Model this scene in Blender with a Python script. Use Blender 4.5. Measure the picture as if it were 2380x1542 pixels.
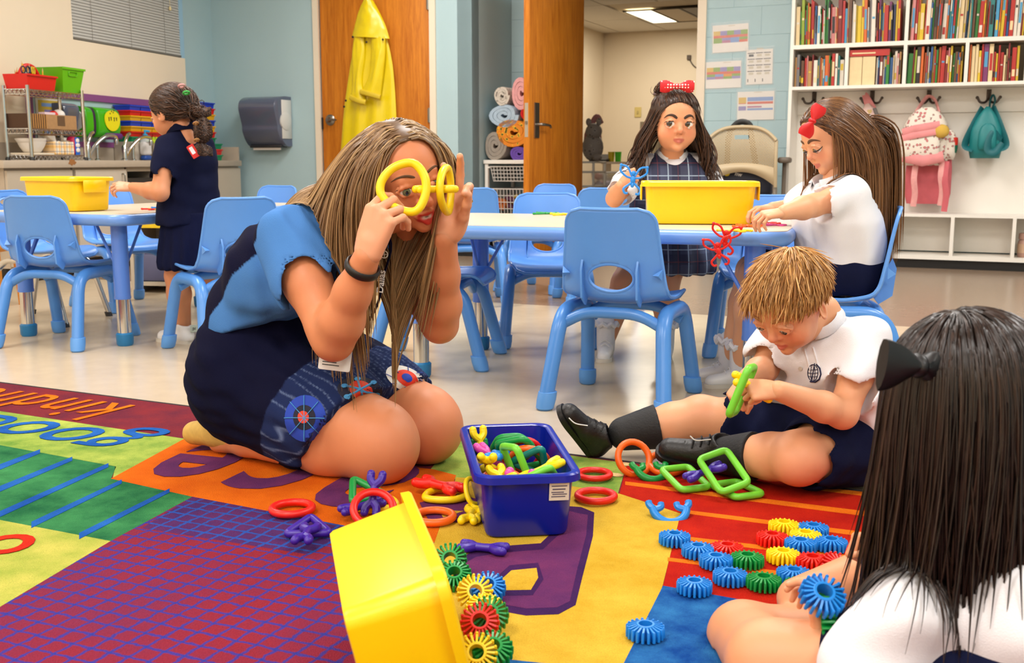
import bpy, bmesh, math, random
import numpy as np
from mathutils import Vector, Matrix, Euler, noise as mnoise
random.seed(7)
for _o in list(bpy.data.objects): bpy.data.objects.remove(_o)
scene = bpy.context.scene
COL = scene.collection
R_ = math.radians
# ------------------------------------------------------------------ camera
CAM_H = 0.72; FPX = 2497.0; TILT = R_(9.03)
cam_d = bpy.data.cameras.new('camera'); cam = bpy.data.objects.new('camera', cam_d); COL.objects.link(cam)
cam.location = (0, 0, CAM_H); cam.rotation_euler = (math.pi/2 - TILT, 0, 0)
cam_d.sensor_fit = 'HORIZONTAL'; cam_d.sensor_width = 36.0; cam_d.lens = FPX/2380*36
cam_d.clip_start = .05; cam_d.clip_end = 100
cam_d.dof.use_dof = True; cam_d.dof.focus_distance = 2.5; cam_d.dof.aperture_fstop = 9.0
scene.camera = cam
# ------------------------------------------------------------------ world, view, big lights
w = bpy.data.worlds.new('world'); scene.world = w; w.use_nodes = True
w.node_tree.nodes['Background'].inputs[0].default_value = (1.0, .975, .94, 1)
w.node_tree.nodes['Background'].inputs[1].default_value = 0.0      # closed room: no sky light reaches it
vs = scene.view_settings
vs.view_transform = 'Standard'; vs.look = 'None'; vs.gamma = 1; vs.use_curve_mapping = False
vs.exposure = -0.62
def area(name, loc, size, sizey, power, rot=(0,0,0), col=(1,.975,.94)):
    l = bpy.data.lights.new(name, 'AREA'); l.shape = 'RECTANGLE'; l.size = size; l.size_y = sizey
    l.energy = power; l.color = col
    o = bpy.data.objects.new(name, l); COL.objects.link(o); o.location = loc; o.rotation_euler = rot
    return o
# ------------------------------------------------------------------ geometry of the place
ct, st = math.cos(TILT), math.sin(TILT)
def ray(px, py):
    u = (px-1190)/FPX; v = (py-771)/FPX
    return Vector((u, ct - v*st, -(st + v*ct)))
CAMP = Vector((0, 0, CAM_H))
def Q(px, py, D):                       # point at forward distance D
    r = ray(px, py); return CAMP + r*(D/r.y)
def Zp(px, py, z=0.0):                  # point on the horizontal plane at height z
    r = ray(px, py); return CAMP + r*((z-CAM_H)/r.z)
TH = R_(24); E1 = Vector((math.cos(TH), -math.sin(TH), 0)); E2 = Vector((math.sin(TH), math.cos(TH), 0))
RO = Vector((2.119, 7.90, 0))           # room frame: a along the back wall, b into the depth
def Rm(a, b, z=0.0): return RO + E1*a + E2*b + Vector((0, 0, z))
def RB(px, py, b):                      # ray against the plane b = const -> (a, z)
    r = ray(px, py); n = E2; t = (b - (CAMP-RO).dot(n))/r.dot(n)
    p = CAMP + r*t; return (p-RO).dot(E1), p.z
TL = R_(14); L1 = Vector((math.sin(TL), math.cos(TL), 0)); L2 = Vector((math.cos(TL), -math.sin(TL), 0))
LO = Vector((-2.516, 9.03, 0))          # left wall frame: s along the wall (negative = towards camera), d off the wall
def Lf(s, d, z=0.0): return LO + L1*s + L2*d + Vector((0, 0, z))
def LB(px, py, d):
    r = ray(px, py); t = (d - (CAMP-LO).dot(L2))/r.dot(L2)
    p = CAMP + r*t; return (p-LO).dot(L1), p.z
MROOM = Matrix.Translation(RO) @ Matrix.Rotation(-TH, 4, 'Z')        # local x=a, y=b
MLEFT = Matrix.Translation(LO) @ Matrix.Rotation(R_(90)-TL, 4, 'Z')  # local x=s, y=-d
# ------------------------------------------------------------------ materials
def srgb(r, g, b):
    def f(c):
        c /= 255.0
        return c/12.92 if c <= .04045 else ((c+.055)/1.055)**2.4
    return (f(r), f(g), f(b), 1.0)
MATS = {}
def mat(name, col, rough=.5, metal=0.0, bump=0.0, bscale=80.0, var=0.0, vscale=6.0, coat=0.0, sss=0.0, spec=.5, alpha=1.0, trans=0.0, attr=None, emis=None, estr=0.0, sheen=0.0, stretch=None, aniso=0.0):
    if name in MATS: return MATS[name]
    m = bpy.data.materials.new(name); m.use_nodes = True; nt = m.node_tree; b = nt.nodes['Principled BSDF']
    if len(col) == 3: col = srgb(*col)
    b.inputs['Base Color'].default_value = col; b.inputs['Roughness'].default_value = rough
    b.inputs['Metallic'].default_value = metal; b.inputs['Coat Weight'].default_value = coat
    b.inputs['Specular IOR Level'].default_value = spec
    b.inputs['Alpha'].default_value = alpha; b.inputs['Transmission Weight'].default_value = trans
    b.inputs['Sheen Weight'].default_value = sheen
    if sss: b.inputs['Subsurface Weight'].default_value = sss; b.inputs['Subsurface Radius'].default_value = (.012, .005, .003); b.inputs['Subsurface Scale'].default_value = 1.0
    if emis: b.inputs['Emission Color'].default_value = srgb(*emis); b.inputs['Emission Strength'].default_value = estr
    tc = nt.nodes.new('ShaderNodeTexCoord')
    src = tc.outputs['Object']
    if stretch:
        mp = nt.nodes.new('ShaderNodeMapping'); mp.inputs['Scale'].default_value = stretch; nt.links.new(src, mp.inputs[0]); src = mp.outputs[0]
    colsock = None
    if attr:
        at = nt.nodes.new('ShaderNodeVertexColor'); at.layer_name = attr; colsock = at.outputs[0]
    if var > 0:
        n = nt.nodes.new('ShaderNodeTexNoise'); n.inputs['Scale'].default_value = vscale; n.inputs['Detail'].default_value = 6; nt.links.new(src, n.inputs['Vector'])
        mr = nt.nodes.new('ShaderNodeMapRange'); mr.inputs[1].default_value = .25; mr.inputs[2].default_value = .75
        mr.inputs[3].default_value = 1-var; mr.inputs[4].default_value = 1+var; nt.links.new(n.outputs[0], mr.inputs[0])
        mx = nt.nodes.new('ShaderNodeVectorMath'); mx.operation = 'SCALE'
        if colsock: nt.links.new(colsock, mx.inputs[0])
        else: mx.inputs[0].default_value = col[:3]
        nt.links.new(mr.outputs[0], mx.inputs['Scale']); colsock = mx.outputs[0]
    if colsock: nt.links.new(colsock, b.inputs['Base Color'])
    if bump > 0:
        n = nt.nodes.new('ShaderNodeTexNoise'); n.inputs['Scale'].default_value = bscale; n.inputs['Detail'].default_value = 3; nt.links.new(src, n.inputs['Vector'])
        bp = nt.nodes.new('ShaderNodeBump'); bp.inputs['Strength'].default_value = bump; bp.inputs['Distance'].default_value = .002
        nt.links.new(n.outputs[0], bp.inputs['Height']); nt.links.new(bp.outputs[0], b.inputs['Normal'])
    MATS[name] = m; return m
def plastic(name, col, rough=.35): return mat(name, col, rough, var=.03, vscale=9, bump=.05, bscale=300)
# ------------------------------------------------------------------ mesh builder
class MB:
    def __init__(s): s.v = []; s.f = []; s.m = []; s.mi = 0; s.M = Matrix()
    def add(s, vs, fs):
        o = len(s.v); M = s.M
        s.v.extend([tuple(M @ Vector(p)) for p in vs]); s.f.extend([tuple(i+o for i in f) for f in fs]); s.m.extend([s.mi]*len(fs)); return s
    def box(s, x0, x1, y0, y1, z0, z1):
        vs = [(x, y, z) for z in (z0, z1) for y in (y0, y1) for x in (x0, x1)]
        return s.add(vs, [(0,2,3,1),(4,5,7,6),(0,1,5,4),(2,6,7,3),(0,4,6,2),(1,3,7,5)])
    def cbox(s, c, d): return s.box(c[0]-d[0]/2, c[0]+d[0]/2, c[1]-d[1]/2, c[1]+d[1]/2, c[2]-d[2]/2, c[2]+d[2]/2)
    def rbox(s, x0, x1, y0, y1, z0, z1, r=.01, n=3, rz=None):
        # rounded in plan (vertical edges) with a small top/bottom chamfer
        c = rz if rz is not None else min(r, (z1-z0)*.4)
        def ring(ins, z):
            pts = []; rr = max(r-ins, .0005)
            for cx, cy, a0 in ((x1-r, y1-r, 0), (x0+r, y1-r, 90), (x0+r, y0+r, 180), (x1-r, y0+r, 270)):
                for k in range(n+1):
                    a = R_(a0 + 90*k/n); pts.append((cx+rr*math.cos(a), cy+rr*math.sin(a), z))
            return pts
        rings = []
        for k in range(n+1):
            a = R_(90*k/n); rings.append(ring(c*(1-math.sin(a)), z0 + c*(1-math.cos(a))))
        for k in range(n, -1, -1):
            a = R_(90*k/n); rings.append(ring(c*(1-math.sin(a)), z1 - c*(1-math.cos(a))))
        return s.loft(rings, True, True)
    def loft(s, rings, cap0=True, cap1=True, closed=True):
        n = len(rings[0]); vs = [p for r in rings for p in r]; fs = []
        for i in range(len(rings)-1):
            for j in range(n if closed else n-1):
                k = (j+1) % n; fs.append((i*n+j, i*n+k, (i+1)*n+k, (i+1)*n+j))
        if cap0: fs.append(tuple(range(n-1, -1, -1)))
        if cap1: fs.append(tuple((len(rings)-1)*n+j for j in range(n)))
        return s.add(vs, fs)
    def tube(s, path, r, n=10, closed=False, caps=True, flat=None):
        P = [Vector(p) for p in path]; m = len(P)
        rad = r if isinstance(r, (list, tuple)) else [r]*m
        T = []
        for i in range(m):
            a = P[(i-1) % m] if (closed or i > 0) else P[i]; b = P[(i+1) % m] if (closed or i < m-1) else P[i]
            t = b-a; T.append(t.normalized() if t.length > 1e-9 else Vector((0,0,1)))
        up = Vector((0,0,1)) if abs(T[0].z) < .9 else Vector((1,0,0))
        N = (up - T[0]*up.dot(T[0])).normalized(); rings = []
        for i in range(m):
            if i:
                N = (N - T[i]*N.dot(T[i]))
                N = N.normalized() if N.length > 1e-6 else Vector((1,0,0))
            B = T[i].cross(N)
            fx, fy = flat if flat else (1, 1)
            rings.append([tuple(P[i] + N*(rad[i]*fx*math.cos(2*math.pi*k/n)) + B*(rad[i]*fy*math.sin(2*math.pi*k/n))) for k in range(n)])
        if closed:
            vs = [p for q in rings for p in q]; fs = []
            # twist offset of the seam
            best = min(range(n), key=lambda o: sum((Vector(rings[-1][k])-Vector(rings[0][(k+o) % n])).length for k in range(n)))
            for i in range(m):
                for j in range(n):
                    k = (j+1) % n
                    if i < m-1: fs.append((i*n+j, i*n+k, (i+1)*n+k, (i+1)*n+j))
                    else: fs.append((i*n+j, i*n+k, (k+best) % n, (j+best) % n))
            return s.add(vs, fs)
        return s.loft(rings, caps, caps)
    def lathe(s, prof, n=20, c=(0,0,0), cap0=True, cap1=True):
        rings = [[(c[0]+r*math.cos(2*math.pi*k/n), c[1]+r*math.sin(2*math.pi*k/n), c[2]+z) for k in range(n)] for r, z in prof]
        return s.loft(rings, cap0, cap1)
    def ball(s, c, r, n=12, m=8):
        if not isinstance(r, (tuple, list)): r = (r, r, r)
        rings = []
        for i in range(1, m):
            a = math.pi*i/m
            rings.append([(c[0]+r[0]*math.sin(a)*math.cos(2*math.pi*k/n), c[1]+r[1]*math.sin(a)*math.sin(2*math.pi*k/n), c[2]-r[2]*math.cos(a)) for k in range(n)])
        vs = [p for q in rings for p in q]; fs = []
        for i in range(m-2):
            for j in range(n):
                k = (j+1) % n; fs.append((i*n+j, i*n+k, (i+1)*n+k, (i+1)*n+j))
        b = len(vs); vs += [(c[0], c[1], c[2]-r[2]), (c[0], c[1], c[2]+r[2])]
        for j in range(n):
            k = (j+1) % n; fs.append((b, k, j)); fs.append((b+1, (m-2)*n+j, (m-2)*n+k))
        return s.add(vs, fs)
    def prism(s, poly, z0, z1):             # poly: list of (x,y) ccw; simple polygon
        n = len(poly); vs = [(p[0], p[1], z0) for p in poly] + [(p[0], p[1], z1) for p in poly]
        fs = [(i, (i+1) % n, n+(i+1) % n, n+i) for i in range(n)] + [tuple(range(n-1, -1, -1)), tuple(range(n, 2*n))]
        return s.add(vs, fs)
    def quad(s, a, b, c, d): return s.add([a, b, c, d], [(0,1,2,3)])
    def mesh(s, name, mats, smooth=True, angle=40):
        me = bpy.data.meshes.new(name); me.from_pydata(s.v, [], s.f); me.validate()
        for m in (mats if isinstance(mats, (list, tuple)) else [mats]): me.materials.append(m)
        if len(me.polygons) == len(s.m): me.polygons.foreach_set('material_index', s.m)
        bm = bmesh.new(); bm.from_mesh(me); bmesh.ops.recalc_face_normals(bm, faces=bm.faces); bm.to_mesh(me); bm.free()
        if smooth:
            me.shade_smooth()
            me.set_sharp_from_angle(angle=R_(angle))
        return me
    def build(s, name, mats, parent=None, smooth=True, angle=40):
        return link(name, s.mesh(name, mats, smooth, angle), parent)
def link(name, me, parent=None, M=None):
    o = bpy.data.objects.new(name, me); COL.objects.link(o)
    if parent is not None: o.parent = parent
    if M is not None: o.matrix_local = M
    return o
def tag(o, label, cat, group=None):
    o['label'] = label; o['category'] = cat
    if group: o['group'] = group
    return o
def struct(o): o['kind'] = 'structure'; return o
def thing(name, label, cat, M=None, group=None):
    o = bpy.data.objects.new(name, None); COL.objects.link(o); o.empty_display_size = .05
    if M is not None: o.matrix_local = M
    return tag(o, label, cat, group)
def copy_tree(o, M=None, label=None, group=None, parent=None):
    c = o.copy(); COL.objects.link(c)
    if parent is not None: c.parent = parent
    if M is not None: c.matrix_local = M
    if label: c['label'] = label
    if group: c['group'] = group
    for ch in o.children:
        k = ch.copy(); COL.objects.link(k); k.parent = c
        for g in ch.children:
            q = g.copy(); COL.objects.link(q); q.parent = k
    return c
def TRS(loc, rz=0, rx=0, ry=0, s=1.0): return Matrix.Translation(Vector(loc)) @ Euler((rx, ry, rz)).to_matrix().to_4x4() @ Matrix.Scale(s, 4)
def frame(o, x, z=None, y=None):            # matrix from origin, x axis and approximate z (or y) axis
    x = Vector(x).normalized()
    if z is not None:
        z = Vector(z); z = (z - x*z.dot(x)).normalized(); y = z.cross(x)
    else:
        y = Vector(y); y = (y - x*y.dot(x)).normalized(); z = x.cross(y)
    M = Matrix((x, y, z)).transposed().to_4x4(); M.translation = Vector(o); return M
def bez(pts, n=8, closed=False):            # Catmull-Rom through points
    P = [Vector(p) for p in pts]; m = len(P); out = []
    rng = range(m if closed else m-1)
    for i in rng:
        p0 = P[(i-1) % m] if (closed or i > 0) else P[0]*2-P[1]; p1 = P[i]; p2 = P[(i+1) % m]
        p3 = P[(i+2) % m] if (closed or i+2 < m) else P[m-1]*2-P[m-2]
        for k in range(n):
            t = k/n; out.append(.5*((2*p1) + (p2-p0)*t + (2*p0-5*p1+4*p2-p3)*t*t + (3*p1-p0-3*p2+p3)*t**3))
    if not closed: out.append(P[-1])
    return out
def fillet(pts, r, n=4, closed=False):
    P = [Vector(p) for p in pts]; m = len(P); out = []
    for i in range(m):
        if not closed and i in (0, m-1): out.append(P[i]); continue
        a = P[(i-1) % m]-P[i]; b = P[(i+1) % m]-P[i]; q = min(r, a.length*.49, b.length*.49)
        A = P[i]+a.normalized()*q; B = P[i]+b.normalized()*q
        for k in range(n+1):
            t = k/n; out.append(A*(1-t)**2 + P[i]*(2*t*(1-t)) + B*t*t)
    return out
def text_mesh(txt, size=.1, extr=.0005, bold=0.0, shear=0.0, align='CENTER', spacing=1.0):
    c = bpy.data.curves.new('lettering', 'FONT'); c.body = txt; c.size = size; c.extrude = extr; c.offset = bold; c.shear = shear
    c.align_x = align; c.align_y = 'CENTER'; c.space_character = spacing; c.resolution_u = 4
    o = bpy.data.objects.new('tmp', c); COL.objects.link(o); dg = bpy.context.evaluated_depsgraph_get()
    me = bpy.data.meshes.new_from_object(o.evaluated_get(dg)); bpy.data.objects.remove(o); bpy.data.curves.remove(c); return me
def letters(name, txt, size, m, parent, M, **kw):
    me = text_mesh(txt, size, **kw); me.materials.clear(); me.materials.append(m); return link(name, me, parent, M)
# ------------------------------------------------------------------ lights of the room (ceiling panels) 
CEIL = 2.75
LAMP_W = 78
for i, (la, lb) in enumerate([(a, b) for b in (-2.2, -5.0, -8.0, -10.8) for a in (-2.4, 0.0, 2.4)]):
    area('ceiling_lamp_%d_offscreen' % (i+1), Rm(la, lb, CEIL-.03), .6, 1.2, LAMP_W, (0, 0, -TH))
# ------------------------------------------------------------------ materials of the setting
m_floor = mat('floor_tile_beige', (200,182,154), .24, var=.05, vscale=14, bump=.02, bscale=40, spec=.5)
m_floor2 = mat('floor_tile_taupe', (140,118,98), .25, var=.05, vscale=14, spec=.5)
m_blue = mat('wall_paint_blue', (168,194,199), .55, var=.02, vscale=3, bump=.05, bscale=120)
m_beige = mat('wall_paint_beige', (232,216,190), .6, var=.02, vscale=3, bump=.04, bscale=120)
m_white = mat('white_paint', (232,226,216), .4, var=.02, vscale=5)
m_cream = mat('cream_trim', (226,212,190), .4, var=.02)
m_black = mat('black_rubber', (14,13,13), .45)
m_ceil = mat('ceiling_white', (226,220,208), .9, var=.03, vscale=30, bump=.2, bscale=150)
m_chrome = mat('chrome', (200,200,200), .16, 1.0)
m_steel = mat('brushed_steel', (150,146,138), .32, 1.0)
m_dark = mat('dark_grey_plastic', (40,40,44), .4)
def wood_mat(name, c1, c2):
    m = mat(name, c1, .5, spec=.3); nt = m.node_tree; b = nt.nodes['Principled BSDF']
    tc = nt.nodes.new('ShaderNodeTexCoord'); mp = nt.nodes.new('ShaderNodeMapping'); mp.inputs['Scale'].default_value = (14, 14, 1.1)
    nt.links.new(tc.outputs['Object'], mp.inputs[0])
    n = nt.nodes.new('ShaderNodeTexNoise'); n.inputs['Scale'].default_value = 2.2; n.inputs['Detail'].default_value = 8; n.inputs['Distortion'].default_value = 1.2
    nt.links.new(mp.outputs[0], n.inputs['Vector'])
    n2 = nt.nodes.new('ShaderNodeTexNoise'); n2.inputs['Scale'].default_value = 22; n2.inputs['Detail'].default_value = 3; nt.links.new(mp.outputs[0], n2.inputs['Vector'])
    ad = nt.nodes.new('ShaderNodeMath'); ad.operation = 'MULTIPLY_ADD'; ad.inputs[1].default_value = .35; nt.links.new(n2.outputs[0], ad.inputs[0]); nt.links.new(n.outputs[0], ad.inputs[2])
    cr = nt.nodes.new('ShaderNodeValToRGB'); cr.color_ramp.elements[0].position = .45; cr.color_ramp.elements[1].position = .85
    cr.color_ramp.elements[0].color = srgb(*c2); cr.color_ramp.elements[1].color = srgb(*c1)
    nt.links.new(ad.outputs[0], cr.inputs[0]); nt.links.new(cr.outputs[0], b.inputs['Base Color']); return m
m_oak = wood_mat('oak_door_veneer', (204,124,30), (170,92,12))
m_oak2 = m_oak
# ------------------------------------------------------------------ floor, ceiling, walls (room frame)
def rmb():
    m = MB(); m.M = MROOM.copy(); return m
p1 = Zp(1190, 706); bf = (p1-RO).dot(E2)
m = rmb(); m.quad((-9,-12,0), (7,-12,0), (7,bf,0), (-9,bf,0)); m.mi = 1; m.quad((-9,bf,0), (7,bf,0), (7,8,0), (-9,8,0))
struct(m.build('floor', [m_floor, m_floor2], smooth=False))
m = rmb(); m.box(-5.4, 4.2, -12.1, .9, CEIL, CEIL+.1); struct(m.build('ceiling', m_ceil))
a_corner = RB(480, 200, -.70)[0]                # left back corner
a_jog = RB(1178, 200, 0)[0]; 
B1 = -.72
a_jog1 = RB(1097, 200, B1)[0]
a_jog = a_jog1
a_d0, a_d1 = RB(1358, 200, 0)[0], RB(1619, 200, 0)[0]; a_o = a_d0-.14
# poster / recess wall: painted concrete blocks on a backing
m = rmb(); m.box(a_jog-.1, a_o, .003, .2, 0, CEIL); m.box(a_d1, 4.2, .003, .2, 0, CEIL); m.box(a_o, a_d1, .003, .2, 2.15, CEIL)
wb = struct(m.build('wall_back', m_blue))
BH, BLn = .203, .406
def blocks(a0, a1, zmax):
    k = 0; z = 0.0
    while z < zmax:
        x = a0 - (BLn/2 if k % 2 else 0)
        while x < a1-.002:
            x0, x1 = max(x, a0), min(x+BLn, a1)
            if x1-x0 > .02:
                q = MB(); q.M = MROOM.copy(); g = .0018
                q.box(x0+g, x1-g, 0, .03, z+g, min(z+BH, zmax)-g); q.build('block', m_blue, wb, smooth=False)
            x += BLn
        z += BH; k += 1
blocks(a_jog, a_o-.05, 2.2); blocks(a_d1+.06, .12, 2.2)
# recess side wall, door wall, left wall
m = rmb(); m.box(a_jog-.12, a_jog, B1, .1, 0, CEIL); struct(m.build('wall_recess_side', m_blue))
aD0, aD1 = RB(745, 200, B1)[0], RB(1001, 200, B1)[0]
m = rmb(); m.box(a_corner-.3, aD0, B1, B1+.12, 0, CEIL); m.box(aD1, a_jog, B1, B1+.12, 0, CEIL); m.box(aD0, aD1, B1, B1+.12, 2.12, CEIL)
struct(m.build('wall_back_left', m_blue))
def lmb():
    m = MB(); m.M = MLEFT.copy(); return m         # local x = s, local y = -d
m = lmb(); m.box(-11.6, .3, 0, .12, 0, CEIL); struct(m.build('wall_left', m_blue))
m = rmb(); m.box(4.1, 4.2, -12, .1, 0, CEIL); struct(m.build('wall_right', m_blue))
m = rmb(); m.box(-5.4, 4.2, -12.1, -12, 0, CEIL); struct(m.build('wall_front', m_beige))
# beige panel wall with the window recess cut out of its upper right part
sR, zW = LB(430, 136, .03); sWl = LB(168, 60, .03)[0]
m = lmb(); m.box(-11.6, sR, -.03, 0, 0, zW); m.box(-11.6, sWl, -.03, 0, zW, CEIL); struct(m.build('wall_left_panel', m_beige))
# black baseboards
m = rmb(); m.box(aD1+.06, a_jog+.012, B1-.012, B1, 0, .105); struct(m.build('baseboard_back_left', m_black))
m = rmb(); m.box(a_jog, a_jog+.012, B1, 0, 0, .105); m.box(a_jog, a_o-.05, -.012, 0, 0, .105); struct(m.build('baseboard_recess', m_black))
m = rmb(); m.box(a_corner, aD0-.06, B1-.012, B1, 0, .105); struct(m.build('baseboard_back_corner', m_black))
# ------------------------------------------------------------------ window with blind
win = thing('window_1', 'high window with closed grey mini blind', 'window'); struct(win)
m = lmb(); m.box(sWl, sR-.05, -.004, 0, zW, 2.6); m.build('pane', mat('window_daylight_glass', (170,196,214), .1), win)
m = lmb(); m.box(sR-.05, sR, -.028, 0, zW, 2.6); m.box(sWl, sR, -.028, 0, zW-.012, zW); m.build('window_frame', mat('window_frame_blue', (150,190,215), .4), win)
m_slat = mat('blind_slat_grey', (190,188,182), .4)
bl = thing('window_blind', 'grey horizontal mini blind with skewed bottom rail in the high window', 'blind')
z = zW+.03; sB = LB(420, 120, .02)[0]; k = 0
q = MB(); q.M = MLEFT.copy() @ Matrix.Translation(((sWl+sB)/2, -.016, 0)) 
L_ = sB-sWl-.01
sl = MB()
sl.loft([[(x, .004, .0125), (x, .0045, .012), (x, -.002, .001), (x, -.006, -.0115), (x, -.0065, -.011), (x, -.0028, .0015)] for x in (-L_/2, L_/2)])
slm = sl.mesh('slat', m_slat)
while z < 2.1:
    link('slat', slm, bl, MLEFT @ Matrix.Translation(((sWl+sB)/2, -.018, z))); z += .0195
m = lmb(); m.box(sWl+.004, sB-.004, -.028, -.008, zW+.004, zW+.018); m.build('bottom_rail', mat('blind_rail', (110,106,98), .5), bl)
for f in (.16, .5, .83):
    m = lmb(); x = sWl+(sB-sWl)*f; m.tube([(x, -.029, zW+.005), (x, -.029, 2.1)], .0015, 5); m.build('ladder_cord', mat('cord_grey', (140,138,132), .8), bl)
s_, z_ = LB(395, 8, .035); m = lmb(); m.tube([(s_, -.034, 2.1), (s_, -.034, z_-.04)], .0015, 5); m.lathe([(.002,0), (.008,-.004), (.011,-.02), (.009,-.03), (.003,-.034)], 10, (s_, -.034, z_-.02)); m.build('pull_cord', mat('cord_cream', (216,200,150), .6), bl)
# ------------------------------------------------------------------ closed oak door with raincoat side
dr = thing('door_1', 'closed golden oak door with brushed lever handle', 'door'); struct(dr)
m = rmb(); m.rbox(aD0+.004, aD1-.004, B1+.012, B1+.055, .008, 2.11, .003, 2); m.build('door_leaf', m_oak, dr)
a_, z_ = RB(766, 279, B1)
m = rmb(); m.M = MROOM @ Matrix.Translation((a_, B1+.012, z_)) @ Matrix.Rotation(R_(90), 4, 'X')
m.lathe([(.002,0), (.044,0), (.044,.006), (.036,.014), (.02,.016), (.016,.04), (.014,.045)], 24); m.tube([(0,0,.04), (.03,.002,.046), (.085,-.002,.05)], [.011,.009,.007], 8); m.build('lever_handle', m_steel, dr)
for py in (5, 268):
    a2, z2 = RB(996, py, B1); m = rmb(); m.tube([(aD1-.012, B1-.004, z2-.055), (aD1-.012, B1-.004, z2+.055)], .0085, 8); m.box(aD1-.03, aD1, B1, B1+.014, z2-.05, z2+.05); m.build('hinge', m_steel, dr)
m = rmb(); m.box(aD0-.002, aD0+.01, B1-.002, B1+.02, z_-.07, z_+.02); m.build('strike_plate', m_dark, dr)
t_ = MB(); t_.M = MROOM.copy(); c0 = RB(733, 200, B1)[0]; c1 = RB(1015, 200, B1)[0]
t_.box(c0, aD0, B1-.018, B1+.06, 0, 2.16); t_.box(aD1, c1, B1-.018, B1+.06, 0, 2.16); t_.box(aD0, aD1, B1-.018, B1+.06, 2.12, 2.16); struct(t_.build('trim_1', m_cream))
# ------------------------------------------------------------------ open oak door and its frame
t_ = MB(); t_.M = MROOM.copy(); t_.box(a_d1, RB(1637, 200, -.02)[0], -.02, .2, 0, 2.2); t_.box(a_o-.05, a_o, -.02, .2, 0, 2.2); t_.box(a_o, a_d1, -.02, .2, 2.15, 2.2); struct(t_.build('trim_2', m_cream))
hin = Rm(a_d0, -.02); lat = Q(1230, 400, 7.82); dv = Vector((lat.x-hin.x, lat.y-hin.y, 0)); dw = dv.length
MD = frame(hin, dv, (0,0,1))
dr2 = thing('door_2', 'oak door standing open with tall steel lever plate', 'door', MD); struct(dr2)
m = MB(); m.rbox(.0, dw, -.045, 0, .01, 2.13, .002, 1); m.build('door_leaf', m_oak2, dr2)
m = MB(); m.box(dw-.001, dw+.0015, -.046, .001, .01, 2.13); m.build('edge_band', m_oak, dr2)
def door_zx(px, py):       # on door face plane
    r = ray(px, py); n = Vector((MD[0][1], MD[1][1], 0)); t = (Vector((hin.x, hin.y, 0))-CAMP).dot(n)/r.dot(n); p = MD.inverted() @ (CAMP + r*t); return p.x, p.z
x1_, z1_ = door_zx(1246, 280)
side = 1 if (MD.inverted() @ CAMP).y > 0 else -1
yf = 0.0 if side > 0 else -.045
m = MB(); m.box(x1_-.032, x1_+.032, min(yf, yf+side*.01), max(yf, yf+side*.01), z1_-.125, z1_+.125); m.build('lever_plate', m_steel, dr2)
m = MB(); m.tube([(x1_, yf+side*.008, z1_-.03), (x1_, yf+side*.05, z1_-.03), (x1_-.03, yf+side*.055, z1_-.03), (x1_-.12, yf+side*.052, z1_-.034), (x1_-.135, yf+side*.05, z1_-.05)], [.012,.012,.011,.009,.008], 8); m.build('lever_handle', m_steel, dr2)
m = MB(); m.box(dw, dw+.003, -.036, -.009, z1_-.12, z1_+.12); m.build('latch_plate', mat('latch_plate_silver', (190,184,170), .35, .7), dr2)
m = MB(); m.box(dw+.002, dw+.014, -.03, -.015, z1_-.03, z1_-.008); m.build('latch_bolt', m_steel, dr2)
# ------------------------------------------------------------------ far room behind the doorway
FB = 5.6
m = rmb(); m.box(-3.5, 6, FB, FB+.1, 0, 2.6); struct(m.build('wall_far_room', m_beige))
m = rmb(); m.box(-3.6, -3.5, .2, FB, 0, 2.6); m.box(5.5, 5.6, .2, FB, 0, 2.6); struct(m.build('wall_far_room_side', m_beige))
zc = RB(1490, 74, FB)[1]
m = rmb(); m.box(-3.5, 6, .2, FB, zc+.02, zc+.1); fc = struct(m.build('ceiling_far_room', mat('ceiling_grid_cream', (200,186,160), .7)))
tile = MB(); tile.rbox(-.297, .297, -.297, .297, 0, .018, .004, 1); tlm = tile.mesh('ceiling_tile', m_ceil)
tl2 = MB(); tl2.rbox(-.297, .297, -.597, .597, 0, .018, .004, 1); tlm2 = tl2.mesh('ceiling_tile', m_ceil)
aL, zL = RB(1548, 38, FB-1.1)
for i in range(-3, 8):
    for j in range(4):
        a_ = aL + i*.61; b_ = FB-.62 - j*1.21
        if i in (0, 1) and j == 1: continue
        link('ceiling_tile', tlm2, fc, MROOM @ Matrix.Translation((a_, b_, zc+.004)))
lf = thing('ceiling_light', 'recessed ceiling light in the far room, one half lit and one half dark', 'ceiling light')
r0 = ray(1520, 38); tt = (zc-CAM_H)/r0.z; pl = CAMP + r0*tt; la, lb = (pl-RO).dot(E1), (pl-RO).dot(E2)
m = rmb(); m.box(la-.17, la+.13, lb-.55, lb+.55, zc-.004, zc+.004); m.build('lit_lens', mat('lit_lens', (255,244,214), .5, emis=(255,240,205), estr=5.0), lf)
area('ceiling_light_tube', Rm(la-.02, lb, zc-.008), .28, 1.06, 60, (0, 0, -TH), (1, .92, .78))
m = rmb(); m.box(la+.15, la+.44, lb-.55, lb+.55, zc-.004, zc+.004); m.build('dim_reflector', mat('dim_reflector', (190,172,140), .5), lf)
m = rmb(); m.box(la+.46, la+.76, lb-.55, lb+.55, zc-.004, zc+.004); m.build('dark_lens', mat('dark_lens', (112,104,96), .5), lf)
m = rmb()
for x in (la-.19, la+.13, la+.44, la+.76): m.box(x, x+.02, lb-.57, lb+.57, zc-.01, zc+.004)
for y in (lb-.57, lb+.55): m.box(la-.19, la+.78, y, y+.02, zc-.01, zc+.004)
m.build('light_frame', mat('light_frame_dark', (90,80,66), .5), lf)
a_, z_ = RB(1483, 261, FB); m = rmb(); m.rbox(a_-.045, a_+.045, FB-.012, FB, z_-.065, z_+.065, .004, 1)
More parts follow.
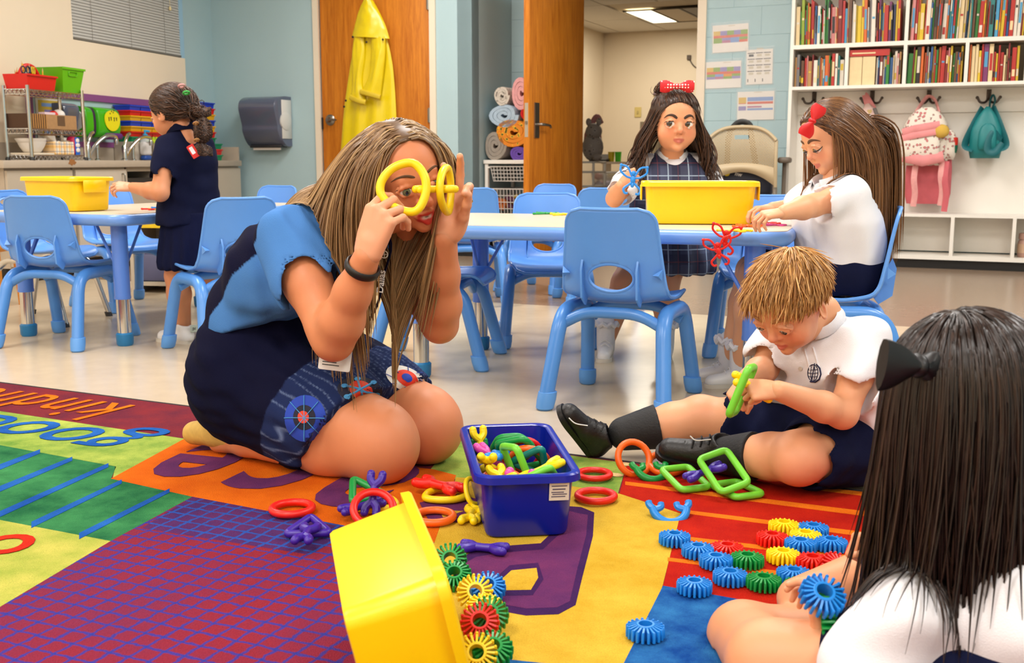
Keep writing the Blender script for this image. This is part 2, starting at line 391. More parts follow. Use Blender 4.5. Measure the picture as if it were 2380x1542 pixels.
sw = tag(m.build('light_switch', mat('switch_yellow', (214,192,120), .5)), 'yellowed light switch plate on the beige wall of the far room', 'light switch')
m = rmb(); m.box(a_-.01, a_+.01, FB-.022, FB-.01, z_-.02, z_+.02); m.build('toggle', mat('switch_toggle', (190,170,110), .5), sw)
a_, z_ = RB(1602, 134, FB); m = rmb(); m.rbox(a_-.025, a_+.025, FB-.03, FB, z_-.03, z_+.03, .004, 1)
wk = tag(m.build('wall_sensor', mat('brown_plastic', (80,62,44), .5)), 'small brown wall box with a cable high on the far room wall', 'wall box')
m = rmb(); m.tube(bez([(a_+.01, FB-.02, z_-.03), (a_+.06, FB-.02, z_-.1), (a_+.14, FB-.015, z_-.16)], 6), .008, 6); m.build('cable', mat('brown_plastic2', (70,55,40), .5), wk)
a_, z_ = RB(1505, 285, FB); a2, z2 = RB(1545, 420, FB); m = rmb(); m.box(a_, a2, FB-.32, FB-.02, 0, z_); m.mi = 1; m.box(a_+.03, a2-.03, FB-.33, FB-.32, .1, z_-.05)
tag(m.build('filing_cabinet', [mat('cabinet_taupe', (122,108,88), .5), mat('cabinet_taupe2', (132,118,96), .5)]), 'taupe cabinet against the far room wall', 'cabinet')
a_, z_ = RB(1535, 215, FB); m = rmb(); m.tube([(a_+.07*math.cos(R_(t)), FB-.02, z_-.03+.07*math.sin(R_(t))) for t in range(0, 181, 20)], .02, 8)
tag(m.build('wall_hook_sign', mat('mauve_felt', (132,104,118), .8)), 'mauve arch shaped wall ornament in the far room', 'ornament')
# ------------------------------------------------------------------ bookcase with coat hooks and cubbies
BF = -.33; BBK = -.03
bc = thing('bookcase', 'tall white built-in bookcase with coat hook rail and cubbies', 'bookcase')
def rA(px, py=150, b=BF): return RB(px, py, b)[0]
def rZ(px, py, b=BF): return RB(px, py, b)[1]
aS = rA(1843); aE = 2.25
zm1 = rZ(1845, 105.4); zm0 = zm1-.028; zb1 = rZ(1842, 202); zb0 = rZ(1836, 209.5); ztop = zm1+.40
zc1 = rZ(2100, 497); zc0 = rZ(2100, 503.5); zk1 = rZ(2100, 592); zk0 = zk1-.028
def board(name, x0, x1, z0, z1, y0=BF, y1=BBK, mm=m_white):
    q = rmb(); q.box(x0, x1, y0, y1, z0, z1); return q.build(name, mm, bc, smooth=False)
t = .022
board('back_panel', aS, aE, .1, ztop, BBK-.01, BBK)
board('side_panel', aS-t, aS, 0, ztop+t); 
board('shelf', aS, aE, zm0, zm1); board('shelf', aS, aE, zb0, zb1); board('shelf', aS, aE, ztop, ztop+t)
board('cubby_top', aS, aE, zc0, zc1); board('cubby_floor', aS, aE, zk0, zk1)
board('kick_plate', aS, aE, 0, zk0, BF+.05, BF+.07, m_black)
lowx = [rA(1967, 160), rA(2102, 160), rA(2246, 150), rA(2386, 150)]; lowx.append(lowx[-1]*2-lowx[-2])
for x in lowx: board('divider', x-t/2, x+t/2, zb1, zm0)
upx = [lowx[1], lowx[3]]
for x in upx: board('divider', x-t/2, x+t/2, zm1, ztop)
cubx = [rA(2074, 550), rA(2212, 550), rA(2356, 550)]; dd = cubx[1]-cubx[0]; cubx = [cubx[0]-dd] + cubx + [cubx[-1]+dd]
for x in cubx:
    if x > aS+.05: board('divider', x-t/2, x+t/2, zk1, zc0)
board('hook_rail', aS, aE, zb0-.16, zb0-.002, BBK-.028, BBK-.01)
# books
PAL = {'red': (178,34,26), 'dark red': (120,18,16), 'orange': (206,96,24), 'white': (222,212,196), 'cream': (226,200,152), 'yellow': (214,180,30), 'green': (40,122,44), 'lime green': (140,160,40), 'blue': (30,84,140), 'sky blue': (70,150,190), 'navy': (28,40,84), 'purple': (116,44,96), 'pink': (206,130,128), 'brown': (96,60,34), 'tan': (176,132,76), 'black': (26,22,22), 'grey': (112,108,108), 'teal': (40,122,120)}
WTS = {'red': 12, 'dark red': 5, 'orange': 9, 'white': 11, 'cream': 6, 'yellow': 6, 'green': 6, 'lime green': 4, 'blue': 4, 'sky blue': 3, 'navy': 3, 'purple': 2, 'pink': 3, 'brown': 3, 'tan': 3, 'black': 2, 'grey': 3, 'teal': 2}
names = list(WTS); wts = [WTS[n] for n in names]
m_pages = mat('book_pages', (226,208,170), .8, var=.06, vscale=60)
bookm = {n: mat('book_'+n.replace(' ', '_'), PAL[n], .4, var=.06, vscale=30) for n in names}
rb = random.Random(11)
def book(a0, th, h, dp, z0, col, lean, band, where, nb=''):
    q = MB(); c = .0018
    if z0 < zm0: h = min(h, zm0-zb1-.012)
    q.box(0, th, 0, c, 0, h); q.box(0, c, 0, dp, 0, h); q.box(th-c, th, 0, dp, 0, h)      # spine and covers
    q.mi = 1; q.box(c, th-c, c, dp-.004, .003, h-.004)
    if band:
        q.mi = 2; q.box(th*.18, th*.82, -.0008, 0, h*band[0], h*band[1])
    M = MROOM @ Matrix.Translation((a0, BF+.03+rb.uniform(0, .03), z0)) @ Matrix.Rotation(lean, 4, 'Y')
    bn = rb.choice([n for n in ('white', 'yellow', 'cream', 'black', 'red', 'sky blue') if n != col])
    o = link('book', q.mesh('book', [bookm[col], m_pages, bookm[bn]], smooth=False), None, M)
    sz = 'thick' if th > .02 else ('thin' if th < .011 else 'slim')
    tag(o, f'{sz} {col} book {nb}{where}', 'book', 'books standing ' + where)
def row(x0, x1, z0, hmin, hmax, where, forced=(), leandir=0):
    x = x0+.004; fi = list(forced); todo = []
    while True:
        if fi: col, th, h, band = fi.pop(0)
        else:
            col = rb.choices(names, wts)[0]; th = rb.choice([.006, .008, .009, .011, .013, .016, .02, .026]) ; h = rb.uniform(hmin, hmax); band = rb.choice([None, (.3,.75), (.15,.35), (.6,.85), (.55,.6)])
        if x+th > x1-.012: break
        lean = R_(leandir*rb.uniform(.5, 3.0))
        if lean < 0: x += 0
        todo.append((x, th, h, rb.uniform(.15, .21), z0+.0005, col, lean, band)); x += th+rb.uniform(.0006, .0022)
    for i, t_ in enumerate(todo):
        a = todo[i-1][5] if i else 'the panel'; b = todo[i+1][5] if i+1 < len(todo) else 'the panel'
        book(*t_, where, f'between {a} and {b} ')
    return x
g = t/2
row(aS, upx[0]-g, zm1, .22, .31, 'above the empty hook', leandir=-.5)
row(upx[0]+g, upx[1]-g, zm1, .22, .33, 'above the teal bag, upper shelf', leandir=.7)
row(aS, lowx[0]-g, zb1, .17, .22, 'in the end compartment')
x = lowx[0]+g
for k in range(2): book(x+.004+k*.085, .083, .19, .17, zb1+.0005, 'cream', 0, None, 'under the red book lying flat, '+('against the divider' if k == 0 else 'beside upright slim books'))
q = rmb(); q.box(x+.003, x+.26, BF+.03, BF+.2, zb1+.192, zb1+.235); q.mi = 1; q.box(x+.006, x+.258, BF+.033, BF+.203, zb1+.197, zb1+.230); q.mi = 2; q.box(x+.02, x+.17, BF+.0292, BF+.03, zb1+.207, zb1+.216)
tag(q.build('book', [bookm['red'], m_pages, bookm['cream']], smooth=False), 'thick red hardback lying flat on two cream books', 'book')
row(x+.175, lowx[1]-g, zb1, .17, .235, 'beside the cream books')
row(lowx[1]+g, lowx[2]-g, zb1, .19, .25, 'above the floral backpack', forced=[('green', .03, .2, None), ('dark red', .009, .25, None), ('lime green', .012, .22, None)], leandir=.5)
row(lowx[2]+g, lowx[3]-g, zb1, .15, .26, 'above the teal bag, lower shelf', forced=[('orange', .012, .26, None), ('cream', .02, .23, None), ('cream', .018, .24, None), ('yellow', .016, .2, (.3,.8)), ('red', .012, .24, None), ('purple', .03, .25, (.4,.8))])
# hooks
m_hook = mat('hook_bronze', (84,72,64), .4, .6)
hk = MB(); hk.cbox((0, .004, .05), (.03, .008, .07)); hk.tube(bez([(0,0,.07), (0,-.03,.075), (0,-.04,.06), (0,-.015,.03)], 5), .006, 7)
for s_ in (-1, 1): hk.tube(bez([(0,-.004,.03), (s_*.02,-.03,.0), (s_*.05,-.05,.0), (s_*.068,-.05,.028)], 5), [.008]*15+[.009], 7); hk.ball((s_*.07,-.05,.03), .011, 8, 6)
hkm = hk.mesh('coat_hook', m_hook)
for i, px in enumerate((1893, 2028, 2160, 2299)):
    a_, z_ = RB(px, 217-i*1.2, BBK-.03)
    o = link('coat_hook', hkm, None, MROOM @ Matrix.Translation((a_, BBK-.036, z_-.07)))
    tag(o, ['dark bronze double coat hook hanging empty', 'dark bronze double coat hook holding the slim pink bag', 'dark bronze double coat hook holding the floral backpack', 'dark bronze double coat hook holding the teal bag'][i], 'coat hook', 'coat hooks on the white rail')
# ------------------------------------------------------------------ floral backpack
def floral(name, base, spot, spot2, scale):
    m = mat(name, base, .7); nt = m.node_tree; b = nt.nodes['Principled BSDF']; tc = nt.nodes.new('ShaderNodeTexCoord')
    v = nt.nodes.new('ShaderNodeTexVoronoi'); v.inputs['Scale'].default_value = scale; nt.links.new(tc.outputs['Object'], v.inputs['Vector'])
    n = nt.nodes.new('ShaderNodeTexNoise'); n.inputs['Scale'].default_value = scale*2.2; nt.links.new(tc.outputs['Object'], n.inputs['Vector'])
    a = nt.nodes.new('ShaderNodeMath'); a.operation = 'MULTIPLY_ADD'; a.inputs[1].default_value = .5; nt.links.new(n.outputs[0], a.inputs[0]); nt.links.new(v.outputs['Distance'], a.inputs[2])
    cr = nt.nodes.new('ShaderNodeValToRGB'); e = cr.color_ramp.elements; cr.color_ramp.interpolation = 'CONSTANT'
    e[0].position = 0; e[0].color = srgb(*spot); e[1].position = .62; e[1].color = srgb(*base); k = e.new(.52); k.color = srgb(*spot2)
    nt.links.new(a.outputs[0], cr.inputs[0]); nt.links.new(cr.outputs[0], b.inputs['Base Color']); return m
m_flo = floral('floral_cloth', (226,214,200), (196,110,112), (150,120,110), 40)
m_pink = mat('pink_cloth', (222,140,140), .75, var=.08, vscale=20); m_pinkd = mat('rose_cloth', (204,98,106), .75, var=.08, vscale=20); m_pinkl = mat('pale_pink_webbing', (228,160,156), .75, var=.08, vscale=40)
MQ = MROOM
def on(px, py, b): a_, z_ = RB(px, py, b); return Vector((a_, b, z_))
def pouch(mm, cx, cy, cz, wx, dy, hz, top=.6, n=20):        # soft bag volume in room coordinates: narrower and rounded at the top
    rings = []
    for i in range(13):
        f = i/12; z = cz - hz/2 + hz*f
        k = (1-max(0, f-.55)/.45*(1-top)) * (1 - .12*max(0, .15-f)/.15); k *= math.sqrt(max(.02, 1-max(0, (f-.72)/.3)**2.2)); d = dy*(.75+.25*math.sin(math.pi*min(1, f*1.1+.1)))*(.35+.65*math.sqrt(max(.02, 1-abs(2*f-1)**3.5)))
        rings.append([(cx+wx/2*k*math.copysign(abs(math.cos(a))**.55, math.cos(a)), cy+d/2*math.copysign(abs(math.sin(a))**.6, math.sin(a)), z) for a in [2*math.pi*j/n for j in range(n)]])
    mm.loft(rings)
bp = thing('backpack', 'pink floral school backpack hanging from a bronze hook', 'backpack')
bb = BBK-.2; c0 = on(2150, 320, bb); s1 = (on(2205, 320, bb)-on(2090, 320, bb)).x
zt, zb_ = on(2150, 250, bb).z, on(2150, 385, bb).z
q = rmb(); pouch(q, c0.x, bb+.02, (zt+zb_)/2, s1, .2, zt-zb_, .62); q.build('main_bag', m_flo, bp)
q = rmb(); pouch(q, c0.x-.02*1, bb-.08, zb_+(zt-zb_)*.36, s1*.78, .08, (zt-zb_)*.52, .9); q.build('front_pocket', m_flo, bp)
q = rmb(); pouch(q, c0.x+s1*.42, bb+.01, zb_+.14, .13, .12, .2, .9); q.build('side_pocket', m_flo, bp)
q = rmb()
for f in (.52, .63): q.tube([(c0.x-s1*.44, bb-.1, zb_+(zt-zb_)*(f-.06)), (c0.x-s1*.2, bb-.122, zb_+(zt-zb_)*f), (c0.x+s1*.3, bb-.112, zb_+(zt-zb_)*(f+.07))], .018, 8, flat=(1.3, .35))
q.tube([(c0.x-s1*.4, bb-.09, zb_+.06), (c0.x, bb-.12, zb_+.03), (c0.x+s1*.4, bb-.09, zb_+.06)], .03, 8, flat=(1.2, .4)); q.build('pink_trim', m_pink, bp)
hkp = on(2160, 228, BBK-.08)
q = rmb(); q.tube(bez([(c0.x-.07, bb+.03, zt-.03), (hkp.x-.03, BBK-.085, hkp.z-.01), (hkp.x, BBK-.085, hkp.z+.012), (hkp.x+.04, BBK-.085, hkp.z-.02), (c0.x+.08, bb+.03, zt-.04)], 6), .012, 8, flat=(1.4, .5)); q.build('carry_loop', m_pinkl, bp)
q = rmb(); pouch(q, c0.x+.03, bb+.09, zb_-.05, s1*.95, .1, .42, .9); q.build('lower_bag', m_pinkd, bp)
for px, py0, py1, w_ in ((2078, 385, 470, .014), (2122, 385, 480, .016), (2185, 375, 478, .016), (2194, 375, 492, .016)):
    p0 = on(px+6, py0, bb-.06); p3 = on(px, py1, bb-.03)
    q = rmb(); q.tube(bez([p0, (p0.x-.005, bb-.07, (p0.z*2+p3.z)/3), (p3.x+.008, bb-.05, (p0.z+p3.z*2)/3), p3], 5), w_, 8, flat=(1.2, .22)); q.build('strap', m_pinkl if px in (2122, 2185) else m_pinkd, bp)
p0 = on(2188, 305, bb-.1); q = rmb(); q.ball((p0.x, bb-.1, p0.z), (.05,.03,.045), 12, 8); q.build('plush_charm', mat('plush_yellow', (206,166,70), .9), bp)
p0 = on(2213, 338, bb); q = rmb(); q.lathe([(.03,-.05), (.036,-.02), (.036,0)], 14, (p0.x, bb, p0.z)); q.mi = 1; q.lathe([(.034,0), (.036,.02), (.034,.05), (.02,.055)], 14, (p0.x, bb, p0.z)); q.build('bottle_in_pocket', [plastic('bottle_green', (20,96,70)), plastic('bottle_red', (206,40,24))], bp)
# teal bag
m_teal = mat('teal_nylon', (22,122,124), .45, var=.08, vscale=18); m_teald = mat('teal_nylon_dark', (16,96,102), .5, var=.08, vscale=18)
tb = thing('backpack', 'small teal drawstring backpack hanging from a bronze hook', 'backpack')
bb = BBK-.12; c0 = on(2292, 310, bb); zt, zb_ = on(2292, 248, bb).z, on(2292, 368, bb).z; s1 = (on(2332, 320, bb)-on(2254, 320, bb)).x
q = rmb(); pouch(q, c0.x, bb, (zt+zb_)/2, s1, .16, zt-zb_, .3); q.build('main_bag', m_teal, tb)
q = rmb(); pouch(q, c0.x+.01, bb-.07, zb_+(zt-zb_)*.42, s1*.55, .06, (zt-zb_)*.5, .75); q.build('front_flap', m_teal, tb)
hkp = on(2302, 228, BBK-.08)
q = rmb(); q.tube(bez([(c0.x+.01, bb, zt-.03), (hkp.x, BBK-.085, hkp.z-.02), (hkp.x+.015, BBK-.085, hkp.z+.02), (hkp.x+.03, BBK-.085, hkp.z-.02), (c0.x+.02, bb, zt-.03)], 5), .016, 8, flat=(1.3, .4)); q.build('carry_loop', m_teald, tb)
for s_, x_ in ((-1, 2243), (1, 2338)):
    e = on(x_, 338, bb); q = rmb(); q.tube(bez([(c0.x+s_*.03, bb+.02, zt-.01), (c0.x+s_*s1*.4, bb-.04, zb_+(zt-zb_)*.62), (e.x, bb-.05, e.z), (e.x-s_*.05, bb-.05, e.z-.03)], 6), .022, 8, flat=(1.4, .3)); q.build('shoulder_strap', m_teald, tb)
q = rmb(); q.tube(bez([(c0.x+s1*.45, bb-.05, zb_+.12), (c0.x+s1*.2, bb-.09, zb_+.16), (c0.x+s1*.08, bb-.1, zb_+.06), (c0.x+s1*.3, bb-.09, zb_+.04), (c0.x+s1*.48, bb-.05, zb_+.1)], 5), .02, 8, flat=(1.3,.4)); q.build('bottom_loop', m_teald, tb)
# slim pink bag behind the seated girl
sb = thing('backpack', 'slim pale pink bag with grey zip half hidden behind long brown hair', 'backpack')
bb = BBK-.1; c0 = on(2036, 300, bb); zt, zb_ = on(2030, 240, bb).z, on(2050, 375, bb).z
q = rmb(); q.M = MROOM @ Matrix.Translation((c0.x-.03, bb, (zt+zb_)/2)) @ Matrix.Rotation(R_(-10), 4, 'Y'); pouch(q, 0, 0, 0, .2, .13, zt-zb_, .35); q.build('main_bag', floral('pale_floral', (222,190,182), (206,140,140), (200,170,110), 16), sb)
q = rmb(); q.tube(bez([on(2032, 252, bb-.07), on(2046, 290, bb-.09), on(2060, 345, bb-.08)], 6), .012, 8); q.build('zip', mat('grey_zip', (96,86,80), .6), sb)
hkp = on(2026, 230, BBK-.08); q = rmb(); q.tube(bez([(c0.x-.06, bb, zt-.03), (hkp.x-.045, BBK-.085, hkp.z+.03), (c0.x-.02, bb, zt-.04)], 6), .014, 8, flat=(1.3,.4)); q.build('carry_loop', m_pink, sb)
for px in (2062, 2066): q = rmb(); q.tube([on(px-4, 372, bb-.03), on(px, 420, bb-.03), on(px-3, 470, bb-.03)], .012, 6, flat=(1.2,.3)); q.build('strap', m_pinkl, sb)
# jar in the end cubby
a_, z_ = RB(2372, 596, BF+.08); q = MB(); q.lathe([(.035,0), (.042,.01), (.042,.1), (.034,.115), (.034,.12), (.04,.12), (.04,.155), (.03,.16)], 18); 
jo = link('jar', q.mesh('jar', plastic('jar_pinkish', (176,136,120))), None, MROOM @ Matrix.Translation((a_+.02, BF+.1, zk1))); tag(jo, 'pinkish brown screw-top jar standing in the end cubby', 'jar')
q = MB(); q.lathe([(.043,.03), (.0435,.03), (.0435,.09), (.043,.09)], 18, cap0=False, cap1=False); link('jar_label', q.mesh('jar_label', mat('jar_label_tan', (196,160,130), .6)), jo)
# ------------------------------------------------------------------ papers in plastic sleeves on the block wall
m_paper = mat('paper_white', (226,220,212), .6, var=.02); m_sleeve = mat('plastic_sleeve', (235,235,235), .12, alpha=.16, spec=.8, bump=.5, bscale=30)
PR = {'y': (206,170,70), 'b': (120,150,200), 'g': (130,160,70), 'r': (206,96,70), 'v': (140,130,180), 'k': (60,60,66), 'm': (176,110,140), 't': (200,190,170), 'o': (216,140,40)}
PM = {k: mat('print_'+k, v, .6) for k, v in PR.items()}
def sheet(px0, px1, py0, py1, tilt, label, prints):
    a0, z1 = RB((px0+px1)/2, py0, -.006); w_ = RB(px1, (py0+py1)/2, -.006)[0]-RB(px0, (py0+py1)/2, -.006)[0]; z0 = RB((px0+px1)/2, py1, -.006)[1]; h_ = z1-z0
    M = MROOM @ Matrix.Translation((a0, -.003, (z0+z1)/2)) @ Matrix.Rotation(tilt, 4, 'Y')
    o = thing('posted_sheet', label, 'paper', M, 'papers in plastic sleeves on the blue block wall')
    q = MB(); q.box(-w_/2+.012, w_/2-.012, -.0015, 0, -h_/2+.01, h_/2-.02); q.build('paper', m_paper, o, smooth=False)
    for (x0, x1, y0, y1, c) in prints:
        q = MB(); q.box(-w_/2+x0*w_, -w_/2+x1*w_, -.0022, -.0015, h_/2-y1*h_, h_/2-y0*h_); q.build('print', PM[c], o, smooth=False)
    q = MB(); nx, nz = 12, 10
    vs = [(-w_/2+w_*i/nx, -.005+.0018*mnoise.noise(Vector((i*.9+px0, j*.7, 2))), -h_/2+h_*j/nz) for j in range(nz+1) for i in range(nx+1)]
    q.add(vs, [(j*(nx+1)+i, j*(nx+1)+i+1, (j+1)*(nx+1)+i+1, (j+1)*(nx+1)+i) for j in range(nz) for i in range(nx)]); q.build('sleeve', m_sleeve, o)
band = lambda cs, y0, y1: [(.07+.87*i/len(cs), .07+.87*(i+1)/len(cs), y0, y1, c) for i, c in enumerate(cs)]
sheet(1653, 1744, 50, 124, R_(-1.5), 'sleeved paper with bright colour bands, topmost of the four on the wall', band('yvgvg', .28, .42)+band('r', .42, .5)+band('gvbg', .5, .58)+band('gmbr', .58, .66)+[(.45,.62,.12,.14,'t')])
sheet(1637, 1727, 136, 208, R_(-1), 'sleeved paper with colour bands beside the white door frame', band('ygvgv', .28, .42)+band('r', .42, .5)+band('gbog', .5, .58)+band('vmgv', .58, .66)+[(.5,.7,.12,.14,'t')])
sheet(1732, 1801, 108, 199, R_(-1), 'upright sleeved paper printed with a grid of small pictures', [(.1+.27*i, .34+.27*i, .15+.155*j, .17+.155*j, 'k') for i in range(3) for j in range(4)] + [(.14+.27*i, .3+.27*i, .19+.155*j, .25+.155*j, 'kttttttttttto'[j*3+i]) for i in range(3) for j in range(4)] + [(.1+.25*i, .13+.25*i, .82, .9, 'k') for i in range(3)] + [(.4,.62,.04,.07,'t')])
sheet(1711, 1804, 206, 282, R_(-.5), 'sleeved paper with blue and red bands, lowest of the four above the beige chair', [(.07,.26,.26,.44,'y'), (.07,.26,.44,.46,'r'), (.29,.93,.26,.38,'b'), (.29,.93,.4,.47,'r'), (.07,.26,.53,.66,'v'), (.29,.65,.53,.58,'m'), (.29,.93,.6,.66,'b'), (.45,.65,.1,.12,'t')])
# ------------------------------------------------------------------ counter along the left wall
CD = .335
zct = LB(300, 373, CD)[1]
sL = LB(8, 380, CD)[0]; sE = LB(562, 380, CD)[0]
m_lam = mat('laminate_greige', (176,162,144), .4, var=.03, vscale=20); m_lam2 = mat('laminate_greige_light', (196,184,168), .4, var=.02, vscale=10); m_lam3 = mat('laminate_greige_door', (182,170,152), .4, var=.02, vscale=10)
ctp = thing('worktop', 'long greige laminate worktop with low splash behind the sinks', 'worktop')
m = lmb(); m.rbox(sL, sE, -CD, -.031, zct-.045, zct, .004, 2); m.build('worktop_slab', m_lam, ctp)
zs = LB(530, 343, .1)[1]
m = lmb(); m.box(sL+.01, sE, -.045, -.031, zct, zs); m.build('back_splash', m_lam, ctp)
m = lmb(); m.box(sE-.015, sE, -CD+.02, -.045, zct, zs); m.build('side_splash', m_lam, ctp)
p0 = LB(168, 377, CD+.001); m = lmb(); m.M = MLEFT @ Matrix.Translation((p0[0], -CD-.0008, p0[1])) @ Matrix.Rotation(R_(90), 4, 'X'); m.prism([(.04*math.cos(R_(a))*(1+.3*math.sin(a)), .018*math.sin(R_(a))*(1+.3*math.cos(a*3))) for a in range(0, 360, 24)], 0, .0008); m.build('burn_stain', mat('rust_stain', (150,98,48), .7), ctp)
def cab(px0, px1, name, label, mm, handle=None, openf=False):
    s0, s1 = LB(px0, 420, CD-.02)[0]+.003, LB(px1, 420, CD-.02)[0]-.003
    o = thing(name, label, 'cabinet', None, 'base cabinets under the worktop')
    q = lmb(); y0 = -CD+.04
    if openf: q.box(s0, s1, -.06, -.031, .1, zct-.046); q.box(s0, s0+.015, y0, -.031, .1, zct-.046); q.box(s1-.015, s1, y0, -.031, .1, zct-.046); q.box(s0, s1, y0, -.031, .1, .13); q.box(s0, s1, y0, -.06, zct-.2, zct-.185); q.box(s0, s1, y0, -.06, zct-.075, zct-.046)
    else: q.box(s0, s1, y0, -.031, .1, zct-.046)
    q.build('cabinet_body', m_lam, o, smooth=False)
    q = lmb(); q.box(s0, s1, y0+.03, -.031, 0, .1); q.build('toe_kick', m_black, o, smooth=False)
    if openf:
        q = lmb(); q.box(s0+.002, s1-.002, y0-.018, y0-.001, .13, zct-.2); q.build('door', mm, o, smooth=False)
        q = lmb(); q.box(s0+.03, s1-.03, y0+.02, -.08, zct-.183, zct-.12); q.build('black_tray', m_dark, o)
        return o
    d = lmb(); d.box(s0+.004, s1-.004, y0-.018, y0-.001, .11, zct-.06); d = d.build('door', mm, o, smooth=False)
    if handle is not None:
        hs, hz = LB(handle, 420, CD-.01); q = lmb(); q.tube(fillet([(hs, y0-.018, zct-.09), (hs, y0-.04, zct-.09), (hs, y0-.04, zct-.21), (hs, y0-.018, zct-.21)], .012, 3), .005, 7); q.build('handle', m_steel, d)
    return o
cab(16, 172, 'base_cabinet', 'plain greige base cabinet under the wire rack end of the worktop', m_lam3)
cab(176, 297, 'base_cabinet', 'light greige base cabinet with bar handle below the sink', m_lam2, 288)
cab(299, 372, 'base_cabinet', 'open fronted base cabinet holding a black tray', m_lam, openf=True)
cab(374, 484, 'base_cabinet', 'greige base cabinet behind the standing girl', m_lam3, 470)
cab(486, 561, 'base_cabinet', 'greige base cabinet with bar handle at the back wall corner', m_lam3, 496)
# purple framed blue board
zf1 = LB(250, 223, .05)[1]; zf0 = LB(250, 343, .05)[1]; sF0 = LB(70, 300, .05)[0]; sF1 = LB(374, 300, .05)[0]; fw = .045
m_pur = mat('purple_paint', (132,70,128), .45); 
fr = thing('framed_board', 'blue wall board in a purple painted frame above the sinks', 'board')
m = lmb(); m.box(sF0+fw, sF1-fw, -.034, -.031, zf0+fw*.6, zf1-fw); m.build('board_panel', m_blue, fr)
for x0, x1, z0, z1 in ((sF0, sF1, zf1-fw, zf1), (sF0, sF1, zf0, zf0+fw*.8), (sF0, sF0+fw, zf0+fw*.8, zf1-fw), (sF1-fw, sF1, zf0+fw*.8, zf1-fw)):
    m = lmb(); m.box(x0, x1, -.05, -.031, z0, z1); m.build('frame_rail', m_pur, fr)
s0, s1 = LB(86, 260, .045)[0], LB(146, 260, .045)[0]; z0, z1 = LB(110, 326, .045)[1], LB(110, 226, .045)[1]
po = thing('notice_poster', 'yellow hand washing notice behind the wire rack', 'poster')
m = lmb(); m.box(s0, s1, -.04, -.035, z0, z1); m.build('poster_sheet', mat('poster_white', (214,206,196), .6), po)
m = lmb(); m.box(s0+.02, s1-.03, -.042, -.04, z0+.02, z1-.02); m.build('yellow_field', mat('poster_yellow', (196,166,60), .6), po)
for k, (f0, f1, g0, g1, c) in enumerate(((.2,.8,.78,.86,'b'), (.3,.75,.64,.71,'v'), (.3,.85,.52,.58,'m'), (.25,.47,.12,.36,'b'), (.58,.8,.12,.36,'v'))):
    m = lmb(); m.box(s0+(s1-s0)*f0, s0+(s1-s0)*f1, -.043, -.042, z0+(z1-z0)*g0, z0+(z1-z0)*g1); m.build('print', PM[c], po)
# towel dispensers
m_disp = mat('smoky_blue_plastic', (86,92,112), .2, coat=.4); m_dispw = mat('dispenser_white', (206,204,198), .4)
def dispenser(M, w_, h_, d_, label):
    o = thing('towel_dispenser', label, 'dispenser', M)
    prof = [(0, 0), (-.35, 0.0), (-.62, .12), (-.8, .3), (-.82, .42), (-.92, .6), (-1.0, .78), (-.9, .92), (-.55, 1.0), (0, 1.0)]
    P = [(0, y*d_, z*h_) for y, z in prof]; P = bez(P, 4); 
    q = MB(); q.loft([[(x, p.y*k, p.z) for p in P] for x, k in ((-w_/2, .9), (-w_/2+.012, .98), (-w_/4, 1), (w_/4, 1), (w_/2-.012, .98), (w_/2, .9))]); q.build('cover', m_disp, o)
    q = MB(); q.M = Matrix.Translation((w_/2, -d_*.4, h_*.5)) @ Matrix.Rotation(R_(90), 4, 'Y'); q.lathe([(.07,0), (.07,.012), (.05,.02), (.015,.022)], 20); q.build('side_hub', m_dispw, o)
    q = MB(); q.rbox(w_/2, w_/2+.008, -d_*.62, -.01, h_*.15, h_*.93, .002, 1); q.build('side_plate', m_dispw, o)
    q = MB(); q.rbox(-w_*.42, w_*.42, -d_*.5, -d_*.1, -.012, .012, .006, 2); q.build('paper_slot', m_dark, o)
    q = MB(); q.box(-w_*.36, w_*.36, -d_*.42, -d_*.38, -.03, .0); q.build('paper_towel', m_paper, o)
    return o
a0, z0 = RB(610, 340, B1-.11); a1, z1 = RB(657, 224, B1-.11); aa = RB(571, 280, B1-.11)[0]
dispenser(MROOM @ Matrix.Translation(((aa+a1)/2, B1, z0)), a1-aa, z1-z0, .22, 'smoky blue paper towel dispenser on the blue back wall')
z1 = LB(195, 243, .12)[1]; z0 = zf0+fw*.8+.034; s0 = LB(203, 280, .16)[0]-.036-.16; s1 = LB(203, 280, .16)[0]-.036; pass
dispenser(MLEFT @ Matrix.Translation(((s0+s1)/2, -.0445, z0)), s1-s0, z1-z0, .095, 'smoky blue paper towel dispenser behind the wire rack')
# green soap dispenser
s0, s1 = LB(203, 280, .16)[0], LB(279, 280, .16)[0]; z0, z1 = LB(240, 320, .16)[1], LB(240, 249, .16)[1]
w_ = s1-s0; h_ = z1-z0; MS = MLEFT @ Matrix.Translation(((s0+s1)/2, -.035, z0))
so = thing('soap_dispenser', 'bright green and yellow character-free soap dispenser above the tap', 'dispenser', MS)
so['label'] = 'bright green soap dispenser with yellow front and purple push lever'
m_gr = plastic('soap_green', (60,170,20), .25)
def slab(mb, x0, x1, dd, hh):
    pr = bez([(0,0,.02), (0,-.55,.0), (0,-.92,.12), (0,-1,.5), (0,-.9,.88), (0,-.5,1.0), (0,0,1.0)], 4)
    mb.loft([[(x, p.y*dd*k, p.z*hh) for p in pr] for x, k in ((x0, .94), (x0+.006, 1), (x1-.006, 1), (x1, .94))])
m = MB(); slab(m, -w_*.5, -w_*.28, .12, h_); m.build('side_shell', m_gr, so)
m = MB(); slab(m, -w_*.28, -w_*.17, .11, h_); m.build('purple_stripe', plastic('soap_purple_dark', (58,18,66)), so)
m = MB(); slab(m, -w_*.17, w_*.5, .13, h_); m.build('front_shell', m_gr, so)
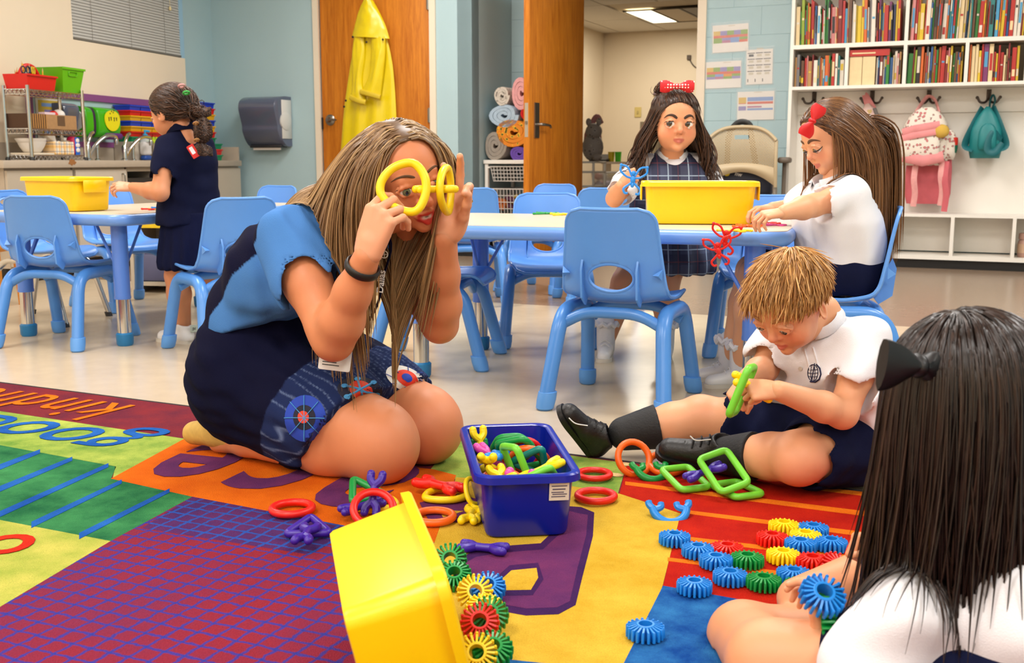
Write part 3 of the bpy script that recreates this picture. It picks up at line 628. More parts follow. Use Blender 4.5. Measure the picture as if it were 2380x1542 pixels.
m = MB(); m.M = Matrix.Translation((w_*.22, -.132, h_*.62)) @ Matrix.Rotation(R_(90), 4, 'X'); m.prism([(w_*.24*math.cos(R_(a)), h_*.32*math.sin(R_(a))*(.9 if math.sin(R_(a)) > 0 else 1.25)) for a in range(0, 360, 15)], 0, .004); m.build('yellow_front', plastic('soap_yellow', (226,214,20)), so)
m = MB()
for x, z, a in ((-.07,.0,.1), (-.03,.02,.09), (.03,.0,.1), (.075,.02,.08)): m.box(w_*(.22+x*1.6)-.0022, w_*(.22+x*1.6)+.0022, -.139, -.135, h_*(.55+z), h_*(.55+z+a)); m.box(w_*(.22+x*1.6)-.006, w_*(.22+x*1.6)+.006, -.139, -.135, h_*(.55+z+a), h_*(.55+z+a+.025))
for x, z in ((.05,.86), (.1,.82), (.0,.78), (.12,.88)): m.box(w_*(.15+x)-.003, w_*(.15+x)+.003, -.139, -.13, h_*z, h_*z+.008)
m.build('black_print', m_dark, so)
m = MB(); m.rbox(w_*.02, w_*.5, -.15, -.05, -h_*.05, h_*.16, .02, 3); m.build('push_lever', plastic('soap_purple', (92,24,112)), so)
# faucets
def faucet(px, label):
    s_, z_ = LB(px, 373, .25); M = MLEFT @ Matrix.Translation((s_, -.25, zct))
    o = thing('faucet', label, 'tap', M); h = .165
    q = MB(); q.lathe([(.028,0), (.028,.008), (.019,.014), (.019,.09), (.016,.1)], 14); q.tube(bez([(0,0,.09), (.02,.0,.13), (.06,.01,.17), (.09,.01,.185)], 5), [.012]*15+[.007], 9); q.build('handle_column', m_chrome, o)
    q = MB(); q.tube(bez([(.005,-.005,.03), (.06,-.02,.1), (.14,-.04,.155), (.22,-.05,.16), (.245,-.05,.145), (.245,-.05,.125)], 6), .0125, 9); q.lathe([(.014,-.012), (.016,0), (.016,.02)], 10, (.245,-.05,.115)); q.build('spout', m_chrome, o)
    q = MB(); q.lathe([(.02,0), (.02,.006), (.011,.012), (.011,.08), (.016,.085), (.016,.1), (.006,.104)], 12, (.13,.02,0)); q.build('side_spray', m_chrome, o)
    return o
faucet(205, 'chrome tap beside the wire rack under the green soap dispenser'); faucet(291, 'chrome tap beside the soap bottle and the coloured trays')
# soap bottle + brush
s_, z_ = LB(340, 368, .222); M = MLEFT @ Matrix.Translation((s_, -.222, zct)); o = thing('pump_bottle', 'clear pump soap bottle with white label and blue base by the tap', 'bottle', M)
q = MB(); q.rbox(-.045, .045, -.026, .026, 0, .035, .018, 3); q.build('blue_base', plastic('bottle_blue', (20,70,150)), o)
q = MB(); q.rbox(-.045, .045, -.026, .026, .035, .135, .018, 3); q.build('label_body', plastic('bottle_white', (216,214,214)), o)
q = MB(); q.lathe([(.04,.13), (.03,.15), (.014,.158), (.014,.175)], 14); q.build('shoulder', mat('bottle_clear', (215,220,225), .1, alpha=.6), o)
q = MB(); q.lathe([(.017,.17), (.017,.185), (.006,.187), (.006,.2)], 12); q.tube([(0,0,.2), (.0,0,.206), (.05,0,.204)], .009, 8); q.build('pump', plastic('pump_blue', (40,150,200)), o)
s_, z_ = LB(362, 336, .235); M = MLEFT @ Matrix.Translation((s_, -.238, zct+.125)); o = thing('scrub_brush', 'lime green scrub brush resting on a cup by the tap', 'brush', M)
q = MB(); q.tube(bez([(-.11,0,.02), (-.05,0,.008), (.04,0,.008), (.12,0,.02)], 5), [.014]*16, 8); q.build('brush_back', plastic('lime_plastic', (176,206,20)), o)
q = MB()
for i in range(12): q.tube([(-.04+i*.012, 0, .018), (-.04+i*.012, (i % 3-1)*.004, .042)], .003, 5)
q.build('bristles', plastic('lime_plastic2', (190,214,40)), o)
q = MB(); q.lathe([(.03,-.125), (.034,-.02), (.036,.0), (.03,.0), (.028,-.1)], 16); q.build('cup', plastic('cup_greige', (190,178,160)), o)
# coloured drawer trays, one stack left of the girl's head and one to its right
TC = {'blue': (24,60,190), 'red': (206,26,20), 'yellow': (224,170,14), 'green': (0,132,84)}
TM = {k: plastic('tray_'+k, v, .4) for k, v in TC.items()}
def tray_mesh(w_, d_, h_, cells, mm):
    q = MB(); e = .004
    for i in range(cells):
        x0 = -w_/2 + w_*i/cells; x1 = x0 + w_/cells
        ix = .006; 
        lo = [(x0+ix, -d_/2+.008), (x1-ix, -d_/2+.008), (x1-ix, d_/2-.008), (x0+ix, d_/2-.008)]; hi = [(x0+.001, -d_/2), (x1-.001, -d_/2), (x1-.001, d_/2), (x0+.001, d_/2)]
        q.loft([[(x, y, 0) for x, y in lo], [(x, y, h_) for x, y in hi], [(x*.0+((x-(x0+x1)/2)*.94+(x0+x1)/2), y*.95, h_) for x, y in hi], [((x-(x0+x1)/2)*.94+(x0+x1)/2, y*.95, .004) for x, y in lo]])
    q.box(-w_/2-.004, w_/2+.004, -d_/2-.005, -d_/2, h_-.009, h_); q.box(-w_/2-.004, w_/2+.004, d_/2, d_/2+.005, h_-.009, h_)
    q.box(-w_/2-.005, -w_/2, -d_/2, d_/2, h_-.009, h_); q.box(w_/2, w_/2+.005, -d_/2, d_/2, h_-.009, h_)
    return q.mesh('tray', mm)
zz1 = LB(330, 245, .2)[1]; zz0 = LB(330, 330, .2)[1]; cols = ['green', 'red', 'yellow', 'blue', 'yellow', 'red', 'blue']; nth = {}
s0, s1 = LB(302, 300, .17)[0], LB(376, 300, .17)[0]; th = (zz1-zz0)/7
# low ledge the left stack stands on
q = lmb(); q.box(s0-.02, s1+.02, -.19, -.05, zct, zz0); tag(q.build('tray_riser', m_lam2), 'low greige riser block under the coloured trays', 'riser')
for i, c in enumerate(cols):
    k = nth.get(c, 0); nth[c] = k+1; pos = 'lower' if k == 0 else 'upper'
    lab = f'{c} three-part tray at the bottom of the stack by the tap' if i == 0 else f'{pos} {c} three-part tray in the stack by the tap'
    o = link('sorting_tray', tray_mesh(s1-s0, .13, th*.98, 3, TM[c]), None, MLEFT @ Matrix.Translation(((s0+s1)/2, -.115, zz0+i*th))); tag(o, lab, 'tray', 'coloured trays stacked by the tap')
s0, s1 = LB(452, 300, .25)[0], LB(494, 300, .25)[0]; zz1 = LB(478, 240, .2)[1]; zz0 = LB(478, 334, .2)[1]; th = (zz1-zz0)/7; nth = {}
base = zct; b3 = (zz0-zct)/3
for i, c in enumerate(['green', 'red', 'green']):
    o = link('sorting_tray', tray_mesh((s1-s0)*1.12, .2, b3*.97, 1, TM[c]), None, MLEFT @ Matrix.Translation(((s0+s1)/2+.05, -.19, zct+i*b3))); tag(o, ['lowest wide green tray on the worktop by the back wall', 'wide red tray between two wide green trays', 'upper wide green tray under the narrow stack'][i], 'tray', 'coloured trays stacked by the back wall')
for i, c in enumerate(cols):
    k = nth.get(c, 0); nth[c] = k+1; pos = 'lower' if k == 0 else 'upper'
    lab = f'{c} narrow tray at the foot of the stack by the back wall' if i == 0 else f'{pos} {c} narrow tray in the stack by the back wall'
    o = link('sorting_tray', tray_mesh(s1-s0, .17, th*.98, 1, TM[c]), None, MLEFT @ Matrix.Translation(((s0+s1)/2, -.19, zz0+i*th))); tag(o, lab, 'tray', 'coloured trays stacked by the back wall')
# ------------------------------------------------------------------ wire rack and what stands on it
MLK = MLEFT @ Matrix.Translation((0, -.03, 0))
def lmk():
    m = MB(); m.M = MLK.copy(); return m
dF, dB = .29, .125
sl_, sr_ = LB(70, 300, dF+.03)[0], LB(195, 300, dF+.03)[0]
zt_ = LB(67, 212, dF+.03)[1]; zm_ = LB(74, 304, dF+.03)[1]; zl_ = LB(78, 366, dF+.03)[1]
rk = thing('wire_rack', 'three tier chrome wire rack on the worktop', 'rack')
for x in (sl_, sr_):
    for d in (dF, dB):
        m = lmk(); m.tube([(x, -d, zct+.012), (x, -d, zt_+.035)], .011, 9); m.build('post', m_chrome, rk)
        m = lmk(); m.lathe([(.016,0), (.016,.012), (.011,.02)], 10, (x, -d, zct)); m.build('foot', m_black, rk)
for z in (zl_, zm_, zt_):
    m = lmk(); r = .0032
    for zz in (z-.016, z+.012):
        m.tube([(sl_,-dF,zz), (sr_,-dF,zz), (sr_,-dB,zz), (sl_,-dB,zz)], r, 5, closed=True)
    def zig(p, q_, n):
        P = []
        for i in range(n+1):
            f = i/n; P.append((p[0]+(q_[0]-p[0])*f, p[1]+(q_[1]-p[1])*f, z-.016 if i % 2 else z+.012))
        m.tube(P, r*.8, 5)
    zig((sl_,-dF), (sr_,-dF), 26); zig((sl_,-dB), (sl_,-dF), 12); zig((sr_,-dB), (sr_,-dF), 12); zig((sl_,-dB), (sr_,-dB), 26)
    for i in range(15): x = sl_+(sr_-sl_)*(i+.5)/15; m.tube([(x,-dF,z+.012), (x,-dB,z+.012)], r*.8, 5)
    for i in range(3): y = dB+(dF-dB)*(i+.5)/3; m.tube([(sl_,-y,z+.009), (sr_,-y,z+.009)], r*.8, 5)
    m.build('wire_shelf', m_chrome, rk)
zT, zM, zB = zt_+.0165, zm_+.0165, zl_+.0165
def open_box(mb, x0, x1, y0, y1, z0, z1, fl=0.0, t=.004):
    lo = [(x0,y0), (x1,y0), (x1,y1), (x0,y1)]; hi = [(x0-fl,y0-fl), (x1+fl,y0-fl), (x1+fl,y1+fl), (x0-fl,y1+fl)]
    hi2 = [(x0-fl+t,y0-fl+t), (x1+fl-t,y0-fl+t), (x1+fl-t,y1+fl-t), (x0-fl+t,y1+fl-t)]; lo2 = [(x0+t,y0+t), (x1-t,y0+t), (x1-t,y1-t), (x0+t,y1-t)]
    mb.loft([[(x,y,z0) for x,y in lo], [(x,y,z1) for x,y in hi], [(x,y,z1) for x,y in hi2], [(x,y,z0+t) for x,y in lo2]])
def sx(px, py=300, d=.28): return LB(px, py, d)[0]
# red caddy
x0, x1 = sl_+.016, sx(126, 190, .31); hz = .085
cd = thing('tool_caddy', 'red plastic caddy with arched handle full of pencils and scissors', 'caddy')
m = lmk(); open_box(m, x0, x1, -.278, -.135, zT, zT+hz, .012); m.box(x0-.014, x1+.014, -.298, -.290, zT+hz-.01, zT+hz); m.build('caddy_tub', TM['red'], cd)
m = lmk(); ym = -.2; m.tube(bez([(x0+.02, ym, zT+hz-.02), ((x0*2+x1)/3, ym, zT+hz+.05), ((x0+x1*2)/3, ym, zT+hz+.05), (x1-.02, ym, zT+hz-.02)], 6), .012, 8); m.box(x0+.01, x1-.01, ym-.003, ym+.003, zT+.004, zT+hz+.01); m.build('handle', TM['red'], cd)
rr = random.Random(3)
m_pen = mat('pencil_yellow', (222,172,30), .5); m_tip = mat('pencil_wood', (206,170,120), .7); m_eras = mat('eraser_pink', (206,110,110), .7)
for i in range(14):
    x = x0+.03+(x1-x0-.06)*rr.random(); y = rr.choice([-.25, -.16])+rr.uniform(-.02, .02); l = rr.uniform(.11, .16); tx, ty = rr.uniform(-.2, .2), rr.uniform(-.2, .2)
    o = MB(); o.lathe([(.0037,0), (.0037,l-.02)], 6); o.mi = 1; o.lathe([(.0037,l-.02), (.0008,l)], 6)
    ob = link('pencil', o.mesh('pencil', [m_pen, m_tip]), None, MLK @ Matrix.Translation((x, y, zT+.006)) @ Euler((tx, ty, 0)).to_matrix().to_4x4()); tag(ob, 'sharpened yellow pencil standing point up in the red caddy', 'pencil', 'pencils in the red caddy')
for i, (x, c) in enumerate(((x0+.02, (40,44,60)), (x0+.055, (30,60,110)), (x0+.085, (214,180,30)))):
    o = MB()
    for s_ in (-1, 1): o.tube([(s_*.016+.014*math.cos(R_(a)), 0, .1+.02*math.sin(R_(a))) for a in range(0, 360, 30)], .004, 6, closed=True)
    o.mi = 1; o.box(-.007, -.001, -.001, .001, .0, .085); o.box(.001, .007, -.003, -.001, .0, .085)
    ob = link('scissors', o.mesh('scissors', [plastic('scissor_handle%d' % i, c), m_steel]), None, MLK @ Matrix.Translation((x, -.26, zT+.008)) @ Matrix.Rotation(R_(20*i-20), 4, 'Z')); tag(ob, ['black', 'blue', 'yellow'][i]+' handled scissors standing in the red caddy', 'scissors')
# green basket
x0, x1 = sx(133, 200, .27)+.0, sx(184, 200, .27)-.04; m = lmk(); gb = thing('storage_basket', 'lime green tapered plastic basket on top of the wire rack', 'basket')
open_box(m, x0+.012, x1-.0, -.27, -.12, zT, zT+.15, .025); m.build('basket_tub', plastic('basket_green', (96,176,16)), gb)
m = lmk(); m.box(x0-.02, x1+.03, -.3, -.294, zT+.137, zT+.15); m.build('basket_rim', plastic('basket_green', (96,176,16)), gb)
m = lmk(); m.tube(fillet([((x0+x1)/2-.04, -.2905, zT+.1), ((x0+x1)/2+.04, -.2905, zT+.1), ((x0+x1)/2+.04, -.2945, zT+.125), ((x0+x1)/2-.04, -.2945, zT+.125)], .008, 3, closed=True), .0035, 6, closed=True); m.build('handle_slot', plastic('basket_green', (96,176,16)), gb)
# boxes on the middle shelf
def stripes(name, c1, c2, sc):
    m = mat(name, c1, .6); nt = m.node_tree; b = nt.nodes['Principled BSDF']; tc = nt.nodes.new('ShaderNodeTexCoord'); wv = nt.nodes.new('ShaderNodeTexWave'); wv.inputs['Scale'].default_value = sc; wv.inputs['Distortion'].default_value = .6
    nt.links.new(tc.outputs['Object'], wv.inputs['Vector']); cr = nt.nodes.new('ShaderNodeValToRGB'); cr.color_ramp.interpolation = 'CONSTANT'; cr.color_ramp.elements[0].color = srgb(*c1); cr.color_ramp.elements[1].color = srgb(*c2); cr.color_ramp.elements[1].position = .5
    nt.links.new(wv.outputs[0], cr.inputs[0]); nt.links.new(cr.outputs[0], b.inputs['Base Color']); return m
m = MB(); open_box(m, 0, .15, -.09, .09, 0, .085, 0, .004); ob = link('cardboard_box', m.mesh('cardboard_box', stripes('dark_striped_card', (70,44,24), (172,122,60), 16)), None, MLK @ Matrix.Translation((sl_+.012, -.195, zM)) @ Matrix.Rotation(0, 4, 'Z')); tag(ob, 'dark striped cardboard box at the end of the middle wire shelf', 'box')
m_card = mat('cardboard', (166,126,82), .8, var=.1, vscale=40)
m = lmk(); x0, x1 = sl_+.17, sr_-.05; open_box(m, x0, x1, -.275, -.12, zM, zM+.085, 0, .005); cbx = tag(m.build('cardboard_box', m_card), 'long brown cardboard box on the middle wire shelf', 'box')
m = lmk(); m.box((x0+x1)/2-.04, (x0+x1)/2+.03, -.2765, -.275, zM+.02, zM+.08); m.build('box_print', mat('card_print', (96,70,44), .8), cbx)
q = lmk(); q.ball((x1-.07, -.2, zM+.09), (.04,.04,.035), 12, 8); q.mi = 1; q.ball((x1-.12, -.2, zM+.085), (.03,.03,.03), 12, 8); tag(q.build('cloth_bundle', [m_paper, TM['red']]), 'red and white cloth bundle in the brown cardboard box', 'cloth')
q = lmk(); q.prism([(x0+.01, -.26), (x0+.12, -.25), (x0+.1, -.2), (x0+.02, -.21)], zM+.08, zM+.1); tag(q.build('folded_paper', mat('pale_pink_paper', (226,200,206), .7)), 'pale pink folded paper sticking out of the brown box', 'paper')
# bottom shelf
q = lmk(); q.lathe([(.04,0), (.052,.008), (.07,.035), (.083,.065), (.079,.065), (.066,.035), (.04,.01)], 24, (sl_+.115, -.205, zB+.0112)); q2 = tag(q.build('paper_bowls', m_paper), 'stack of white paper bowls on the bottom wire shelf', 'bowls')
q = lmk(); 
for i in range(4): q.lathe([(.07+.003*i,.05+i*.005), (.084+.002*i,.067+i*.006), (.081+.002*i,.067+i*.006), (.068,.05+i*.005)], 24, (sl_+.115-.003*i, -.205, zB+.0112))
q.build('bowl_rims', m_paper, q2)
q = lmk(); q.box(sl_+.015, sl_+.212, -.285, -.13, zB, zB+.011); tag(q.build('paper_stack', mat('paper_cream', (216,202,178), .7)), 'flat stack of cream paper under the white bowls', 'paper')
def plaid(name, base, bands, scale=1.0):
    # cloth plaid built from sums of square waves in object space
    m = mat(name, base, .75); nt = m.node_tree; b = nt.nodes['Principled BSDF']; tc = nt.nodes.new('ShaderNodeTexCoord'); sp = nt.nodes.new('ShaderNodeSeparateXYZ'); nt.links.new(tc.outputs['Object'], sp.inputs[0])
    cur = None
    for axis, period, off, width, col, amt in bands:
        ma = nt.nodes.new('ShaderNodeMath'); ma.operation = 'MULTIPLY_ADD'; ma.inputs[1].default_value = 1/period; ma.inputs[2].default_value = off+100; nt.links.new(sp.outputs[axis], ma.inputs[0])
        fr_ = nt.nodes.new('ShaderNodeMath'); fr_.operation = 'FRACT'; nt.links.new(ma.outputs[0], fr_.inputs[0])
        lt = nt.nodes.new('ShaderNodeMath'); lt.operation = 'LESS_THAN'; lt.inputs[1].default_value = width; nt.links.new(fr_.outputs[0], lt.inputs[0])
        sc = nt.nodes.new('ShaderNodeMath'); sc.operation = 'MULTIPLY'; sc.inputs[1].default_value = amt; nt.links.new(lt.outputs[0], sc.inputs[0])
        mx = nt.nodes.new('ShaderNodeMix'); mx.data_type = 'RGBA'; mx.inputs[7].default_value = srgb(*col); nt.links.new(sc.outputs[0], mx.inputs[0])
        if cur: nt.links.new(cur, mx.inputs[6])
        else: mx.inputs[6].default_value = srgb(*base)
        cur = mx.outputs[2]
    nt.links.new(cur, b.inputs['Base Color']); return m
m_tis = plaid('tissue_plaid', (226,216,196), [(0,.045,.1,.35,(226,170,70),.6), (2,.045,.1,.35,(226,170,70),.6), (0,.045,.6,.08,(60,80,120),.9), (2,.045,.6,.08,(60,80,120),.7)])
for i in range(2):
    x = sl_+.263+i*.098; q = MB(); q.rbox(-.0475, .0475, -.042, .042, 0, .08, .004, 1)
    o = link('tissue_box', q.mesh('tissue_box', m_tis), None, MLK @ Matrix.Translation((x, -.243, zB))); tag(o, ['orange plaid tissue box with tissue pulled up beside the paper bowls', 'orange plaid tissue box beside the wipes pouch'][i], 'tissue box')
    q = MB(); h = .035 if i == 0 else .008
    rings = [[((.03+.02*f)*math.cos(a)*(1+.35*math.sin(3*a+f*2))-.05*f*(1-i), (.02+.015*f)*math.sin(a), .079+h*f) for a in [2*math.pi*k/14 for k in range(14)]] for f in (0,.35,.7,1)]
    q.loft(rings); link('tissue', q.mesh('tissue', m_paper), o)
x = sr_-.05; o = thing('wipes_pouch', 'red and blue wipes pouch at the end of the bottom wire shelf', 'pouch', MLK @ Matrix.Translation((x, -.24, zB)))
q = MB(); q.rbox(-.036, .036, -.03, .03, 0, .115, .02, 3); q.build('pouch_body', plastic('pouch_magenta', (200,30,80)), o)
q = MB(); q.rbox(-.022, .022, -.034, -.028, .0, .11, .002, 1); q.build('blue_panel', plastic('pouch_blue', (40,110,210)), o)
q = MB(); 
for z_, w2 in ((.03,.02), (.06,.022), (.09,.018)): q.ball((0, -.035, z_), (w2, .003, .014), 10, 6)
q.build('white_print', m_paper, o)
q = lmk(); q.lathe([(.036,0), (.037,.015), (.034,.05), (.012,.085), (.012,.095)], 18, (sr_-.14, -.16, zB)); fb = tag(q.build('funnel_lamp', mat('milky_plastic', (196,190,176), .35)), 'milky white bottle with sloping shoulders behind the wipes pouch', 'bottle')
q = lmk(); q.lathe([(.015,.095), (.015,.112), (.01,.115)], 12, (sr_-.14, -.16, zB)); q.build('bottle_cap', TM['red'], fb); fb.name = 'squeeze_bottle'
# ------------------------------------------------------------------ raincoat on the closed door
m_rain = mat('raincoat_vinyl', (222,196,10), .3, var=.08, vscale=8, bump=.3, bscale=14); m_rain2 = mat('raincoat_lining', (206,178,40), .45, var=.08, vscale=10)
rc = thing('raincoat', 'bright yellow hooded raincoat hanging on the oak door', 'raincoat')
def on1(px, py, off): a_, z_ = RB(px, py, B1-off); return Vector((a_, B1-off, z_))
def drape(name, outline_l, outline_r, off, thick, folds, mm, seed=0, amp=.012):
    # hanging cloth: left and right edges given as pixel polylines from top to bottom; sheet bulges and folds between them
    n = 26; mrows = 24; q = rmb(); rings = []
    L = bez([on1(x, y, off) for x, y in outline_l], 8); Rr = bez([on1(x, y, off) for x, y in outline_r], 8)
    for i in range(mrows+1):
        f = i/mrows; a = L[int(f*(len(L)-1))]; b = Rr[int(f*(len(Rr)-1))]
        fr, bk = [], []
        for j in range(n+1):
            g = j/n; p = a*(1-g)+b*g; w_ = math.sin(math.pi*g)**.6
            y = p.y - thick*w_*(.6+.4*f) - amp*math.sin(folds*2*math.pi*g+seed+f*1.3)*min(1, f*2)*w_ - amp*.5*mnoise.noise(Vector((g*5+seed, f*6, seed)))
            fr.append((p.x, y, p.z)); bk.append((p.x, min(B1-.003, p.y+.004), p.z))
        rings.append(fr+bk[::-1])
    q.loft(rings); return q.build(name, mm, rc)
drape('coat_body', [(832,70), (815,150), (800,250), (790,380), (785,470)], [(895,70), (912,150), (920,250), (922,320), (926,470)], .03, .04, 3, m_rain, 1)
drape('sleeve', [(823,85), (818,130), (820,190), (814,230)], [(846,85), (848,130), (842,190), (850,236)], .07, .03, 1, m_rain, 2, .006)
drape('sleeve', [(862,85), (862,130), (856,180), (838,215)], [(895,85), (895,130), (890,180), (884,228)], .075, .035, 1, m_rain, 3, .006)
drape('hood', [(846,0), (834,25), (824,60), (818,86)], [(866,0), (880,25), (896,60), (905,90)], .06, .05, 1, m_rain, 4, .008)
for x0, y0, x1, y1, x2, y2 in ((814,226,832,234,850,238), (838,213,860,219,884,226)):
    q = rmb(); q.tube(bez([on1(x0,y0,.1), on1(x1,y1,.115), on1(x2,y2,.1)], 5), .02, 8, flat=(1,.7)); q.build('cuff', m_rain2, rc)
for px, py, o_ in ((820,86,.1), (852,98,.125), (890,92,.1), (804,234,.075), (800,248,.075)):
    p = on1(px, py, o_+.003); q = rmb(); q.M = MROOM @ Matrix.Translation(p) @ Matrix.Rotation(R_(90), 4, 'X'); q.lathe([(.009,0), (.009,.003), (.004,.005)], 10); q.build('snap', mat('snap_brown', (50,40,34), .4, .5), rc)
p = on1(856, -4, .02); q = rmb(); q.tube(bez([(p.x, B1, p.z+.03), (p.x, B1-.05, p.z+.02), (p.x, B1-.07, p.z+.05)], 5), .008, 8); tag(q.build('door_hook', m_steel), 'steel hook on the oak door above the raincoat hood', 'hook')
# ------------------------------------------------------------------ rack with wire baskets and rolled blankets in the recess
BRk = -.55
aR0 = RB(1127, 380, BRk)[0]; zR = RB(1160, 372, BRk)[1]; aR1 = aR0+.52
wr = thing('basket_rack', 'white rack with wire basket drawers in the wall recess', 'rack')
m_wire = mat('white_wire', (214,208,200), .4)
for x in (aR0, aR1-.025):
    for y in (BRk, -.06): m = rmb(); m.box(x, x+.025, y, y+.025, 0, zR-.03); m.build('post', m_white, wr)
m = rmb(); m.rbox(aR0-.01, aR1+.01, BRk-.01, -.03, zR-.03, zR, .004, 1); m.build('rack_top', m_white, wr)
def wire_basket(z1, h):
    m = rmb(); x0, x1, y0, y1 = aR0+.04, aR1-.04, BRk+.01, -.07; r = .0028; ins = .02
    for k in range(5):
        f = k/4; z = z1-h*f; i_ = ins*f; m.tube([(x0+i_,y0+i_,z), (x1-i_,y0+i_,z), (x1-i_,y1-i_,z), (x0+i_,y1-i_,z)], r*(1.6 if k == 0 else 1), 5, closed=True)
    for k in range(17):
        x = x0+.004+(x1-x0-.008)*k/16; m.tube([(x, y0, z1), (min(max(x, x0+ins), x1-ins), y0+ins, z1-h), (min(max(x, x0+ins), x1-ins), y1-ins, z1-h)], r, 5)
    for k in range(1, 9):
        y = y0+(y1-y0)*k/9; m.tube([(x0, y, z1), (x0+ins, y, z1-h), (x1-ins, y, z1-h), (x1, y, z1)], r, 5)
    m.build('wire_basket', m_wire, wr)
    for s_ in (0, 1): 
        m = rmb(); x = aR0+.025 if s_ == 0 else aR1-.04; m.box(x, x+.015, BRk, -.06, z1-.012, z1); m.build('runner', m_white, wr)
zz = [zR-.05, zR-.22, zR-.47]; hh = [.11, .2, .2]
for z, h in zip(zz, hh): wire_basket(z, h)
rr = random.Random(5)
for bi, (z, h, n) in enumerate(((zz[1], hh[1], 8), (zz[2], hh[2], 8))):
    for k in range(n):
        c = rr.choice([('yellow', (206,176,30)), ('purple', (86,34,66)), ('maroon', (100,24,34)), ('brown', (60,40,30)), ('orange', (190,100,30)), ('black', (30,26,28))])
        q = rmb(); cx = aR0+.09+.34*(k % 4)/3; cy = BRk+.09+.1*(k//4); pts = [(cx+rr.uniform(-.05,.05), cy+rr.uniform(-.03,.03), z-h+.012+.03+rr.uniform(0,.1)) for _ in range(5)]
        q.tube(bez(pts, 6), .022, 7); tag(q.build('scarf', mat('scarf_'+c[0], c[1], .8)), f'{c[0]} cloth bundled in the {"upper" if bi == 0 else "lower"} filled wire basket', 'cloth', 'cloths in the wire baskets')
def roll(px, py, rpx, col, label, mm=None, L=.36, sq=1.0, tilt=0, b=None, turns=3):
    b_ = BRk+.03 if b is None else b
    a_, z_ = RB(px, py, b_); r = (RB(px+rpx, py, b_)[0]-a_)*.9
    M = MROOM @ Matrix.Translation((a_, b_, z_)) @ Matrix.Rotation(R_(tilt), 4, 'Y')
    o = thing('rolled_blanket', label, 'blanket', M)
    q = MB(); P = []; N = turns*20
    mmm = mm or mat('blanket_'+label.split()[0], col, .9, var=.12, vscale=40, bump=.6, bscale=60)
    # spiral sheet
    ro = []
    for k in range(N+1):
        th = 2*math.pi*turns*k/N; rad = r*(.16+.84*k/N)*(1+.05*math.sin(3*th+r*90)); ro.append((rad*math.cos(th), rad*math.sin(th)*sq, rad))
    t_ = r*.84/turns*1.02
    outer = [(x*(1+t_/max(rd, .01)*.45), y*(1+t_/max(rd, .01)*.45)) for x, y, rd in ro]; inner = [(x*(1-t_/max(rd, .01)*.45), y*(1-t_/max(rd, .01)*.45)) for x, y, rd in ro]
    ring = outer+inner[::-1]
    L = min(L, .36)
    q.loft([[(x*k, -.0+yy, y*k) for x, y in ring] for yy, k in ((0, .97), (.012, 1.0), (L-.012, 1.0), (L, .97))]); q.build('rolled_layers', mmm, o, angle=60)
    return o
m_of = floral('blanket_orange_print', (222,130,20), (90,80,30), (240,190,40), 30)
roll(1150, 338, 27, (150,140,128), 'grey fleece blanket rolled up lowest on the white rack', sq=1.25, turns=3)
roll(1206, 357, 24, (100,70,160), 'purple blanket rolled up on the white rack', sq=.75, turns=3)
roll(1192, 307, 46, (222,130,20), 'orange printed blanket rolled up below the blue one', m_of, sq=.72, turns=3)
roll(1170, 268, 38, (170,190,206), 'blue and cream blanket rolled up under the grey spotted one', sq=.72, turns=3)
roll(1166, 222, 20, (196,184,168), 'grey spotted blanket rolled up beside the pink one', floral('spotted_grey', (206,196,182), (150,140,130), (176,166,150), 40), sq=1.15, turns=3)
roll(1212, 215, 27, (222,160,160), 'pink blanket rolled up on top of the pile', sq=1.45, turns=3)
roll(1222, 262, 14, (196,20,20), 'red blanket rolled up behind the open door', sq=1.2, turns=2)
# ------------------------------------------------------------------ things in the far room
FD = 2.2
def onF(px, py, b=FD): a_, z_ = RB(px, py, b); return Vector((a_, b, z_))
p = onF(1372, 380); p2 = onF(1381, 380)
ur = thing('utility_rack', 'white tiered rack in the far room beside the open door', 'rack')
zz = [onF(1372, y).z for y in (375, 398, 432)]
x1 = onF(1381, 380).x; x0 = x1-.5
for x in (x0, x1-.02):
    for y in (FD, FD+.35): m = rmb(); m.box(x, x+.02, y, y+.02, 0, zz[0]); m.build('post', m_white, ur)
for z in zz: m = rmb(); m.rbox(x0, x1, FD, FD+.37, z-.02, z, .004, 1); m.build('shelf', m_white, ur)
q = rmb(); c = onF(1366, 345); q.ball((c.x, FD+.15, zz[0]+.1395), (.11,.1,.14), 14, 10); q.ball((c.x+.02, FD+.12, zz[0]+.3), (.085,.08,.08), 14, 10); q.ball((c.x-.03, FD+.1, zz[0]+.39), (.03,.02,.04), 8, 6); q.ball((c.x+.08, FD+.1, zz[0]+.39), (.03,.02,.04), 8, 6); q.ball((c.x+.07, FD+.085, zz[0]+.0395), (.05,.08,.04), 8, 6)
tag(q.build('plush_toy', floral('plush_grey', (150,140,132), (110,100,96), (170,160,150), 20)), 'grey patterned plush toy sitting on the far room rack', 'plush toy')
q = rmb(); c = onF(1358, 318); q.ball((c.x-.02, FD+.305, zz[0]+.1995), (.1,.05,.2), 12, 8); q.tube(bez([(c.x-.05,FD+.305,zz[0]+.35), (c.x+.02,FD+.305,zz[0]+.45), (c.x+.07,FD+.305,zz[0]+.38)], 5), .03, 8); tag(q.build('plush_toy', mat('plush_mauve', (176,120,120), .9)), 'mauve plush toy behind the grey one on the far room rack', 'plush toy')
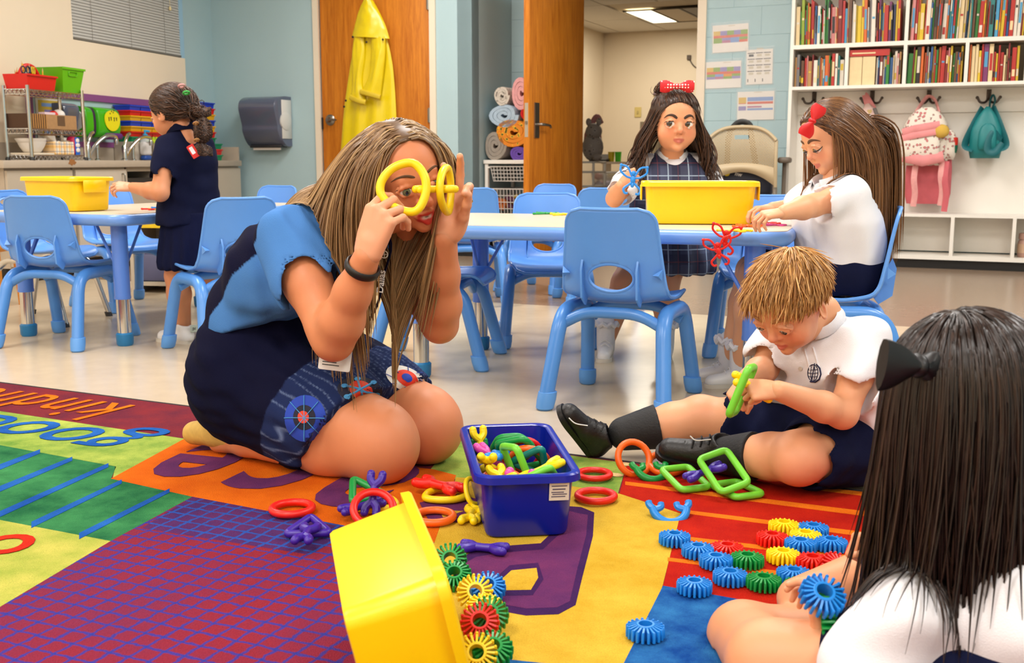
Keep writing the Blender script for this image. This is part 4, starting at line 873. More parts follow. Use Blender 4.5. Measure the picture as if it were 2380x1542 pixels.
# low table with bin, phone, cups
p0 = onF(1374, 405, FD+.5); p1_ = onF(1450, 405, FD+.5)
zt2 = onF(1400, 412, FD+.5).z-.12
fb_ = thing('low_cabinet', 'low cream cabinet carrying the clear toy bin in the far room', 'cabinet')
m = rmb(); m.box(p0.x-.1, p0.x+1.2, FD+.45, FD+.95, 0, zt2-.02); m.build('cabinet_body', m_cream, fb_); m = rmb(); m.rbox(p0.x-.12, p0.x+1.22, FD+.43, FD+.97, zt2-.02, zt2, .004, 1); m.build('cabinet_top', m_cream, fb_)
bi = thing('clear_bin', 'clear plastic bin of mixed small toys in the far room', 'bin')
m = rmb(); open_box(m, p0.x+.03, p0.x+.45, FD+.48, FD+.75, zt2, zt2+.17, .02); m.build('bin_tub', mat('clear_plastic', (225,222,216), .2, alpha=.35), bi)
m = rmb(); m.tube(fillet([(p0.x+.01,FD+.46,zt2+.17), (p0.x+.47,FD+.46,zt2+.17), (p0.x+.47,FD+.77,zt2+.17), (p0.x+.01,FD+.77,zt2+.17)], .03, 3, closed=True), .009, 6, closed=True); m.build('bin_rim', m_white, bi)
for k in range(16):
    c = rr.choice([('pink', (206,140,150)), ('white', (214,206,196)), ('red', (180,40,36)), ('lilac', (160,140,180)), ('yellow', (210,180,60)), ('mint', (150,190,170))])
    q = rmb(); q.ball((p0.x+.07+.09*(k % 5), FD+.53+.08*((k//5) % 3), zt2+.045+.08*(k//8)), (.045,.045,.038), 8, 6); tag(q.build('toy_ball', mat('toy_'+c[0], c[1], .5)), f'small {c[0]} toy in the clear bin of the far room', 'toy', 'toys in the clear bin')
zsh = zt2+.28
fs = thing('display_shelf', 'cream shelf above the clear bin in the far room', 'shelf'); m = rmb(); m.rbox(p0.x+.0, p0.x+1.2, FD+.8, FD+1.1, zsh-.025, zsh, .004, 1); m.build('shelf_board', m_cream, fs); m = rmb(); m.box(p0.x+.02, p0.x+.05, FD+.8, FD+1.0, zt2, zsh-.025); m.box(p0.x+1.1, p0.x+1.13, FD+.8, FD+.95, zt2, zsh-.025); m.build('shelf_support', m_cream, fs)
c = onF(1395, 380, FD+.9); ph = thing('telephone', 'dark grey desk telephone on the far room shelf', 'telephone'); m = rmb(); m.loft([[(c.x-.1,FD+.82,zsh), (c.x+.12,FD+.82,zsh), (c.x+.12,FD+1.0,zsh), (c.x-.1,FD+1.0,zsh)], [(c.x-.1,FD+.82,zsh+.02), (c.x+.12,FD+.82,zsh+.02), (c.x+.12,FD+1.0,zsh+.08), (c.x-.1,FD+1.0,zsh+.08)]]); m.build('phone_base', m_dark, ph)
m = rmb(); m.tube(bez([(c.x-.09,FD+.84,zsh+.05), (c.x-.06,FD+.9,zsh+.1), (c.x-.05,FD+.98,zsh+.11)], 5), .022, 8); m.build('handset', m_dark, ph)
for px, col, nm in ((1419, (206,180,30), 'yellow'), (1435, (80,200,40), 'bright green')):
    c = onF(px, 385, FD+.86); q = rmb(); q.lathe([(.03,0), (.036,.1), (.038,.1), (.038,.105), (.03,.105), (.025,.01)], 14, (c.x, FD+.88, zsh)); 
    tag(q.build('cup', plastic('cup_'+nm.replace(' ', '_'), col)), nm+' plastic cup on the far room shelf', 'cup')
# ------------------------------------------------------------------ beige office chair at the block wall
OB = -.60
MO = MROOM @ Matrix.Translation((RB(1722, 400, OB)[0], OB, 0)) @ Matrix.Rotation(R_(8), 4, 'Z')
oc = thing('office_chair', 'beige office chair with perforated back and grey armrests', 'office chair', MO)
m_ob = mat('chair_beige_plastic', (186,166,132), .45, var=.03)
m_perf = mat('chair_perforated', (178,158,124), .5); nt = m_perf.node_tree; b_ = nt.nodes['Principled BSDF']; tc = nt.nodes.new('ShaderNodeTexCoord'); mp = nt.nodes.new('ShaderNodeMapping'); mp.inputs['Rotation'].default_value = (0, R_(45), 0); nt.links.new(tc.outputs['Object'], mp.inputs[0])
sp = nt.nodes.new('ShaderNodeSeparateXYZ'); nt.links.new(mp.outputs[0], sp.inputs[0]); outs = []
for ax in (0, 2):
    ma = nt.nodes.new('ShaderNodeMath'); ma.operation = 'MULTIPLY_ADD'; ma.inputs[1].default_value = 1/.0125; ma.inputs[2].default_value = 100.0; nt.links.new(sp.outputs[ax], ma.inputs[0]); f_ = nt.nodes.new('ShaderNodeMath'); f_.operation = 'FRACT'; nt.links.new(ma.outputs[0], f_.inputs[0])
    l_ = nt.nodes.new('ShaderNodeMath'); l_.operation = 'GREATER_THAN'; l_.inputs[1].default_value = .62; nt.links.new(f_.outputs[0], l_.inputs[0]); outs.append(l_)
an = nt.nodes.new('ShaderNodeMath'); an.operation = 'MULTIPLY'; nt.links.new(outs[0].outputs[0], an.inputs[0]); nt.links.new(outs[1].outputs[0], an.inputs[1])
iv = nt.nodes.new('ShaderNodeMath'); iv.operation = 'SUBTRACT'; iv.inputs[0].default_value = 1.0; nt.links.new(an.outputs[0], iv.inputs[1]); nt.links.new(iv.outputs[0], b_.inputs['Alpha'])
Zo = lambda py: RB(1722, py, OB)[1]
zt3, zb3 = Zo(295), Zo(424); W = (RB(1801, 330, OB)[0]-RB(1644, 330, OB)[0])
def shell(name, mm, z0f, z1f, w0, w1, ins=0.0, thick=.012, arch=None, hole=None):
    nx, nz = 28, 18; q = MB(); vs = []; 
    def pt(i, j, off):
        g = i/nx*2-1; f = j/nz; z = z0f(g)+(z1f(g)-z0f(g))*f
        ww = w0+(w1-w0)*f; x = g*ww/2; y = .035*g*g*-1.6 + .03*(1-f)*0 - .02*math.sin(math.pi*f)
        return (x, y+off+ins, z)
    for off in (0, thick):
        for j in range(nz+1):
            for i in range(nx+1): vs.append(pt(i, j, off))
    S = (nx+1)*(nz+1); fs = []
    def skip(i, j):
        if not hole: return False
        p = pt(i+.5, j+.5, 0); return abs(p[0]-hole[0]) < hole[2] and abs(p[2]-hole[1]) < hole[3]
    for j in range(nz):
        for i in range(nx):
            if skip(i, j): continue
            a, b, c, d = j*(nx+1)+i, j*(nx+1)+i+1, (j+1)*(nx+1)+i+1, (j+1)*(nx+1)+i
            fs.append((a, b, c, d)); fs.append((S+a, S+d, S+c, S+b))
            for (di, dj, e0, e1) in ((0,-1,a,b), (1,0,b,c), (0,1,c,d), (-1,0,d,a)):
                ni, nj = i+di, j+dj
                if ni < 0 or nj < 0 or ni >= nx or nj >= nz or skip(ni, nj): fs.append((e0, e1, S+e1, S+e0))
    q.add(vs, fs); return q.build(name, mm, oc)
topz = lambda g: zt3 - .085*abs(g)**3.2 - .01*g*g
shell('seat_back_perforated', m_perf, lambda g: Zo(380)-.028*(1-g*g)*-1-.03, topz, W*.96, W, hole=(.0, zt3-.07, .055, .02))
shell('seat_back_lower', m_ob, lambda g: zb3+.10*(1-g*g)-.03, lambda g: Zo(380)+.03*(1-g*g)-.026, W*1.02, W*.965)
m = MB(); m.tube([(x, -.056*(x/(W/2))**2-.012, topz(x/(W/2))) for x in [W/2*(k/14-1) for k in range(29)]], .012, 8); m.build('top_edge', m_ob, oc)
for s_ in (-1, 1): m = MB(); m.tube([(s_*(W/2*(1.02-.02*k/8)), -.056-.02*math.sin(math.pi*k/8), zb3-.03+(topz(1)-zb3+.03)*k/8) for k in range(9)], .012, 8); m.build('side_edge', m_ob, oc)
zse = Zo(458)
m = MB(); m.rbox(-W*.5, W*.5, .02, .48, zse-.05, zse, .05, 4); m.build('seat', m_ob, oc); m = MB(); m.rbox(-W*.45, W*.45, .06, .44, zse-.11, zse-.05, .05, 4); m.build('seat_pan', m_dark, oc)
m_arm = mat('armrest_grey', (104,92,80), .5); m_tube = mat('chair_tube_grey', (150,142,130), .35, .5)
for s_ in (-1, 1):
    m = MB(); m.tube(fillet([(s_*W*.5, -.03, zb3-.02), (s_*W*.52, -.03, zse-.2), (s_*W*.2, .1, zse-.28), (0, .22, zse-.28)], .08, 5), .016, 9); m.build('side_tube', m_tube, oc)
    m = MB(); m.tube(fillet([(s_*W*.5, .05, zse-.03), (s_*W*.62, .05, zse-.02), (s_*W*.62, .05, Zo(376))], .04, 4), .014, 8); m.build('arm_post', m_arm, oc)
    m = MB(); m.rbox(s_*W*.62-.045, s_*W*.62+.045, -.04, .22, Zo(376)-.01, Zo(376)+.03, .03, 4); m.build('arm_pad', m_arm, oc)
m = MB(); m.tube([(-W*.5, -.01, zse-.02), (W*.5, -.01, zse-.02)], .014, 8); m.build('cross_tube', m_tube, oc)
m = MB(); m.lathe([(.03,.1), (.03,zse-.11)], 14, (0,.24,0)); m.build('gas_column', m_dark, oc)
for k in range(5):
    a = R_(72*k+20); m = MB(); m.tube([(0,.24,.12), (.3*math.cos(a), .24+.3*math.sin(a), .075)], [.028,.016], 8); st_ = m.build('base_spoke', m_dark, oc)
    m = MB(); m.M = Matrix.Translation((.3*math.cos(a), .24+.3*math.sin(a), .032)) @ Matrix.Rotation(R_(90), 4, 'Y'); m.lathe([(.01,-.02), (.03,-.016), (.032,0), (.03,.016), (.01,.02)], 14); m.build('castor', m_black, oc)
bag = thing('shoulder_bag', 'navy bag with yellow lettering on the seat of the beige office chair', 'bag', MO.copy())
m = MB(); m.rbox(-W*.46, W*.46, .06, .26, zse+.0, zb3+.11, .05, 4, .04); m.build('bag_body', mat('navy_nylon', (16,18,38), .55, bump=.4, bscale=20), bag)
m = MB(); m.tube(bez([(-.1,.03,zb3+.1), (-.09,.025,zt3-.06), (-.05,.02,zt3+.015), (.0,.02,zt3+.035), (.05,.02,zt3+.01), (.06,.025,zt3-.06), (.1,.03,zb3+.1)], 6), .014, 8, flat=(1.4,.4)); m.build('shoulder_strap', m_black, bag)
letters('lettering', 'U', .055, mat('print_gold', (226,190,20), .5), bag, Matrix.Translation((-.1, .0585, zb3+.062)) @ Matrix.Rotation(R_(90), 4, 'X'), bold=.004)
letters('lettering', 'nw', .04, m_paper, bag, Matrix.Translation((-.02, .0585, zb3+.055)) @ Matrix.Rotation(R_(90), 4, 'X') @ Matrix.Rotation(R_(-12), 4, 'Z'), bold=.001)
# ------------------------------------------------------------------ tables
m_top = mat('table_laminate', (216,200,178), .3, var=.03, vscale=40); m_edge = plastic('table_blue_edge', (104,150,222), .3); m_leg = plastic('table_blue_leg', (84,128,214), .3); m_foot = plastic('table_foot_blue', (30,116,172), .4)
TZ = .52
def table(corner, rot, Lx, Ly, label, legins=.11, r=.07):
    M = TRS(corner, rot)
    o = thing('activity_table', label, 'table', M)
    q = MB(); q.rbox(0, Lx, 0, Ly, TZ-.045, TZ-.001, r, 8, .02); q.build('table_edge', m_edge, o)
    q = MB(); q.rbox(.014, Lx-.014, .014, Ly-.014, TZ-.01, TZ, r-.014, 8, .0006); q.build('table_top', m_top, o)
    for x in (legins, Lx-legins):
        for y in (legins, Ly-legins):
            q = MB(); q.lathe([(.0315,.185), (.0325,.19), (.031,.2), (.031,TZ-.045)], 20, (x,y,0)); lg = q.build('leg', m_leg, o)
            q = MB(); q.lathe([(.0265,.03), (.0265,.186)], 20, (x,y,0)); q.build('chrome_tube', m_chrome, lg)
            q = MB(); q.lathe([(.028,0), (.0325,.008), (.034,.046), (.0275,.052)], 20, (x,y,0)); q.build('foot_cap', m_foot, lg)
            for dx, dy in ((1 if x < Lx/2 else -1, 0), (0, 1 if y < Ly/2 else -1)):
                q = MB(); q.tube([(x+dx*.03, y+dy*.03, TZ-.2), (x+dx*.12, y+dy*.12, TZ-.044)], .006, 7); q.build('brace', m_leg, lg)
    return o
table((-.445, 3.49, 0), R_(-19), 1.31, .79, 'blue edged activity table holding the large yellow tray and linking toys')
table((-2.16, 4.37, 0), R_(-26), .76, 1.25, 'blue edged activity table where the girl in navy stands')
# ------------------------------------------------------------------ chairs
m_ch = plastic('chair_blue_plastic', (92,150,226), .35); m_chf = plastic('chair_blue_frame', (76,138,214), .3); m_cap = plastic('chair_cap_blue', (88,150,222), .4)
def shell_profile():
    P = bez([(0,-.176,.585), (0,-.162,.515), (0,-.146,.42), (0,-.13,.35), (0,-.1,.318), (0,-.04,.308), (0,.06,.31), (0,.14,.315), (0,.172,.308), (0,.186,.29)], 10)
    return P
PROF = shell_profile()
def chair_shell(hole):
    nv = 56; nu = 34; n = len(PROF)-1
    ls = [0]
    for i in range(n): ls.append(ls[-1]+(PROF[i+1]-PROF[i]).length)
    tot = ls[-1]
    def prof(f):
        s_ = f*tot; i = max(0, min(n-1, next((k for k in range(n) if ls[k+1] >= s_), n-1))); g = (s_-ls[i])/max(1e-9, ls[i+1]-ls[i]); p = PROF[i].lerp(PROF[i+1], g); t_ = (PROF[min(n, i+2)]-PROF[max(0, i-1)]).normalized(); return p, t_
    def halfw(f):
        s_ = f*tot
        w = .128 + (.156-.128)*min(1, s_/.26)
        if s_ < .045: w -= .045*(1-math.sqrt(max(0, 1-((.045-s_)/.045)**2)))
        e = tot-s_
        w -= .012*max(0, 1-e/.16)
        if e < .05: w -= .05*(1-math.sqrt(max(0, 1-((.05-e)/.05)**2)))
        return w
    V = []; 
    for j in range(nv+1):
        f = j/nv; p, t_ = prof(f); nrm = Vector((0, -t_.z, t_.y));
        if nrm.z < 0 and f > .5: nrm = -nrm
        if f <= .5 and nrm.y < 0: nrm = -nrm
        nrm = Vector((0, abs(t_.z), abs(t_.y)))      # points to the sitter
        hw = halfw(f)
        for i in range(nu+1):
            g = i/nu*2-1; cv = .03*((abs(g)*hw/.156)**2.4)*(1-.45*min(1, max(0, (f-.45)/.2)))
            V.append([Vector((g*hw, p.y, p.z))+nrm*cv, g*hw, f*tot])
    hx, hs, ra, rb2 = 0.0, .2, .068, .042
    if hole == 'slot': hs, ra, rb2 = .05, .06, .018
    def e(k): return math.hypot((V[k][1]-hx)/ra, (V[k][2]-hs)/rb2)
    fs = []
    for j in range(nv):
        for i in range(nu):
            ks = (j*(nu+1)+i, j*(nu+1)+i+1, (j+1)*(nu+1)+i+1, (j+1)*(nu+1)+i)
            if sum(e(k) for k in ks)/4 < 1: continue
            fs.append(ks)
    from collections import Counter
    ec = Counter()
    for f_ in fs:
        for a, b in zip(f_, f_[1:]+f_[:1]): ec[frozenset((a, b))] += 1
    bnd = [tuple(k) for k, c in ec.items() if c == 1]; inner = set(v for ed in bnd for v in ed if e(v) < 1.7)
    def at(x, s_):
        f = s_/tot; p, t_ = prof(f); nrm = Vector((0, abs(t_.z), abs(t_.y))); g = x/halfw(f); return Vector((x, p.y, p.z))+nrm*(.03*((abs(x)/.156)**2.4)*(1-.45*min(1, max(0, (f-.45)/.2))))
    for k in inner:
        a = math.atan2((V[k][2]-hs)/rb2, (V[k][1]-hx)/ra); V[k][0] = at(ra*math.cos(a), hs+rb2*math.sin(a))
    q = MB(); q.add([v[0] for v in V], fs); me = q.mesh('shell', m_ch)
    # rim path and hole path
    rim = [V[j*(nu+1)][0] for j in range(nv+1)] + [V[nv*(nu+1)+i][0] for i in range(1, nu+1)] + [V[j*(nu+1)+nu][0] for j in range(nv-1, -1, -1)] + [V[i][0] for i in range(nu-1, 0, -1)]
    hp = [at(ra*math.cos(2*math.pi*k/28), hs+rb2*math.sin(2*math.pi*k/28)) for k in range(28)]
    return me, rim, hp
def side_frame(s_):
    return fillet([(s_*.178,-.2,.012), (s_*.152,-.125,.285), (s_*.152,.125,.285), (s_*.176,.2,.012)], .07, 7)
def build_chair(kind='oval', chrome=False):
    o = thing('school_chair', 'x', 'chair')
    me, rim, hp = chair_shell(kind); sh = link('seat_shell', me, o); sm = sh.modifiers.new('solid', 'SOLIDIFY'); sm.thickness = .006; sm.offset = 0
    q = MB(); q.tube(rim, .0055, 7, closed=True); q.build('shell_rim', m_ch, o)
    q = MB(); q.tube(hp, .0048, 7, closed=True); q.build('handle_hole_rim', m_ch, o)
    if not chrome:
        for s_ in (-1, 1):
            q = MB(); q.add([(s_*.082-.003,-.153,.44), (s_*.082+.003,-.153,.44), (s_*.082+.003,-.13,.40), (s_*.082-.003,-.13,.40), (s_*.082-.003,-.166,.41), (s_*.082+.003,-.166,.41), (s_*.082-.003,-.158,.33), (s_*.082+.003,-.158,.33), (s_*.082-.003,-.12,.305), (s_*.082+.003,-.12,.305), (s_*.082-.003,-.1,.33), (s_*.082+.003,-.1,.33)],
                [(0,4,5,1), (4,6,7,5), (6,8,9,7), (8,10,11,9), (10,2,3,11), (2,0,1,3), (0,2,4), (2,10,6,4), (10,8,6), (1,5,3), (3,5,7,11), (11,7,9)]); q.build('back_rib', m_ch, o)
            q = MB(); q.add([(s_*.122,-.142,.40), (s_*.149,-.128,.418), (s_*.147,-.128,.385), (s_*.142,-.152,.40)], [(0,1,3), (1,2,3), (2,0,3), (0,2,1)]); q.build('side_gusset', m_ch, o)
    fm = m_chrome if chrome else m_chf; fr_ = .012 if chrome else .0225
    for s_ in (-1, 1):
        q = MB(); q.tube(side_frame(s_), fr_, 12); lg = q.build('leg_frame', fm, o)
        for y in (-.2, .2):
            q = MB(); q.M = frame((s_*(.178 if y < 0 else .176), y, 0), (1,0,0), (0,0,1)); tx = -s_*.026/.273; ty = .075/.273*(1 if y < 0 else -1)
            h = .052
            if chrome: q.loft([[(x*.016+tx*z, yy*.016+ty*z, z) for x, yy in [(math.cos(a), math.sin(a)) for a in [2*math.pi*k/12 for k in range(12)]]] for z in (0, .02)]); q.build('leg_glide', m_dark, lg); continue
            rings = []
            for rr_, z in ((.02,0), (.0265,.006), (.0285,.03), (.0275,h), (.0235,h+.002)): rings.append([(rr_*math.cos(a)+tx*z, rr_*math.sin(a)+ty*z, z) for a in [2*math.pi*k/16 for k in range(16)]])
            q.loft(rings); q.build('foot_cap', m_cap, lg)
    for y in (-.12, .1):
        q = MB(); q.tube(fillet([(-.155, y, .245), (-.08, y, .285), (.08, y, .285), (.155, y, .245)], .05, 5), fr_*.75, 10); q.build('cross_bar', fm, o)
    return o
proto = build_chair(); proto_slot = build_chair('slot', True)
CH = [('o', .335, 3.19, -22, 'blue chair with its back turned, at the table edge near the hanging red toy'),
 ('o', -1.79, 4.27, -12, 'blue chair with its back turned, in front of the tub the girl in navy touches'),
 ('o', -1.08, 4.07, 37, 'blue chair turned away between the girl in navy and the woman'),
 ('o', -1.93, 5.35, -131, 'blue chair behind the yellow tray with its seat showing under the table'),
 ('s', -2.12, 4.86, -100, 'blue chair with slot handle and chrome legs'),
 ('o', -1.33, 5.66, 150, 'blue chair below the towel dispenser with only its top edge showing'),
 ('o', .145, 4.30, 180, 'blue chair facing the green and yellow linking toys from across the table'),
 ('o', .17, 6.05, 150, 'blue chair behind another chair in front of the open oak door'),
 ('o', .44, 5.5, 8, 'blue chair with its back turned beside the hand holding a blue toy'),
 ('o', -.22, 5.5, 5, 'blue chair with its back turned, seen past the raised hand of the woman'),
 ('o', -.27, 3.86, -100, 'blue chair at the table end next to the kneeling woman'),
 ('o', .95, 4.06, 165, 'blue chair at the table behind the plaid skirt'),
 ('o', .965, 3.22, 83, 'blue chair in which the girl with the red bow sits')]
first = {'o': True, 's': True}
for k, x, y, rz, lab in CH:
    pr = proto if k == 'o' else proto_slot; M = TRS((x, y, 0), R_(rz))
    if first[k]: first[k] = False; pr.matrix_local = M; pr['label'] = lab; pr['group'] = 'blue school chairs'
    else: copy_tree(pr, M, lab, 'blue school chairs')
# ------------------------------------------------------------------ plastic trays (tubs)
def rr_ring(hx, hy, r, z, n=5):
    P = []
    for cx, cy, a0 in ((hx-r, hy-r, 0), (-hx+r, hy-r, 90), (-hx+r, -hy+r, 180), (hx-r, -hy+r, 270)):
        for k in range(n+1): a = R_(a0+90*k/n); P.append((cx+r*math.cos(a), cy+r*math.sin(a), z))
    return P
def tub(label, mm, M, lx=.37, ly=.21, h=.135, cat='bin', name='plastic_tub', flange=True):
    o = thing(name, label, cat, M); hx, hy = lx/2, ly/2; tp = .022; t_ = .004
    q = MB(); q.loft([rr_ring(hx-tp-.02, hy-tp-.02, .012, 0), rr_ring(hx-tp-.003, hy-tp-.003, .022, .002), rr_ring(hx-tp, hy-tp, .024, .008), rr_ring(hx-.012, hy-.012, .03, h-.004), rr_ring(hx-.012-t_, hy-.012-t_, .027, h-.004), rr_ring(hx-tp-t_, hy-tp-t_, .02, .01), rr_ring(hx-tp-t_-.01, hy-tp-t_-.01, .012, .006)]); q.build('tub_body', mm, o)
    q = MB(); q.loft([rr_ring(hx-.016, hy-.016, .027, h-.003), rr_ring(hx-.012, hy-.012, .029, h), rr_ring(hx-.003, hy-.003, .034, h), rr_ring(hx, hy, .036, h-.003), rr_ring(hx+.001, hy+.001, .036, h-.016), rr_ring(hx-.002, hy-.002, .036, h-.016), rr_ring(hx-.004, hy-.004, .034, h-.005), rr_ring(hx-.016, hy-.016, .027, h-.006)], False, False); q.build('rim', mm, o)
    for s_ in ((-1, 1) if flange else ()):
        q = MB(); q.rbox(s_*(hx+.0)-.003, s_*(hx+.0)+.003, -hy*.5, hy*.5, h-.06, h-.012, .0025, 1); q.build('handle_flange', mm, o)
    return o
m_yel = plastic('tub_yellow', (248,204,0), .33); m_blu = plastic('tub_blue', (8,30,150), .25)
pT = Zp(1614, 524, TZ); tub('yellow plastic tub on the table between the two girls', m_yel, TRS((pT.x+.03, pT.y+.11, TZ+.001), R_(-6)))
pT = Vector((-1.73, 4.27, 0)); al = R_(34); dl = Vector((-math.cos(al), math.sin(al), 0)); ds = Vector((math.sin(al), math.cos(al), 0)); cc = pT+dl*.165+ds*.085
tub('yellow plastic tub in front of the girl in navy', m_yel, TRS((cc.x, cc.y, TZ+.001), -al))
# ------------------------------------------------------------------ low unit and stool near the left wall
ls_ = thing('low_shelf', 'low grey shelf unit with a yellow top edge behind the standing girl', 'shelf unit')
pz = Q(300, 560, 5.9); px1 = Q(400, 560, 5.9); w_ = px1.x-pz.x; Ml_ = TRS((pz.x, 5.9, 0), R_(-8)); ls_.matrix_local = Ml_
zt_ = Q(340, 517, 5.9).z
q = MB(); q.box(0, w_, 0, .3, zt_-.03, zt_); q.build('top_board', mat('yellow_board', (226,190,20), .5), ls_)
q = MB(); q.box(.0, .02, 0, .3, 0, zt_-.03); q.box(w_-.02, w_, 0, .3, 0, zt_-.03); q.box(.02, w_-.02, .28, .3, 0, zt_-.03); q.box(.02, w_-.02, 0, .28, .04, .06); q.build('carcass', mat('shelf_cream', (190,178,158), .6), ls_)
zb_ = Q(340, 590, 5.9).z; q = MB(); q.rbox(.03, w_-.03, .02, .26, .06, zb_, .02, 2); tag(link('storage_bin', q.mesh('storage_bin', plastic('slate_blue', (88,90,122), .5)), None, Ml_), 'slate blue storage bin in the low grey shelf unit', 'bin')
so_ = thing('wooden_stool', 'small orange wooden stool at the left wall cabinet', 'stool'); p = Q(-20, 575, 5.3); zs_ = Q(0, 562, 5.3).z
q = MB(); q.M = TRS((p.x, 5.3, 0)); q.rbox(-.16, .10, -.13, .13, zs_-.045, zs_, .02, 3); q.build('stool_seat', mat('orange_wood', (206,130,40), .5, var=.1, vscale=12), so_)
for x in (-.13, .07):
    for y in (-.1, .1): q = MB(); q.M = TRS((p.x, 5.3, 0)); q.tube([(x*1.15, y*1.15, 0), (x, y, zs_-.04)], .018, 8); q.build('leg', mat('orange_wood', (206,130,40)), so_)
# ------------------------------------------------------------------ rug
def rugmat(name, c1, c2, sc=7, bands=None):
    m = mat(name, c1, .95, sheen=.0, spec=.1); nt = m.node_tree; b = nt.nodes['Principled BSDF']; tc = nt.nodes.new('ShaderNodeTexCoord')
    n = nt.nodes.new('ShaderNodeTexNoise'); n.inputs['Scale'].default_value = sc; n.inputs['Detail'].default_value = 8; n.inputs['Roughness'].default_value = .65; nt.links.new(tc.outputs['Object'], n.inputs['Vector'])
    cr = nt.nodes.new('ShaderNodeValToRGB'); cr.color_ramp.elements[0].position = .35; cr.color_ramp.elements[1].position = .68; cr.color_ramp.elements[0].color = srgb(*c1); cr.color_ramp.elements[1].color = srgb(*c2); nt.links.new(n.outputs[0], cr.inputs[0]); cur = cr.outputs[0]
    f = nt.nodes.new('ShaderNodeTexNoise'); f.inputs['Scale'].default_value = 420; f.inputs['Detail'].default_value = 2; nt.links.new(tc.outputs['Object'], f.inputs['Vector'])
    if bands:
        wob = nt.nodes.new('ShaderNodeTexNoise'); wob.inputs['Scale'].default_value = 60; nt.links.new(tc.outputs['Object'], wob.inputs['Vector'])
        mixv = nt.nodes.new('ShaderNodeVectorMath'); mixv.operation = 'MULTIPLY_ADD'; mixv.inputs[1].default_value = (.011, .011, 0); nt.links.new(wob.outputs['Color'], mixv.inputs[0]); nt.links.new(tc.outputs['Object'], mixv.inputs[2])
        sp = nt.nodes.new('ShaderNodeSeparateXYZ'); nt.links.new(mixv.outputs[0], sp.inputs[0])
        for axis, period, off, width, col, amt in bands:
            ma = nt.nodes.new('ShaderNodeMath'); ma.operation = 'MULTIPLY_ADD'; ma.inputs[1].default_value = 1/period; ma.inputs[2].default_value = off+100; nt.links.new(sp.outputs[axis], ma.inputs[0])
            pp = nt.nodes.new('ShaderNodeMath'); pp.operation = 'PINGPONG'; pp.inputs[1].default_value = .5; nt.links.new(ma.outputs[0], pp.inputs[0])
            mr = nt.nodes.new('ShaderNodeMapRange'); mr.inputs[1].default_value = width*.35; mr.inputs[2].default_value = width*.75; mr.inputs[3].default_value = amt; mr.inputs[4].default_value = 0; nt.links.new(pp.outputs[0], mr.inputs[0])
            mx = nt.nodes.new('ShaderNodeMix'); mx.data_type = 'RGBA'; mx.inputs[7].default_value = srgb(*col); nt.links.new(mr.outputs[0], mx.inputs[0]); nt.links.new(cur, mx.inputs[6]); cur = mx.outputs[2]
    mr = nt.nodes.new('ShaderNodeMapRange'); mr.inputs[3].default_value = .72; mr.inputs[4].default_value = 1.25; nt.links.new(f.outputs[0], mr.inputs[0])
    vm = nt.nodes.new('ShaderNodeVectorMath'); vm.operation = 'SCALE'; nt.links.new(cur, vm.inputs[0]); nt.links.new(mr.outputs[0], vm.inputs['Scale']); nt.links.new(vm.outputs[0], b.inputs['Base Color'])
    bp = nt.nodes.new('ShaderNodeBump'); bp.inputs['Strength'].default_value = .7; bp.inputs['Distance'].default_value = .004; nt.links.new(f.outputs[0], bp.inputs['Height']); nt.links.new(bp.outputs[0], b.inputs['Normal']); return m
rug = thing('rug', 'colourful patchwork classroom rug printed with letters and words', 'rug', MROOM.copy())
IR = MROOM.inverted()
RZ = .007
def fl(px, py, z=RZ): p = IR @ Zp(px, py, z); return (p.x, p.y)
e0 = fl(0, 889); e1 = fl(2060, 1149)
def edge_at(t): return (e0[0]+(e1[0]-e0[0])*t, e0[1]+(e1[1]-e0[1])*t)
pA, pB = edge_at(-.35), edge_at(1.7); near = -8.6
q = MB(); q.prism([pA, (pA[0], near), (pB[0], near), pB], .0005, RZ-.0008); q.build('rug_backing', rugmat('rug_maroon', (96,34,52), (128,40,46)), rug)
q = MB(); q.tube([(pA[0], pA[1], .004), (pB[0], pB[1], .004)], .0045, 6); q.build('rug_binding', mat('rug_binding_dark', (38,30,34), .9), rug)
lay = [RZ-.0008]
def patch(pts, mm, name='rug_patch', h=.0006):
    P = [fl(*p) for p in pts]; 
    ar = sum(P[i][0]*P[(i+1) % len(P)][1]-P[(i+1) % len(P)][0]*P[i][1] for i in range(len(P)))
    if ar < 0: P = P[::-1]
    lay[0] += .0; q = MB(); q.prism(P, lay[0]-.0002, lay[0]+h); return q.build(name, mm, rug, smooth=False)
g_l = rugmat('rug_light_green', (98,138,54), (172,184,84)); g_m = rugmat('rug_green', (22,88,54), (62,136,80)); g_y = rugmat('rug_yellow_green', (140,156,60), (192,182,88))
r_o = rugmat('rug_orange', (196,84,6), (214,104,14)); r_y = rugmat('rug_yellow', (188,148,36), (214,176,62)); r_r = rugmat('rug_red', (160,18,8), (186,34,10)); r_b = rugmat('rug_blue', (8,62,134), (44,110,170), 16)
r_g = rugmat('rug_grid', (112,38,70), (134,34,44), 3, [(0,.036,.1,.15,(40,52,140),.85), (1,.036,.3,.15,(40,52,140),.85)])
r_gd = rugmat('rug_grid_navy', (58,36,92), (96,40,90), 4, [(0,.036,.1,.15,(34,76,160),.9), (1,.036,.3,.15,(34,76,160),.9)])
r_pu = rugmat('rug_purple', (84,38,88), (112,48,92)); r_pd = rugmat('rug_purple_dark', (52,26,74), (70,30,84)); r_bl = rugmat('rug_blue_line', (16,70,150), (36,100,180)); r_or2 = rugmat('rug_orange_line', (214,98,10), (226,120,24)); r_rd = rugmat('rug_red_line', (176,30,20), (196,44,20))
patch([(-200,925),(0,956),(429,1020),(262,1112),(268,1084),(0,1035),(-200,998)], g_l)
